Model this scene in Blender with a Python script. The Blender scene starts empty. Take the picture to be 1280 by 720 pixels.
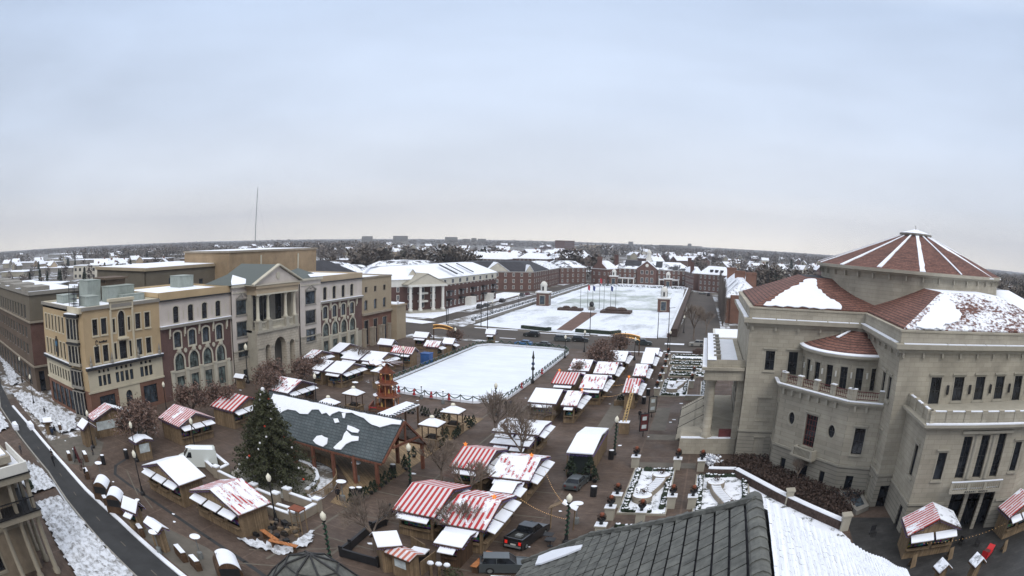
import bpy, bmesh, math, random
from mathutils import Vector, Matrix
C = bpy.context.scene.collection
SC = bpy.context.scene
rnd = random.Random(7)
sin, cos, pi, hyp = math.sin, math.cos, math.pi, math.hypot
# ------------------------------------------------------------------ camera
EYE = 24.0
LF, KA, KB = 872.6, .4907, .01235          # wide security-camera lens, radial polynomial
PT, RO, HD = math.radians(4.017), math.radians(1.186), math.radians(16.41)
cd = bpy.data.cameras.new('camera'); cam = bpy.data.objects.new('camera', cd); C.objects.link(cam); SC.camera = cam
cd.type = 'PANO'; cd.panorama_type = 'FISHEYE_LENS_POLYNOMIAL'; cd.sensor_width = 36; cd.sensor_fit = 'HORIZONTAL'
_k = 1280/36/LF
cd.fisheye_polynomial_k0 = 0; cd.fisheye_polynomial_k1 = -_k; cd.fisheye_polynomial_k2 = 0
cd.fisheye_polynomial_k3 = -KA*_k**3; cd.fisheye_polynomial_k4 = -KB*_k**4; cd.fisheye_fov = pi
cd.clip_start = .1; cd.clip_end = 30000
cam.matrix_world = Matrix.Translation((0, 0, EYE)) @ Matrix.Rotation(HD, 4, 'Z') @ Matrix.Rotation(pi/2-PT, 4, 'X') @ Matrix.Rotation(RO, 4, 'Z')
SC.unit_settings.scale_length = 1.2

def ray(x, y):                              # survey helper: photo pixel (1280 wide) to a world direction
    X = x-640; Y = 360-y; r = hyp(X, Y)+1e-9; u = r/LF; th = u+KA*u**3+KB*u**4
    c = (sin(th)*X/r, sin(th)*Y/r, -cos(th)); cr, sr = cos(RO), sin(RO)
    c = (cr*c[0]-sr*c[1], sr*c[0]+cr*c[1], c[2])
    d = (c[0], -c[2]*cos(PT)+c[1]*sin(PT), c[2]*sin(PT)+c[1]*cos(PT)); ch, sh = cos(HD), sin(HD)
    return (d[0]*ch-d[1]*sh, d[0]*sh+d[1]*ch, d[2])
def G(x, y, z=0):                           # where that pixel meets the level z
    d = ray(x, y); t = (EYE-z)/-d[2]; return (d[0]*t, d[1]*t)
def row(X, Y, Z):
    ch, sh = cos(HD), sin(HD); x = X*ch+Y*sh; y = -X*sh+Y*ch; z = Z-EYE
    F = y*cos(PT)-z*sin(PT); U = y*sin(PT)+z*cos(PT); cr, sr = cos(RO), sin(RO)
    a = cr*x+sr*U; b = -sr*x+cr*U; th = math.atan2(hyp(a, b), F); u = th/1.2
    for _ in range(12): u -= (u+KA*u**3+KB*u**4-th)/(1+3*KA*u*u+4*KB*u**3)
    return 360-u*LF*b/(hyp(a, b)+1e-12)
def ZAT(py, X, Y, hi=60):                   # height at X,Y that shows on photo row py
    lo = -5
    for _ in range(30):
        m = (lo+hi)/2
        if row(X, Y, m) > py: lo = m
        else: hi = m
    return lo
def PL(px, py, p0, n):                      # pixel on a plane
    d = ray(px, py); e = (0, 0, EYE); t = sum((p0[i]-e[i])*n[i] for i in range(3))/sum(d[i]*n[i] for i in range(3))
    return (d[0]*t, d[1]*t, EYE+d[2]*t)

# ------------------------------------------------------------------ world, sun, exposure
W = bpy.data.worlds.new('World'); SC.world = W; W.use_nodes = True
nt = W.node_tree; nt.nodes.clear(); N = nt.nodes.new; L = nt.links.new
SUN_EL, SUN_AZ = math.radians(40), math.radians(146)
sky = N('ShaderNodeTexSky'); sky.sky_type = 'NISHITA'; sky.sun_disc = False; sky.sun_elevation = SUN_EL; sky.sun_rotation = SUN_AZ
tc = N('ShaderNodeTexCoord'); sp = N('ShaderNodeSeparateXYZ'); L(tc.outputs['Generated'], sp.inputs[0])
ramp = N('ShaderNodeValToRGB'); L(sp.outputs['Z'], ramp.inputs[0]); cr = ramp.color_ramp
stops = [(0.0, (10.2, 9.5, 8.4)), (.035, (8.2, 8.0, 7.8)), (.09, (6.5, 6.9, 7.6)), (.2, (5.6, 6.35, 7.6)), (.40, (4.9, 5.9, 7.6)), (.60, (8.2, 8.8, 9.8)), (1., (15.6, 15.7, 15.9))]
MX = 21.
while len(cr.elements) < len(stops): cr.elements.new(.5)
for e, (p, c) in zip(cr.elements, stops): e.position = p; e.color = (c[0]/MX, c[1]/MX, c[2]/MX, 1)
mp = N('ShaderNodeMapping'); mp.inputs['Scale'].default_value = (.9, 1.6, 5.0); mp.inputs['Rotation'].default_value = (0.1, .12, .4); L(tc.outputs['Generated'], mp.inputs[0])
nz = N('ShaderNodeTexNoise'); nz.inputs['Scale'].default_value = 1.7; nz.inputs['Detail'].default_value = 6; nz.inputs['Roughness'].default_value = .5; L(mp.outputs[0], nz.inputs[0])
mr = N('ShaderNodeMapRange'); mr.inputs[1].default_value = .3; mr.inputs[2].default_value = .72; mr.inputs[3].default_value = .90*MX; mr.inputs[4].default_value = 1.09*MX; L(nz.outputs[0], mr.inputs[0])
vm = N('ShaderNodeVectorMath'); vm.operation = 'SCALE'; L(ramp.outputs[0], vm.inputs[0])
dt = N('ShaderNodeVectorMath'); dt.operation = 'DOT_PRODUCT'; dt.inputs[1].default_value = (-.18, .98, 0); L(tc.outputs['Generated'], dt.inputs[0]); dr = N('ShaderNodeMapRange'); dr.inputs[1].default_value = .15; dr.inputs[2].default_value = .95; dr.inputs[3].default_value = .80; dr.inputs[4].default_value = 1.06; L(dt.outputs['Value'], dr.inputs[0]); mm_ = N('ShaderNodeMath'); mm_.operation = 'MULTIPLY'; L(mr.outputs[0], mm_.inputs[0]); L(dr.outputs[0], mm_.inputs[1]); L(mm_.outputs[0], vm.inputs['Scale'])
mx = N('ShaderNodeMix'); mx.data_type = 'RGBA'; mx.inputs[0].default_value = .95; L(sky.outputs[0], mx.inputs[6]); L(vm.outputs[0], mx.inputs[7])
bg = N('ShaderNodeBackground'); bg.inputs[1].default_value = .1; L(mx.outputs[2], bg.inputs[0])
wo = N('ShaderNodeOutputWorld'); L(bg.outputs[0], wo.inputs[0])
sd = bpy.data.lights.new('sun', 'SUN'); sd.energy = 1.15; sd.angle = math.radians(25); sd.color = (1, .96, .9)
so = bpy.data.objects.new('sun', sd); C.objects.link(so)
so.rotation_euler = (pi/2-SUN_EL, 0, pi-SUN_AZ)   # from behind and to the right of the camera
SC.view_settings.view_transform = 'Standard'; SC.view_settings.look = 'None'; SC.view_settings.exposure = 0.36; SC.view_settings.gamma = 1
SC.cycles.max_bounces = 5; SC.cycles.diffuse_bounces = 3; SC.cycles.glossy_bounces = 2; SC.cycles.volume_bounces = 0

# ------------------------------------------------------------------ materials
MATS = {}
class NB:
    def __init__(s, name, rough=.8, coord='P'):
        m = bpy.data.materials.new(name); m.use_nodes = True; s.m = m; s.t = m.node_tree; s.b = s.t.nodes['Principled BSDF']; s.b.inputs['Roughness'].default_value = rough
        s.b.inputs['Specular IOR Level'].default_value = .3
        if coord == 'P': s.co = s.n('ShaderNodeNewGeometry').outputs['Position']
        else: s.co = s.n('ShaderNodeTexCoord').outputs['Object']
        MATS[name] = m
    def n(s, k, **kw):
        q = s.t.nodes.new(k)
        for a, v in kw.items(): setattr(q, a, v)
        return q
    def l(s, a, b): s.t.links.new(a, b)
    def setin(s, q, i, v):
        if hasattr(v, 'links') or hasattr(v, 'is_linked'): s.l(v, q.inputs[i])
        else: q.inputs[i].default_value = v
    def noise(s, scale, detail=4, rough=.6, vec=None, stretch=None):
        v = vec or s.co
        if stretch: mp = s.n('ShaderNodeMapping'); mp.inputs['Scale'].default_value = stretch; s.l(v, mp.inputs[0]); v = mp.outputs[0]
        q = s.n('ShaderNodeTexNoise'); q.inputs['Scale'].default_value = scale; q.inputs['Detail'].default_value = detail; q.inputs['Roughness'].default_value = rough; s.l(v, q.inputs[0]); return q.outputs[0]
    def rng(s, x, a, b, c=0., d=1.):
        q = s.n('ShaderNodeMapRange'); s.l(x, q.inputs[0])
        for i, v in zip((1, 2, 3, 4), (a, b, c, d)): q.inputs[i].default_value = v
        return q.outputs[0]
    def math(s, op, a, b=0.): q = s.n('ShaderNodeMath', operation=op); s.setin(q, 0, a); s.setin(q, 1, b); return q.outputs[0]
    def mix(s, f, a, b):
        q = s.n('ShaderNodeMix', data_type='RGBA'); s.setin(q, 0, f)
        for i, v in ((6, a), (7, b)):
            if isinstance(v, tuple): q.inputs[i].default_value = (*v[:3], 1)
            else: s.l(v, q.inputs[i])
        return q.outputs[2]
    def mul(s, c, f): q = s.n('ShaderNodeVectorMath', operation='SCALE'); s.setv(q, 0, c); s.setin(q, 'Scale', f); return q.outputs[0]
    def setv(s, q, i, c):
        if isinstance(c, tuple): q.inputs[i].default_value = c[:3]
        else: s.l(c, q.inputs[i])
    def col(s, c):
        if isinstance(c, tuple): s.b.inputs['Base Color'].default_value = (*c[:3], 1)
        else: s.l(c, s.b.inputs['Base Color'])
    def bump(s, h, dist=.05, st=.5):
        q = s.n('ShaderNodeBump'); q.inputs['Distance'].default_value = dist; q.inputs['Strength'].default_value = st; s.l(h, q.inputs['Height']); s.l(q.outputs[0], s.b.inputs['Normal'])
    def wall(s):                            # (x+y, z) so that courses run along either wall direction
        a = s.n('ShaderNodeSeparateXYZ'); s.l(s.co, a.inputs[0]); b = s.n('ShaderNodeCombineXYZ'); s.l(s.math('ADD', a.outputs[0], a.outputs[1]), b.inputs[0]); s.l(a.outputs[2], b.inputs[1]); return b.outputs[0]
    def brick(s, c1, c2, mo, w, h, ms, vec=None, sc=1.):
        q = s.n('ShaderNodeTexBrick'); s.l(vec or s.co, q.inputs[0])
        for i, c in ((1, c1), (2, c2), (3, mo)): q.inputs[i].default_value = (*c, 1)
        q.inputs['Scale'].default_value = sc; q.inputs['Mortar Size'].default_value = ms; q.inputs['Brick Width'].default_value = w; q.inputs['Row Height'].default_value = h; q.inputs['Bias'].default_value = 0; q.inputs['Mortar Smooth'].default_value = .3
        return q
def simple(name, c, rough=.8, amt=.25, sc=1.5, metal=0, coord='P', bump=0, spec=.3):
    b = NB(name, rough, coord); f = b.rng(b.noise(sc, 5), .25, .75, 1-amt, 1+amt); b.col(b.mul(c, f)); b.b.inputs['Metallic'].default_value = metal; b.b.inputs['Specular IOR Level'].default_value = spec
    if bump: b.bump(b.noise(sc*6, 3), bump, .6)
    return b.m
def M(n): return MATS[n]
SNOW = (.80, .83, .90)
def snowmix(name, base, thr, scale=1., soft=.05, rough=.85, stretch=None, snow=SNOW, coord='P', fine=.35):
    """base colour showing through a thin snow cover; thr = share left bare"""
    b = NB(name, rough, coord); n1 = b.noise(scale, 6, .62, stretch=stretch); n2 = b.noise(scale*9, 3, .6)
    m = b.math('ADD', n1, b.rng(n2, .3, .7, -.06*fine*3, .06*fine*3)); f = b.rng(m, thr-soft, thr+soft)
    bc = base(b) if callable(base) else b.mul(base, b.rng(b.noise(scale*4, 4), .3, .7, .75, 1.25))
    sn = b.mul(snow, b.rng(b.noise(scale*.6+.2, 4), .3, .7, .93, 1.04)); b.col(b.mix(f, bc, sn)); b.bump(f, .04, .5); return b.m
b = NB('snow', .7); b.col(b.mul(SNOW, b.rng(b.noise(.6, 6), .25, .75, .93, 1.05))); b.bump(b.noise(3, 5), .05, .4)
b = NB('ice_surface', .45); b.col(b.mul((.74, .79, .86), b.rng(b.noise(.16, 8, .72, stretch=(1, 2.2, 1)), .3, .7, .88, 1.07))); b.bump(b.noise(4, 5), .01, .3)
b = NB('brick_paving', .85); q = b.brick((.080, .055, .043), (.104, .074, .058), (.062, .049, .041), .42, .21, .012)
pat = b.rng(b.noise(.07, 6, .65), .3, .7, .72, 1.30); wet = b.rng(b.noise(.6, 7, .75), .35, .68, .74, 1.2); q2 = b.brick((0, 0, 0), (0, 0, 0), (1, 1, 1), 6.1, 6.1, .10); q2.offset = 0; grid = b.rng(q2.outputs[1], 0, 1, 1, 1.35); b.col(b.mul(b.mul(b.mul(q.outputs[0], pat), wet), grid)); b.l(b.rng(b.noise(.2, 4), .35, .65, .6, .95), b.b.inputs['Roughness']); b.bump(b.noise(8, 3), .01, .3)
b = NB('red_brick_paving', .85); q = b.brick((.12, .070, .052), (.15, .085, .065), (.08, .06, .05), .42, .21, .012); b.col(b.mul(q.outputs[0], b.rng(b.noise(.25, 6, .7), .3, .7, .75, 1.25))); b.bump(b.noise(8, 3), .01, .3)
b = NB('dark_wet_paving', .5); q = b.brick((.030, .030, .031), (.046, .045, .045), (.02, .02, .02), .9, .45, .02); b.col(b.mul(q.outputs[0], b.rng(b.noise(.35, 6, .7), .3, .7, .65, 1.3)))
simple('light_paving', (.12, .108, .092), .85, .25, .8); simple('asphalt_dark', (.034, .035, .037), .8, .3, .5, bump=.01); simple('asphalt', (.066, .055, .047), .85, .3, .12, bump=.01)
simple('pale_band', (.125, .11, .09), .85, .2, 1.); simple('concrete', (.27, .26, .24), .8, .25, .9); simple('gravel', (.30, .29, .26), .9, .35, 3., bump=.05)
def snowish(b): return b.mul((.10, .085, .07), b.rng(b.noise(.05, 4), .3, .7, .6, 1.4))
snowmix('terrain_cover', snowish, .56, .03, .03, snow=(.55, .58, .63)); snowmix('snowy_grass', (.10, .11, .06), .33, .55, .05); snowmix('snowy_shrubs', (.16, .155, .15), .43, 1.7, .12, snow=(.66, .69, .75))
snowmix('park_lawn', (.33, .37, .35), .50, .05, .10, stretch=(1, .6, 1), snow=(.70, .74, .80)); snowmix('slushy_pavement', (.13, .115, .10), .50, .30, .06, snow=(.66, .69, .75)); snowmix('snowy_hedge', (.035, .04, .03), .50, 1.4, .04); snowmix('patchy_path', (.15, .125, .10), .56, .5, .05)
snowmix('snow_lawn', (.36, .39, .43), .40, .12, .10, stretch=(1, .35, 1), snow=(.72, .76, .83))
for nm, c in dict(mustard_stucco=(.42, .315, .19), cream_stucco=(.50, .45, .34), pink_stucco=(.50, .45, .41), tan_stucco=(.40, .32, .225), grey_brown_stucco=(.145, .125, .095), beige_stucco=(.30, .275, .215), white_stucco=(.5, .47, .4), hotel_tan=(.33, .27, .19)).items(): simple(nm, c, .85, .12, .35)
def brickwall(name, c1, c2, mo=None, w=.25, h=.085, ms=.012):
    b = NB(name, .85); q = b.brick(c1, c2, mo or tuple(x*1.25 for x in c1), w, h, ms, b.wall()); b.col(b.mul(q.outputs[0], b.rng(b.noise(.4, 5), .3, .7, .82, 1.16))); return b
brickwall('plum_brick', (.10, .060, .054), (.13, .078, .068)); brickwall('red_brick', (.15, .078, .055), (.185, .10, .072)); brickwall('dark_brick', (.072, .038, .032), (.095, .052, .045)); brickwall('orange_tan_brick', (.26, .19, .12), (.31, .225, .14)); brickwall('maroon_brick', (.105, .058, .048), (.135, .078, .063))
brickwall('brown_brick', (.10, .075, .055), (.125, .09, .07))
b = brickwall('limestone', (.325, .295, .238), (.37, .338, .275), (.275, .25, .203), 1.1, .46, .022); brickwall('rusticated_limestone', (.295, .272, .225), (.31, .285, .236), (.17, .155, .13), 9., .46, .035); brickwall('portal_stone', (.40, .355, .29), (.43, .385, .315), (.2, .18, .15), 1., .45, .02)
simple('stone_trim', (.34, .315, .26), .8, .12, .8); simple('pale_trim', (.47, .44, .36), .8, .12, .8); simple('white_paint', (.62, .61, .57), .6, .08, .8); simple('grey_trim', (.24, .225, .2), .8, .12, .8)
for nm, c, r in (('glass_dark', (.012, .014, .018), .12), ('glass_blue', (.03, .04, .05), .1), ('glass_pale', (.08, .10, .095), .15)):
    b = NB(nm, r); n = b.noise(.9, 2); b.col(b.mul(c, b.rng(n, .35, .65, .4, 2.2))); b.b.inputs['Specular IOR Level'].default_value = .5  # noise paints uneven reflections into the glass colour
simple('black_metal', (.018, .018, .02), .45, .2); simple('dark_frame', (.03, .03, .032), .5, .1); simple('iron_red', (.11, .03, .03), .6, .2); simple('grey_metal', (.16, .17, .17), .5, .2); simple('galvanised', (.35, .38, .38), .45, .15)
b = NB('pale_green_metal', .6); b.col(b.mul((.27, .30, .275), b.rng(b.noise(.6, 4), .3, .7, .85, 1.15))); b = NB('green_copper', .55); w = b.n('ShaderNodeTexWave'); w.inputs['Scale'].default_value = .8; w.bands_direction = 'Y'; b.l(b.co, w.inputs[0]); b.col(b.mul((.085, .10, .093), b.rng(w.outputs[1], .0, .25, .65, 1.05)))
def planks(name, c, w=.16, vertical=True):
    b = NB(name, .8, 'O'); a = b.n('ShaderNodeSeparateXYZ'); b.l(b.co, a.inputs[0]); u = b.math('ADD', a.outputs[0], a.outputs[1]) if vertical else a.outputs[2]
    s = b.math('DIVIDE', u, w); fr = b.math('FRACT', s); fl = b.math('FLOOR', s); wn = b.n('ShaderNodeTexWhiteNoise', noise_dimensions='1D'); b.l(fl, wn.inputs['W'])
    c0 = b.mul(c, b.rng(wn.outputs[0], 0, 1, .75, 1.2)); c0 = b.mul(c0, b.rng(b.noise(2.2, 5), .3, .7, .8, 1.2)); b.col(b.mix(b.math('LESS_THAN', fr, .09), c0, tuple(x*.35 for x in c))); return b
planks('hut_wood', (.205, .145, .088)); planks('dark_wood', (.085, .05, .03)); planks('reddish_wood', (.17, .07, .045)); planks('orange_wood', (.40, .16, .06), .12); planks('deck_boards', (.235, .165, .095), .5); planks('blond_wood', (.55, .40, .20), .2)
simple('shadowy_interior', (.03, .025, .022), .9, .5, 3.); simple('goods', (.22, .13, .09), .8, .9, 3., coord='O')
b = NB('wares', .7, 'O'); v = b.n('ShaderNodeTexVoronoi'); v.inputs['Scale'].default_value = 4.5; b.l(b.co, v.inputs[0]); b.col(b.mul(v.outputs['Color'], .28))
b = NB('roof_tiles_clay', .8); q = b.brick((.13, .058, .044), (.20, .092, .07), (.055, .03, .026), .6, .17, .03, b.wall()); b.col(b.mul(b.mul(q.outputs[0], b.rng(b.noise(.35, 5), .3, .7, .8, 1.2)), b.rng(b.noise(3.2, 3, .7), .35, .65, .6, 1.45)))
def claysnow(b0, thr):
    def base(b): return b.brick((.13, .058, .044), (.20, .092, .07), (.055, .03, .026), .6, .17, .03, b.wall()).outputs[0]
    return base
snowmix('clay_roof_thin_snow', claysnow(None, 0), .49, .22, .12, fine=1.3, stretch=(1, 1, 2.5))
b = NB('slate', .6); b.col(b.mul((.10, .102, .092), b.rng(b.noise(2.6, 5, .7), .32, .68, .5, 1.45))); b.b.inputs['Specular IOR Level'].default_value = .4
b = NB('blue_slate', .7); q = b.brick((.062, .078, .086), (.085, .10, .108), (.035, .045, .05), .45, .24, .03, b.wall()); b.col(b.mul(q.outputs[0], b.rng(b.noise(.7, 5), .3, .7, .8, 1.2)))
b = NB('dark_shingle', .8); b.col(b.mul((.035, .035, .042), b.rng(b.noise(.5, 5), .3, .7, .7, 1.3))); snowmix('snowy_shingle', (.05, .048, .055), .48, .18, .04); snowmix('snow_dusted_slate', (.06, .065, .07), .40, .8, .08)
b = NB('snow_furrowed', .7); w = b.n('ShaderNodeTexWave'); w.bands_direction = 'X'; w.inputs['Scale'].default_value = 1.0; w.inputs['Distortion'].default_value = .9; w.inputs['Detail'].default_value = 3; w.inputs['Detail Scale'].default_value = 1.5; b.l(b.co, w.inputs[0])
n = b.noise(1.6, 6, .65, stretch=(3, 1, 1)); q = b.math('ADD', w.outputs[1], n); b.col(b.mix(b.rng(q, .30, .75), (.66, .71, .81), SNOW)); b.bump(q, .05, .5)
def stripes(name, thr, per=.46, red=(.40, .035, .04)):
    b = NB(name, .75, 'O'); a = b.n('ShaderNodeSeparateXYZ'); b.l(b.co, a.inputs[0]); fr = b.math('FRACT', b.math('DIVIDE', a.outputs[0], per)); base = b.mix(b.math('LESS_THAN', fr, .48), (.62, .58, .60), red)
    oi = b.n('ShaderNodeObjectInfo'); ad = b.n('ShaderNodeVectorMath', operation='SCALE'); ad.inputs[0].default_value = (31, 17, 5); b.l(oi.outputs['Random'], ad.inputs['Scale']); av = b.n('ShaderNodeVectorMath', operation='ADD'); b.l(b.co, av.inputs[0]); b.l(ad.outputs[0], av.inputs[1])
    n1 = b.noise(.75, 6, .65, vec=av.outputs[0], stretch=(1.8, .7, .7)); n2 = b.noise(7, 3, .6, vec=av.outputs[0]); f = b.rng(b.math('ADD', n1, b.rng(n2, .3, .7, -.05, .05)), thr-.03, thr+.03); b.col(b.mix(f, base, SNOW)); b.bump(f, .05, .4); return b.m
stripes('striped_roof_bare', .72); stripes('striped_roof_wide', .66, per=.72); stripes('striped_roof_half_snowed', .56); stripes('striped_roof_mostly_snowed', .455); stripes('striped_roof_pale', .60, red=(.42, .13, .09))
simple('snowy_roof', SNOW, .7, .04, 1.2, coord='O', bump=.03); simple('tree_bark', (.10, .085, .073), .9, .3, 2.); simple('pale_twigs', (.17, .135, .11), .9, .3, 2.); simple('grey_twigs', (.17, .145, .128), .9, .35, .3)
b = NB('dead_leaves', .85); b.col(b.mix(b.rng(b.noise(9., 2), .66, .70), b.mul((.13, .083, .066), b.rng(b.noise(2.5, 3), .3, .7, .5, 1.7)), (.6, .6, .62))); b = NB('conifer_needles', .8); b.col(b.mul((.044, .048, .024), b.rng(b.noise(1.6, 4), .3, .7, .45, 1.7))); b = NB('dark_evergreen', .85); b.col(b.mul((.02, .03, .018), b.rng(b.noise(2., 3), .3, .7, .6, 1.6)))
b = NB('winter_wood', .95); b.col(b.mix(b.rng(b.noise(.012, 5), .42, .6), (.10, .082, .068), (.13, .112, .095))); b = NB('winter_wood_dark', .95); b.col(b.mul((.05, .052, .04), b.rng(b.noise(.03, 4), .3, .7, .6, 1.5)))
b = NB('brown_hedge', .9); b.col(b.mul((.062, .042, .035), b.rng(b.noise(3., 5, .7), .3, .7, .4, 1.8)))
simple('yellow_paint', (.50, .33, .10), .6, .15); simple('lamp_globe', (.75, .72, .6), .3, .05); simple('rubber', (.015, .015, .015), .8, .2); simple('red_bow', (.30, .025, .03), .6, .2); simple('garland_green', (.02, .05, .03), .8, .4); simple('blue_tarp', (.03, .09, .26), .6, .2); simple('red_plastic', (.5, .02, .025), .4, .15)
simple('brown_stone', (.21, .17, .125), .85, .2, 1.2); simple('aged_trim', (.26, .23, .18), .85, .15, 1.); simple('skin', (.45, .28, .2), .6, .05); simple('black_coat', (.016, .016, .02), .8, .3); simple('navy_coat', (.03, .05, .10), .8, .3); simple('blue_coat', (.05, .17, .30), .8, .2); simple('grey_coat', (.10, .10, .11), .8, .3); simple('brown_hair', (.04, .025, .015), .8, .2)
simple('heater_steel', (.55, .55, .52), .35, .1, metal=.3); simple('pine_red', (.20, .06, .03), .6, .2); simple('poster_white', (.5, .55, .56), .6, .35, 1.6, coord='O'); simple('tan_stone', (.28, .24, .19), .85, .2, 1.)
for nm, c in dict(car_black=(.014, .015, .017), car_grey=(.06, .07, .075), car_blue=(.04, .14, .32), car_silver=(.30, .29, .27), van_white=(.62, .66, .64), car_dark_green=(.03, .04, .04)).items():
    b = NB(nm, .3); b.col(c); b.b.inputs['Coat Weight'].default_value = .5; b.b.inputs['Specular IOR Level'].default_value = .5
b = NB('tail_light', .3); b.col((.5, .01, .01)); b.b.inputs['Emission Color'].default_value = (1, .05, .03, 1); b.b.inputs['Emission Strength'].default_value = .3
b = NB('warm_bulb', .4); b.col((.9, .6, .3)); b.b.inputs['Emission Color'].default_value = (1, .55, .2, 1); b.b.inputs['Emission Strength'].default_value = .7
b = NB('star_glow', .4); b.col((.8, .25, .05)); b.b.inputs['Emission Color'].default_value = (1, .3, .06, 1); b.b.inputs['Emission Strength'].default_value = .35
b = NB('violet_bulbs', .4); b.col((.16, .12, .32))
b = NB('ornament_white', .2); b.col((.75, .75, .78)); b = NB('ornament_red', .2); b.col((.55, .06, .03)); b = NB('flag_red', .8); b.col((.4, .05, .06)); b = NB('flag_blue', .8); b.col((.05, .07, .2))

# ------------------------------------------------------------------ mesh helpers
def ident(u, n, z): return (u, n, z)
def frame(ox, oy, dx, dy):                  # u along (dx,dy), n outward to its right
    l = hyp(dx, dy); dx /= l; dy /= l
    return lambda u, n, z: (ox+u*dx+n*dy, oy+u*dy-n*dx, z)
class MB:
    def __init__(s, T=ident): s.v = []; s.f = []; s.mi = []; s.T = T
    def p(s, pts, mi=0):
        i = len(s.v); s.v += [s.T(*q) for q in pts]; s.f.append(tuple(range(i, i+len(pts)))); s.mi.append(mi); return s
    def box(s, a0, b0, c0, a1, b1, c1, mi=0):
        P = [(a, b, c) for c in (c0, c1) for b in (b0, b1) for a in (a0, a1)]; i = len(s.v); s.v += [s.T(*q) for q in P]
        for f in ((0, 2, 3, 1), (4, 5, 7, 6), (0, 1, 5, 4), (2, 6, 7, 3), (0, 4, 6, 2), (1, 3, 7, 5)): s.f.append(tuple(i+k for k in f)); s.mi.append(mi)
        return s
    def prism(s, poly, z0, z1, mi=0, mtop=None, cap=True):
        n = len(poly); i = len(s.v); fz = (lambda z, k: z[k] if isinstance(z, (list, tuple)) else z)
        s.v += [s.T(q[0], q[1], fz(z0, k)) for k, q in enumerate(poly)]+[s.T(q[0], q[1], fz(z1, k)) for k, q in enumerate(poly)]
        for k in range(n): j = (k+1) % n; s.f.append((i+k, i+j, i+n+j, i+n+k)); s.mi.append(mi)
        if cap: s.f.append(tuple(i+n+k for k in range(n))); s.mi.append(mi if mtop is None else mtop); s.f.append(tuple(i+k for k in reversed(range(n)))); s.mi.append(mi)
        return s
    def slab(s, pts, t, mi=0, up=(0, 0, 1)):  # 3D polygon thickened along up
        n = len(pts); i = len(s.v); s.v += [s.T(*q) for q in pts]+[s.T(q[0]+up[0]*t, q[1]+up[1]*t, q[2]+up[2]*t) for q in pts]
        for k in range(n): j = (k+1) % n; s.f.append((i+k, i+j, i+n+j, i+n+k)); s.mi.append(mi)
        s.f.append(tuple(i+n+k for k in range(n))); s.mi.append(mi); s.f.append(tuple(i+k for k in reversed(range(n)))); s.mi.append(mi); return s
    def tube(s, a, b, r0, r1=None, n=6, mi=0, cap=True):
        r1 = r0 if r1 is None else r1; a = Vector(s.T(*a)); b = Vector(s.T(*b)); d = (b-a)
        if d.length < 1e-6: return s
        d.normalize(); x = d.orthogonal().normalized(); y = d.cross(x); i = len(s.v)
        for c, r in ((a, r0), (b, r1)):
            for k in range(n): t = 2*pi*k/n; s.v.append(tuple(c+x*(r*cos(t))+y*(r*sin(t))))
        for k in range(n): j = (k+1) % n; s.f.append((i+k, i+j, i+n+j, i+n+k)); s.mi.append(mi)
        if cap: s.f.append(tuple(i+n+k for k in range(n))); s.mi.append(mi); s.f.append(tuple(i+k for k in reversed(range(n)))); s.mi.append(mi)
        return s
    def lathe(s, prof, n=12, c=(0, 0), mi=0, a0=0., a1=2*pi):
        full = abs(a1-a0-2*pi) < 1e-6; m = n if full else n+1; i = len(s.v)
        for r, z in prof:
            for k in range(m): t = a0+(a1-a0)*k/n; s.v.append(s.T(c[0]+r*cos(t), c[1]+r*sin(t), z))
        for q in range(len(prof)-1):
            for k in range(n): j = (k+1) % m; s.f.append((i+q*m+k, i+q*m+j, i+(q+1)*m+j, i+(q+1)*m+k)); s.mi.append(mi)
        return s
    def ball(s, c, r, n=8, mi=0, sz=1.):
        return s.lathe([(r*sin(pi*k/(n//2)) if 0 < k < n//2 else .001, c[2]-r*sz*cos(pi*k/(n//2))) for k in range(n//2+1)], n, (c[0], c[1]), mi)
    def leaf(s, c, r, mi=0):                # one small tilted leaf / twig clump
        a = [Vector((rnd.gauss(0, 1), rnd.gauss(0, 1), rnd.gauss(0, .8))).normalized()*r for _ in range(2)]; c = Vector(c)
        i = len(s.v); s.v += [s.T(*(c+a[0])), s.T(*(c+a[1])), s.T(*(c-a[0]*.6-a[1]*.5))]; s.f.append((i, i+1, i+2)); s.mi.append(mi)
    def build(s, name, mats, parent=None, smooth=False, bevel=0):
        if not isinstance(mats, (list, tuple)): mats = [mats]
        off = Vector((0, 0, 0)); q = parent
        while q is not None and q.parent is not None: q = q.parent
        if q is not None and not q.get('_local'): off = q.location.copy()
        me = bpy.data.meshes.new(name); me.from_pydata([tuple(Vector(v)-off) for v in s.v], [], s.f)
        for m in mats: me.materials.append(MATS[m])
        if len(mats) > 1: me.polygons.foreach_set('material_index', s.mi)
        bm = bmesh.new(); bm.from_mesh(me)
        if bevel or smooth: bmesh.ops.remove_doubles(bm, verts=bm.verts, dist=1e-4)
        if bevel: bmesh.ops.bevel(bm, geom=[e for e in bm.edges], offset=bevel, segments=2, affect='EDGES', clamp_overlap=True)
        if len(s.f) < 4000: bmesh.ops.recalc_face_normals(bm, faces=bm.faces)
        bm.to_mesh(me); bm.free()
        if smooth: me.polygons.foreach_set('use_smooth', [True]*len(me.polygons))
        me.update(); o = bpy.data.objects.new(name, me); C.objects.link(o)
        if parent is not None: o.parent = parent
        return o
def tag(o, label=None, cat=None, group=None, kind=None):
    for k, v in (('label', label), ('category', cat), ('group', group), ('kind', kind)):
        if v: o[k] = v
    return o
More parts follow.
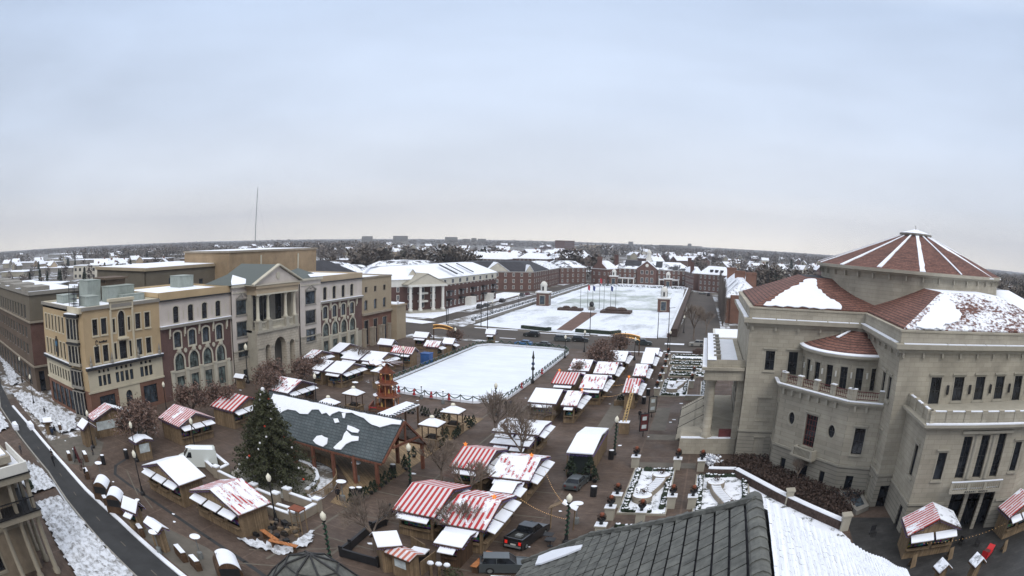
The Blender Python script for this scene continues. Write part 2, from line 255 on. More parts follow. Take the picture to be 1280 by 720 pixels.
def thing(name, label, cat, loc=(0, 0, 0), rz=0., group=None, local=False):
    o = bpy.data.objects.new(name, None); C.objects.link(o); o.location = loc if len(loc) == 3 else (*loc, 0); o.rotation_euler = (0, 0, rz); o.empty_display_size = .3
    if local or rz: o['_local'] = 1
    return tag(o, label, cat, group)
def dup(root, loc, rz=None, label=None, group=None, sc=None):
    r = root.copy(); C.objects.link(r); r.location = loc if len(loc) == 3 else (*loc, 0)
    if rz is not None: r.rotation_euler = (0, 0, rz)
    if label: r['label'] = label
    if group: r['group'] = group
    if sc: r.scale = (sc, sc, sc) if not isinstance(sc, tuple) else sc
    def cp(src, par):
        for ch in src.children: c = ch.copy(); C.objects.link(c); c.parent = par; cp(ch, c)
    cp(root, r); return r
def struct(name, mb, mat, **k): return tag(mb.build(name, mat, **k), kind='structure')
def sheet(name, poly, z, mat, holes=None): return struct(name, MB().p([(x, y, z) for x, y in poly]), mat)

# wall with real openings, and the windows that fill them
def wall(root, T, L0, z0, z1, holes, mat, depth=.3, u0=0., name='wall', sub=None):
    m = MB(T); us = sorted({u0, L0, *[h[0] for h in holes], *[h[1] for h in holes]}); vs = sorted({z0, z1, *[h[2] for h in holes], *[h[3] for h in holes]})
    us = [u for u in us if u0-1e-6 <= u <= L0+1e-6]; vs = [v for v in vs if z0-1e-6 <= v <= z1+1e-6]
    for a, b_ in zip(us, us[1:]):
        for c, d in zip(vs, vs[1:]):
            mu, mv = (a+b_)/2, (c+d)/2
            if any(h[0] < mu < h[1] and h[2] < mv < h[3] for h in holes): continue
            m.p([(a, 0, c), (b_, 0, c), (b_, 0, d), (a, 0, d)])
    for h in holes:
        a, b_, c, d = h[:4]; k = h[4] if len(h) > 4 else 'r'
        if k == 'r':
            for p in ([(a, 0, c), (a, 0, d), (a, -depth, d), (a, -depth, c)], [(b_, 0, c), (b_, -depth, c), (b_, -depth, d), (b_, 0, d)], [(a, 0, c), (a, -depth, c), (b_, -depth, c), (b_, 0, c)], [(a, 0, d), (b_, 0, d), (b_, -depth, d), (a, -depth, d)]): m.p(p)
        else:
            o = outline(h); n = len(o)
            for i in range(n): p, q = o[i], o[(i+1) % n]; m.p([(p[0], 0, p[1]), (q[0], 0, q[1]), (q[0], -depth, q[1]), (p[0], -depth, p[1])])
            cx, cz = (a+b_)/2, (c+d)/2                      # spandrels between outline and its box
            cor = [(a, c), (b_, c), (b_, d), (a, d)]
            for i in range(n):
                p, q = o[i], o[(i+1) % n]; mx_, mz_ = (p[0]+q[0])/2, (p[1]+q[1])/2
                if abs(p[0]-q[0]) < 1e-6 or abs(p[1]-q[1]) < 1e-6: continue
                w = min(cor, key=lambda e: hyp(e[0]-mx_, e[1]-mz_)); m.p([(p[0], 0, p[1]), (w[0], 0, w[1]), (q[0], 0, q[1])])
            if k == 'a':
                w = None
    return m.build(name, mat, sub or root)
HALL_ = None
def outline(h, g=0.):
    a, b_, c, d = h[:4]; k = h[4] if len(h) > 4 else 'r'; a -= g; b_ += g; c -= g; d += g
    if k == 'r': return [(a, c), (b_, c), (b_, d), (a, d)]
    r = (b_-a)/2; cx = (a+b_)/2
    if k == 'a': return [(a, c), (b_, c)]+[(cx+r*cos(t*pi/10), d-r+r*sin(t*pi/10)) for t in range(11)]
    if k == 's': s_ = r*.45; return [(a, c), (b_, c)]+[(cx+r*cos(t*pi/6), d-s_+s_*sin(t*pi/6)) for t in range(7)]
    if k == 'o': return [(cx+r*cos(t*pi/8), (c+d)/2+(d-c)/2*sin(t*pi/8)) for t in range(16)]
def window(root, T, h, depth=.22, fr='dark_frame', gl='glass_dark', trim=None, tw=.16, mull=(1, 1), sill=None, name='window'):
    if gl == 'glass_dark' and fr == 'dark_frame' and root is not HALL_ and rnd.random() < .3: gl = 'glass_blue'
    m = MB(T); o = outline(h, -.003); i_ = outline(h, -.09); n = len(o); a, b_, c, d = h[:4]
    m.p([(x, -depth, z) for x, z in o], 1)
    for k in range(n): j = (k+1) % n; m.p([(o[k][0], -depth+.06, o[k][1]), (o[j][0], -depth+.06, o[j][1]), (i_[j][0], -depth+.06, i_[j][1]), (i_[k][0], -depth+.06, i_[k][1])], 0); m.p([(i_[k][0], -depth+.06, i_[k][1]), (i_[j][0], -depth+.06, i_[j][1]), (i_[j][0], -depth, i_[j][1]), (i_[k][0], -depth, i_[k][1])], 0)
    for k in range(1, mull[0]): u = a+(b_-a)*k/mull[0]; m.box(u-.035, -depth+.005, c+.08, u+.035, -depth+.05, d-.08 if len(h) < 5 or h[4] == 'r' else d-.15, 0)
    for k in range(1, mull[1]): v = c+(d-c)*k/mull[1]; m.box(a+.08, -depth+.007, v-.03, b_-.08, -depth+.045, v+.03, 0)
    if trim:
        q = outline(h, tw)
        for k in range(n):
            j = (k+1) % n
            m.p([(o[k][0], .05, o[k][1]), (o[j][0], .05, o[j][1]), (q[j][0], .05, q[j][1]), (q[k][0], .05, q[k][1])], 2); m.p([(q[k][0], .05, q[k][1]), (q[j][0], .05, q[j][1]), (q[j][0], 0, q[j][1]), (q[k][0], 0, q[k][1])], 2); m.p([(o[k][0], .05, o[k][1]), (o[j][0], .05, o[j][1]), (o[j][0], -.05, o[j][1]), (o[k][0], -.05, o[k][1])], 2)
    if sill: m.box(a-.2, .02, c-.22, b_+.2, .16, c-.08, 2 if trim else 0); 
    if sill == 'hood': m.box(a-.3, .02, d+.2, b_+.3, .22, d+.36, 2 if trim else 0)
    return m.build(name, [fr, gl]+([trim] if trim else []), root)
def band(root, T, u0, u1, z0, z1, n1, mat, name='cornice', n0=.02): return MB(T).box(u0, n0, z0, u1, n1, z1).build(name, mat, root)

# ================================================================== SETTING
R = lambda s, cx, cy, r, n=24: [(cx+r*cos(2*pi*k/n), cy+r*sin(2*pi*k/n)) for k in range(n)]
def circ_ground():
    m = MB(); rings = [0, 60, 200, 500, 1200, 3000, 7000, 15000]; n = 48
    for a, b_ in zip(rings, rings[1:]):
        for k in range(n):
            t, u = 2*pi*k/n, 2*pi*(k+1)/n
            if a == 0: m.p([(0, 150, -.06), (b_*cos(t), 150+b_*sin(t), -.06), (b_*cos(u), 150+b_*sin(u), -.06)])
            else: m.p([(a*cos(t), 150+a*sin(t), -.06), (b_*cos(t), 150+b_*sin(t), -.06), (b_*cos(u), 150+b_*sin(u), -.06), (a*cos(u), 150+a*sin(u), -.06)])
    return m
struct('ground', circ_ground(), 'terrain_cover')
sheet('plaza_paving', [(-95, 33.4), (-75.4, 32.2), (-59.3, 29.3), (-52.1, 28), (-43.7, 27.1), (-37.5, 26), (-32.1, 24.9), (-20, 22.6), (-8, 21), (60, 10), (60, 150), (-74, 150), (-74, 43), (-95, 43)], 0, 'brick_paving')
# the narrow curving street in the lower left
RL = [(-220, 60), (-150, 44.5), (-122, 37.5), (-101, 34.0), (-90.7, 30.3), (-75.4, 28.0), (-59.5, 26.0), (-51.4, 24.1), (-41.7, 22.3), (-34.6, 21.2), (-20, 18.5), (0, 14)]
RR = [(-220, 66), (-150, 50), (-122, 42.3), (-107, 36.9), (-90, 33.0), (-75.4, 31.4), (-59.3, 29.0), (-52.1, 27.7), (-43.7, 26.7), (-37.5, 25.6), (-32.1, 24.6), (-18, 22.0), (0, 17)]
sheet('street_road', RL+RR[::-1], .004, 'asphalt_dark')
def kerb(name, line, w, h, mat, side=1):
    m = MB()
    for (a, b_), (c, d) in zip(line, line[1:]):
        T = frame(a, b_, c-a, d-b_); m.T = T; m.box(0, 0 if side > 0 else -w, 0, hyp(c-a, d-b_)+.02, w if side > 0 else 0, h)
    return struct(name, m, mat)
kerb('kerb_snow', RR[4:], .5, .16, 'snow', -1); kerb('kerb', RL[3:], .25, .12, 'concrete', 1)
m = MB()
for i in range(14):
    t = .2+i*.75; k = int(t); 
    if k+1 < len(RL)-1: f = t-k; x = (RL[k][0]*(1-f)+RL[k+1][0]*f+RR[k][0]*(1-f)+RR[k+1][0]*f)/2; y = (RL[k][1]*(1-f)+RL[k+1][1]*f+RR[k][1]*(1-f)+RR[k+1][1]*f)/2; m.T = frame(x, y, RL[k+1][0]-RL[k][0], RL[k+1][1]-RL[k][1]); m.box(-.5, -.05, .006, .5, .05, .009)
struct('road_markings', m, 'pale_band')
sheet('shop_front_pavement', [(-110, 38.5), (-75.6, 33), (-66.5, 31.2), (-63.5, 37.5), (-66, 40.2), (-74, 43.4), (-110, 45)], .006, 'patchy_path')
sheet('flagstone_pavement', [(-69.8, 31.6), (-60.4, 30.2), (-57.5, 33), (-60, 36.5), (-63.5, 39.9), (-68, 39.7)], .012, 'light_paving')
sheet('kerbside_pavement', [(-43, 27.6), (-30, 25.0), (-26, 26), (-29.5, 29.8), (-34, 30.6), (-41, 30.2)], .012, 'light_paving')
sheet('south_pavement', [(-110, 30), (-90.7, 29.8), (-75.4, 27.5), (-59.5, 25.5), (-51.4, 23.6), (-41.7, 21.8), (-34.6, 20.7), (-20, 18), (0, 13), (0, -10), (-110, -10)], -.02, 'brick_paving')
def bumpy(name, poly, z, mat, h=.35, step=.5, label=None, cat=None):
    m = MB(); xs = [p[0] for p in poly]; ys = [p[1] for p in poly]; hh = {}
    def ins(x, y):
        r = False
        for (a, b_), (c, d) in zip(poly, poly[1:]+poly[:1]):
            if (b_ > y) != (d > y) and x < (c-a)*(y-b_)/(d-b_)+a: r = not r
        return r
    nx = int((max(xs)-min(xs))/step); ny = int((max(ys)-min(ys))/step)
    H = lambda i, j: hh.setdefault((i, j), z+h*rnd.random())
    for i in range(nx):
        for j in range(ny):
            x, y = min(xs)+i*step, min(ys)+j*step
            if ins(x+step/2, y+step/2): m.p([(x, y, H(i, j)), (x+step, y, H(i+1, j)), (x+step, y+step, H(i+1, j+1)), (x, y+step, H(i, j+1))])
    o = m.build(name, mat, smooth=True); tag(o, label, cat, kind='stuff'); return o
bumpy('ground_cover', [(-52.4, 23.6), (-34.7, 20.9), (-30, 16), (-37.6, 15.6), (-44, 17.2), (-52.8, 19.5)], .05, 'snowy_shrubs', .4, .35)
bumpy('ground_cover', [(-65.8, 23.5), (-60.5, 25.4), (-54.8, 24.2), (-54.8, 20), (-60, 20)], .05, 'snowy_shrubs', .4, .4)
bumpy('ground_cover', [(-98, 36.5), (-77, 34.5), (-70.5, 35.6), (-70.6, 38.8), (-75.8, 41.8), (-86, 41.8), (-96, 40)], .05, 'snowy_shrubs', .5, .45)
bumpy('ground_cover', [(-140, 48), (-122, 44), (-103, 38.5), (-103, 41), (-122, 47)], .05, 'snowy_shrubs', .5, .7)
bumpy('ground_cover', [(-92, 29.6), (-79, 27.5), (-78, 24), (-90, 25.5)], .05, 'snowy_shrubs', .3, .5)
# paving bands
m = MB()
for x in (-25.2, -28.9): m.box(x-.12, 33, .004, x+.12, 96, .008)
for y in (40.3, 46.5, 52.9, 59.5): m.box(-28.9, y-.1, .005, -12, y+.1, .009)
for y in (100., 113., 128.): m.box(-28, y-.1, .004, 2, y+.1, .008)
for a, b_ in (((-53.5, 36.6), (-47, 33)), ((-48.5, 34.3), (-43.5, 32.2)), ((-31, 33.3), (-24, 40.2)), ((-31.5, 29.6), (-27, 33)), ((-57, 60), (-46, 60)), ((-46.5, 62), (-46.5, 95))):
    m.T = frame(*a, b_[0]-a[0], b_[1]-a[1]); m.box(0, -.08, .004, hyp(b_[0]-a[0], b_[1]-a[1]), .08, .008)
struct('paving_bands', m, 'pale_band')
m = MB(); pts = [(-56.5, 39), (-55.6, 36.2), (-53.5, 34.4), (-50, 34.0), (-45, 33.6), (-40, 33.0), (-35, 32.2), (-30, 31.2), (-26, 30)]
for a, b_ in zip(pts, pts[1:]): m.T = frame(*a, b_[0]-a[0], b_[1]-a[1]); m.box(0, -.22, .003, hyp(b_[0]-a[0], b_[1]-a[1])+.1, .22, .007)
struct('dark_paving_band', m, 'asphalt_dark')
m = MB(); m.box(-13.2, 84, .004, -11.2, 150, .008).box(-6.3, 69.3, .006, .9, 71.2, .010).box(-6, 80.5, .005, -1.8, 83, .009).box(-6, 85, .005, -3.9, 98, .009); struct('grey_paving_band', m, 'light_paving')
sheet('east_court_paving', [(17.5, 52.5), (22.5, 51), (60, 40), (60, 5), (14, 5), (16.5, 33)], .006, 'dark_wet_paving')
# cross street, lanes, park
sheet('cross_road', [(-320, 158), (-90, 153), (-30, 150), (60, 148), (300, 150), (300, 171), (60, 169), (-24, 171.4), (-64, 175.5), (-90, 178), (-320, 186)], .004, 'asphalt')
sheet('lane_road', [(-84, 176), (-74.4, 176), (-72, 240), (-70, 300), (-68, 400), (-77, 400), (-80, 270), (-79, 210)], .008, 'asphalt'); sheet('lane_parking', [(-79.3, 212), (-76.6, 212), (-76, 300), (-79.4, 300)], .012, 'slushy_pavement')
sheet('east_lane_road', [(-6.9, 169), (5.5, 169), (6, 200), (5, 300), (4, 352), (-8, 352), (-6.5, 260)], .008, 'asphalt')
sheet('park_ground', [(-64.3, 181), (-38, 175.5), (-9.5, 174.2), (-9.3, 250), (-11.6, 372), (-64.8, 372)], .02, 'snow_lawn'); sheet('park_turf', [(-58, 245), (-17, 245), (-17, 340), (-56, 340)], .03, 'park_lawn')
sheet('brick_path', [(-40.6, 181), (-36.2, 180.4), (-37.4, 229.5), (-43.0, 230)], .034, 'red_brick_paving')
sheet('park_pavement', [(-74, 177), (-65.5, 176), (-66.3, 372), (-70, 372)], .012, 'slushy_pavement'); sheet('apartment_pavement', [(-95, 190), (-80.5, 190), (-82, 300), (-92, 300)], .012, 'snowy_grass')
sheet('corner_lawn', [(-90, 186.5), (-81.5, 184), (-76, 182), (-78, 176.5), (-88, 178.5), (-100, 181), (-102, 192)], .016, 'snow'); sheet('plaza_corner_verge', [(-72, 152.2), (-72, 157), (-60, 156), (-48, 154.3), (-48, 152.8)], .014, 'slushy_pavement')
m = MB()
for a in ((-46, 172.5, -30, 173.4), (-62, 175.2, -50, 176.4), (-28, 173.2, -12, 174.4), (-96, 160, -80, 161), (-23, 149.5, -12, 150.2), (-9.5, 163, -4.5, 165), (-50, 159.8, -46, 160.3), (-9, 151.5, 4, 152.4)): m.box(a[0], a[1], .006, a[2], a[3], .06)
struct('verge_snow', m, 'snow')
sheet('steps_pavement', [(5.6, 168), (9, 168), (9, 214), (5.9, 214)], .014, 'slushy_pavement'); sheet('end_forecourt', [(-64, 373), (-8, 373), (-8, 397), (-64, 399)], .014, 'snowy_grass')

# ================================================================== WEST FRONT (along x = -72.3)
XW = -72.3
TW = frame(XW, 0, 0, 1)                     # u = world y, outward = +x
def block(root, name, x0, y0, x1, y1, z0, z1, mat): return MB().box(x0, y0, z0, x1, y1, z1).build(name, mat, root)
def flat_roof(root, x0, y0, x1, y1, z, coping, mat='snowy_roof', par=.5, cp=.3):
    block(root, 'roof', x0+cp, y0+cp, x1-cp, y1-cp, z-.3, z-par, mat)
    m = MB(); m.box(x0, y0, z-par-.3, x0+cp, y1, z); m.box(x1-cp, y0, z-par-.3, x1, y1, z); m.box(x0+cp, y0, z-par-.3, x1-cp, y0+cp, z-.003); m.box(x0+cp, y1-cp, z-par-.3, x1-cp, y1, z-.003); return m.build('parapet', coping, root)
# ---- mustard corner building
r = thing('corner_building', 'mustard yellow four storey corner building with cream trim and orange brick ground floor', 'building', (-80, 53, 0))
FR = (44.3, 62.4)
H4 = [(46.3, 47.5, 11.8, 14.0), (48.3, 49.6, 11.8, 14.0), (56.4, 57.7, 11.8, 14.0), (58.7, 60.0, 11.8, 14.0)]
H3 = [(a, b_, 8.0, 10.3) for a, b_, _, _ in H4]; HC = [(51.0, 51.6, 11.8, 13.7), (54.6, 55.2, 11.8, 13.7), (51.0, 51.6, 8.0, 10.3), (54.6, 55.2, 8.0, 10.3)]; HA = [(52.3, 53.9, 11.1, 14.7, 'a'), (52.2, 54.0, 7.9, 10.5)]
H2 = [(46.6+i*1.05, 47.4+i*1.05, 4.7, 6.2) for i in range(3)]+[(50.7+i*1.15, 51.55+i*1.15, 4.7, 6.2) for i in range(4)]+[(56.7+i*1.1, 57.6+i*1.1, 4.7, 6.2) for i in range(3)]
HS = [(a+.15, b_-.15, 6.55, 7.0) for a, b_, _, _ in H2]
wall(r, TW, 62.4, 7.6, 15.3, H4+H3+HC+HA, 'mustard_stucco', u0=44.3); wall(r, TW, 62.4, 4.15, 7.2, H2+HS, 'cream_stucco', u0=44.3, name='mezzanine_wall')
H1 = [(46.3, 50.0, .5, 3.3), (57.0, 60.4, .5, 3.3)]; HD_ = [(52.6, 54.2, .0, 3.3, 'a')]
wall(r, TW, 50.9, 0, 4.15, H1[:1], 'red_brick', u0=44.3, name='ground_wall'); wall(r, TW, 56.2, 0, 4.15, HD_, 'cream_stucco', u0=50.9, name='entrance_wall'); wall(r, TW, 62.4, 0, 4.15, H1[1:], 'red_brick', u0=56.2, name='ground_wall')
for h in H4+H3: window(r, TW, h, trim='cream_stucco', mull=(1, 1), sill=1).name = 'window'
for h in HC+HA: window(r, TW, h, trim='cream_stucco', tw=.2, mull=(1, 2) if h[1]-h[0] < 1 else (2, 3))
for h in H2: window(r, TW, h, gl='glass_blue', mull=(1, 2))
for h in HS: window(r, TW, h, mull=(1, 1))
for h in H1: window(r, TW, h, mull=(4, 2), gl='glass_blue')
window(r, TW, HD_[0], mull=(2, 2), name='door')
TN = frame(-88.4, 43.5, 1, 0)               # south face, u from the west end
LN = 11.2
HL4 = [(1.0+i*1.55, 1.75+i*1.55, 11.7, 14.0) for i in range(6)]; HL3 = [(a, b_, 7.9, 10.3) for a, b_, _, _ in HL4]; HL2 = [(1.0+i*1.2, 1.7+i*1.2, 4.7, 6.3) for i in range(8)]; HL1 = [(1+i*1.95, 2.75+i*1.95, .4, 3.4) for i in range(5)]
wall(r, TN, LN, 7.6, 15.3, HL4+HL3, 'mustard_stucco'); wall(r, TN, LN, 4.15, 7.2, HL2, 'cream_stucco', name='mezzanine_wall'); wall(r, TN, LN, 0, 4.15, HL1, 'red_brick', name='ground_wall')
for h in HL4+HL3: window(r, TN, h, trim='cream_stucco', mull=(1, 2))
for h in HL2: window(r, TN, h, gl='glass_blue', mull=(1, 2))
for h in HL1: window(r, TN, h, gl='glass_blue', mull=(2, 2))
MB().prism([(-77.2, 43.53), (-76.2, 43.53), (-72.34, 44.3), (-72.6, 45), (-77.2, 45)], 0, 4.19).build('ground_pier', 'red_brick', r); m = MB().prism([(-77.2, 43.53), (-76.2, 43.53), (-72.34, 44.3), (-72.6, 45), (-77.2, 45)], 4.2, 15.28); m.build('corner_pier', 'mustard_stucco', r)
TCc = frame(-76.3, 43.0, 3.0, 1.0)
for z0, z1 in ((.2, 4.1), (4.5, 7.1), (7.7, 10.6), (11.0, 14.3)):
    m = MB(TCc); m.box(.0, -.1, z0, 2.7, .35, z1, 1)
    for u in (0, .9, 1.8, 2.6): m.box(u-.09, .33, z0, u+.11, .47, z1, 0)
    m.box(-.1, -.5, z1-.16, 2.8, .5, z1, 0).box(-.1, -.5, z0-.05, 2.8, .5, z0+.35, 0); m.build('bay_window', ['stone_trim' if z0 > 7 else 'grey_trim', 'glass_dark'], r)
m = MB(TCc).box(-.3, -.6, 14.4, 3.1, .8, 14.8).box(-.2, -.6, 10.65, 2.95, .7, 10.9); m.build('bay_cornice', 'dark_frame', r); MB(TCc).box(-.2, -.5, 14.8, 3.0, .7, 14.9).build('bay_snow', 'snowy_roof', r)
for T, a, b_ in ((TW, 43.9, 62.5), (TN, -.3, LN+.2)):
    band(r, T, a, b_, 7.2, 7.6, .55, 'dark_frame'); band(r, T, a, b_, 7.6, 7.68, .5, 'snowy_roof', 'ledge_snow'); band(r, T, a, b_, 15.3, 15.75, .28, 'grey_trim'); band(r, T, a, b_, 3.95, 4.2, .12, 'cream_stucco', 'band')
m = MB(TW).box(50.3, .02, 7.7, 50.65, .3, 16.2).box(55.5, .02, 7.7, 55.85, .3, 16.2).box(50.3, .02, 15.0, 55.85, .24, 16.1).box(50.1, -.3, 16.1, 56.05, .45, 16.5).box(51.9, .02, 10.75, 54.3, .6, 10.95); m.build('centre_bay_trim', 'cream_stucco', r)
m = MB(TW)
for u in (45.1, 50.0, 56.4, 61.6): m.lathe([(.3, 7.7), (.3, 8.1), (.12, 8.2), (.2, 8.5), (.01, 9.3)], 8, (u, .3))
m.build('urn', 'grey_trim', r)
m = MB(TW)
for k in range(9): t = .6+k*.6; m.box(47.0+.25*cos(t)-.06, .02, 11.0+.33*sin(t)-.3, 47.0+.25*cos(t)+.06, .1, 11.0+.33*sin(t)-.16)
for i in range(9): m.box(47.55+i*.21, .02, 10.72, 47.7+i*.21, .1, 10.72+(.26, .18, .2, .18, .26, .3, .2, .2, .26)[i])
m.build('sign', 'dark_frame', r)
m = MB(TN).box(6.0, .1, 7.9, 6.15, .3, 11).box(5.5, .1, 8.6, 6.6, .25, 10.6); m.build('hanging_sign', 'dark_frame', r); MB(TN).lathe([(.38, 0)], 4)
MB(TN).tube((6.05, .25, 9.9), (6.05, .29, 9.9), .42, n=14).build('sign_disc', 'blue_coat', r)
flat_roof(r, -88.4, 43.5, -72.5, 62.4, 15.75, 'cream_stucco')
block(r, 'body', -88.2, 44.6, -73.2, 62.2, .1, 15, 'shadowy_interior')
def roof_box(root, x0, y0, x1, y1, z0, z1, mat, name): 
    m = MB(); m.box(x0, y0, z0, x1, y1, z1); n = max(2, int((x1-x0+y1-y0)/1.2))
    for k in range(n+1): y = y0+(y1-y0)*k/n; m.box(x1, y-.04, z0, x1+.05, y+.04, z1)
    m.box(x0-.08, y0-.08, z1, x1+.08, y1+.08, z1+.08); return m.build(name, mat, root)
for i, a in enumerate(((-78.2, 47.2, -75.4, 50.2, 1.5), (-80, 54, -77.6, 60.5, 2.4), (-84, 50.8, -80.5, 54.0, 3.4), (-87, 46.5, -84, 50, 1.3), (-77.4, 56.4, -76, 61.8, 1.1))):
    roof_box(r, a[0], a[1], a[2], a[3], 15.3, 15.3+a[4], 'pale_green_metal', 'roof_equipment')
m = MB().box(-84.5, 55.5, 15.2, -80.6, 60.5, 18.6).box(-85, 55, 18.6, -80.2, 61, 18.9); m.build('penthouse', 'brown_brick', r)
m = MB()
for x, y in ((-79, 45.2), (-77.2, 45.2), (-79, 46.6), (-77.2, 46.6)): m.tube((x, y, 15.2), (x, y, 18.4), .06)
for k in range(4): m.box(-79, 45.2, 15.8+k*.7, -77.2, 46.6, 15.86+k*.7)
m.build('roof_scaffold', 'dark_frame', r)
# ---- the two plum brick and stucco palazzi
def palazzo(y0, y1, us, label):
    r = thing('palazzo_building', label, 'building', (-80, (y0+y1)/2, 0)); n = 4
    w4 = [(u, u+1.5, 11.75, 14.3, 's') for u in us]; w3 = [(u-.1, u+1.75, 8.0, 10.4, 's') for u in us]; w2 = [(u-.25, u+2.2, 4.4, 7.0, 'a') for u in us]; w1 = [(u-.1, u+2.0, .55, 3.45) for u in us]
    wall(r, TW, y1, 11.5, 15.2, w4, 'pink_stucco', u0=y0, name='upper_wall'); wall(r, TW, y1, 5.2, 11.1, w3, 'plum_brick', u0=y0) if 0 else None
    wall(r, TW, y1, 4.0, 11.1, w3+w2, 'plum_brick', u0=y0); wall(r, TW, y1, 0, 4.0, w1, 'cream_stucco' if 0 else 'stone_trim', u0=us[0]-1.2, name='ground_wall'); wall(r, TW, us[0]-1.2, 0, 4.0, [], 'plum_brick', u0=y0)
    for h in w4: window(r, TW, h, trim='pale_trim', tw=.12, mull=(1, 2))
    for h in w3: window(r, TW, h, trim='pale_trim', tw=.28, mull=(2, 2), gl='glass_blue')
    for h in w2: window(r, TW, h, trim='pale_trim', tw=.36, mull=(2, 2), gl='glass_pale')
    for h in w1: window(r, TW, h, trim='stone_trim', tw=.1, mull=(2, 1), gl='glass_pale')
    band(r, TW, y0-.1, y1, 11.1, 11.5, .5, 'grey_trim'); band(r, TW, y0-.1, y1, 11.5, 11.58, .46, 'snowy_roof', 'ledge_snow'); band(r, TW, y0, y1, 15.2, 15.42, .4, 'dark_frame'); band(r, TW, y0, y1, 15.42, 16.5, .12, 'mustard_stucco' if y0 < 80 else 'tan_stucco', 'attic_band')
    m = MB(TW); st = us[1]-us[0]
    for k in range(5):
        u = us[0]-st*.5+.75+k*st-0.0; m.box(u-.12, .02, 9.9, u+.12, .4, 11.1); m.box(u-.12, .02, 9.5, u+.12, .16, 9.9)
        m.box(u-.1, .02, 12.2, u+.1, .06, 13.7)
        m.box(u-.42, .02, 0, u+.42, .22, 4.3); m.box(u-.5, .02, 4.3, u+.5, .3, 4.6)
        if 0 < k < 4: m.tube((u, .02, 7.35), (u, .14, 7.35), .38, n=14)
    for u in us: m.box(u+.55, .04, 7.2, u+1.35, .3, 7.75); m.box(u+.35, .04, 7.3, u+1.55, .2, 7.45)
    m.build('ornament', 'pale_trim', r); flat_roof(r, -86, y0, -72.5, y1, 16.5, 'mustard_stucco' if y0 < 80 else 'tan_stucco', par=.4); block(r, 'body', -85.8, y0+.2, -72.95, y1-.2, .1, 15.6, 'shadowy_interior'); return r
r = palazzo(62.4, 81.6, [65.9, 69.8, 73.6, 77.4], 'plum brick palazzo with pale top floor next to the mustard corner building')
roof_box(r, -83.5, 75.5, -80.5, 79.5, 16, 18.1, 'pale_green_metal', 'roof_equipment')
palazzo(111.2, 130.2, [113.4, 117.2, 121.0, 124.8], 'plum brick palazzo with pale top floor beside the tan building')
# ---- portico building between them
r = thing('portico_building', 'pale stucco building with a tall columned portico, gable and two square towers', 'building', (-78, 96, 0))
for y0, y1, xx in ((81.6, 88.0, XW+.5), (103.4, 111.2, XW+.8)):
    T = frame(xx, 0, 0, 1); c = (y0+y1)/2
    ws = [(c-1.9, c+1.9, 11.5, 13.9), (c-1.9, c+1.9, 7.8, 10.3), (c-1.8, c+1.8, 4.3, 6.7)]; g = [(c-.7, c+.7, .5, 2.1)]
    wall(r, T, y1, 5.4, 16.1, ws[:2]+[(c-1.8, c+1.8, 5.4, 6.7)], 'pink_stucco', u0=y0, name='tower_wall'); wall(r, T, y1, 0, 5.4, g+[(c-1.8, c+1.8, 4.3, 5.4)], 'portal_stone', u0=y0, name='tower_base')
    for h in ws: window(r, T, h, trim='grey_trim', tw=.14, mull=(2, 1), gl='glass_blue' if h[2] < 5 else 'glass_dark', sill=1)
    window(r, T, g[0], trim='stone_trim', mull=(2, 2), gl='glass_blue')
    band(r, T, y0, y1, 5.3, 5.5, .14, 'stone_trim'); band(r, T, y0-.2, y1+.2, 16.1, 16.5, .45, 'pale_trim'); band(r, T, y0+.2, y1-.2, 15.1, 15.25, .14, 'pale_trim')
    m = MB(T); m.slab([(c-2, .02, 14.15), (c-2, .02, 14.35), (c-.3, .02, 15.15), (c-.3, .02, 14.85)], .22, up=(0, 1, 0)); m.slab([(c+2, .02, 14.15), (c+2, .02, 14.35), (c+.3, .02, 15.15), (c+.3, .02, 14.85)], .22, up=(0, 1, 0)); m.box(c-2, .02, 14.05, c+2, .2, 14.17); m.ball((c, .1, 14.6), .22, 8); m.build('window_pediment', 'grey_trim', r)
    m = MB(); x0, x1 = xx-6.5, xx
    m.box(x0, y0, .2, x1-.4, y0+.25, 16.1).box(x0, y1-.25, .2, x1-.4, y1, 16.1); m.build('side_wall', 'pink_stucco', r)
    e = .45; cx, cy = (x0+x1)/2, c; P = [(x0-e, y0-e, 16.5), (x1+e, y0-e, 16.5), (x1+e, y1+e, 16.5), (x0-e, y1+e, 16.5)]; m = MB()
    for a, b_ in zip(P, P[1:]+P[:1]): m.p([a, b_, (cx, cy, 18.3)])
    m.p(P[::-1]); m.build('roof', 'green_copper', r)
    f = .35; a, b_ = (P[1], P[2]); ap = (cx, cy, 18.3); q = lambda A, t: tuple(A[i]+(ap[i]-A[i])*t+(0, 0, .05)[i] for i in range(3))
    m = MB(); m.slab([q(a, .02), q(b_, .02), q(b_, .35), tuple((q(a, .8)[i]+q(b_, .8)[i])/2 for i in range(3)), q(a, .30)] if y0 < 90 else [q((a[0], (a[1]+b_[1])/2-.5, a[2]), .05), q(b_, .02), q(b_, .3), q((a[0], (a[1]+b_[1])/2, a[2]), .3)], .08); m.build('roof_snow', 'snowy_roof', r)
    block(r, 'body', xx-6.2, y0+.3, xx-.5, y1-.3, .1, 15.9, 'shadowy_interior')
XP = -69.5; TP = frame(XP, 0, 0, 1)
ar = [(88.6, 90.2, 0, 6.1, 'a'), (91.5, 95.4, 0, 7.0, 'a'), (96.6, 98.3, 0, 6.1, 'a')]
wall(r, TP, 99.8, 0, 8.3, ar, 'portal_stone', u0=86.1, depth=1.2, name='portal_wall')
m = MB(TP); m.box(86.1, -4, 8.3, 99.8, .35, 8.7)
for u in (87.0, 90.2, 95.9, 98.9): m.box(u-.55, -.75, 8.7, u+.55, .25, 10.1); m.box(u-.65, -.85, 10.1, u+.65, .3, 10.35)
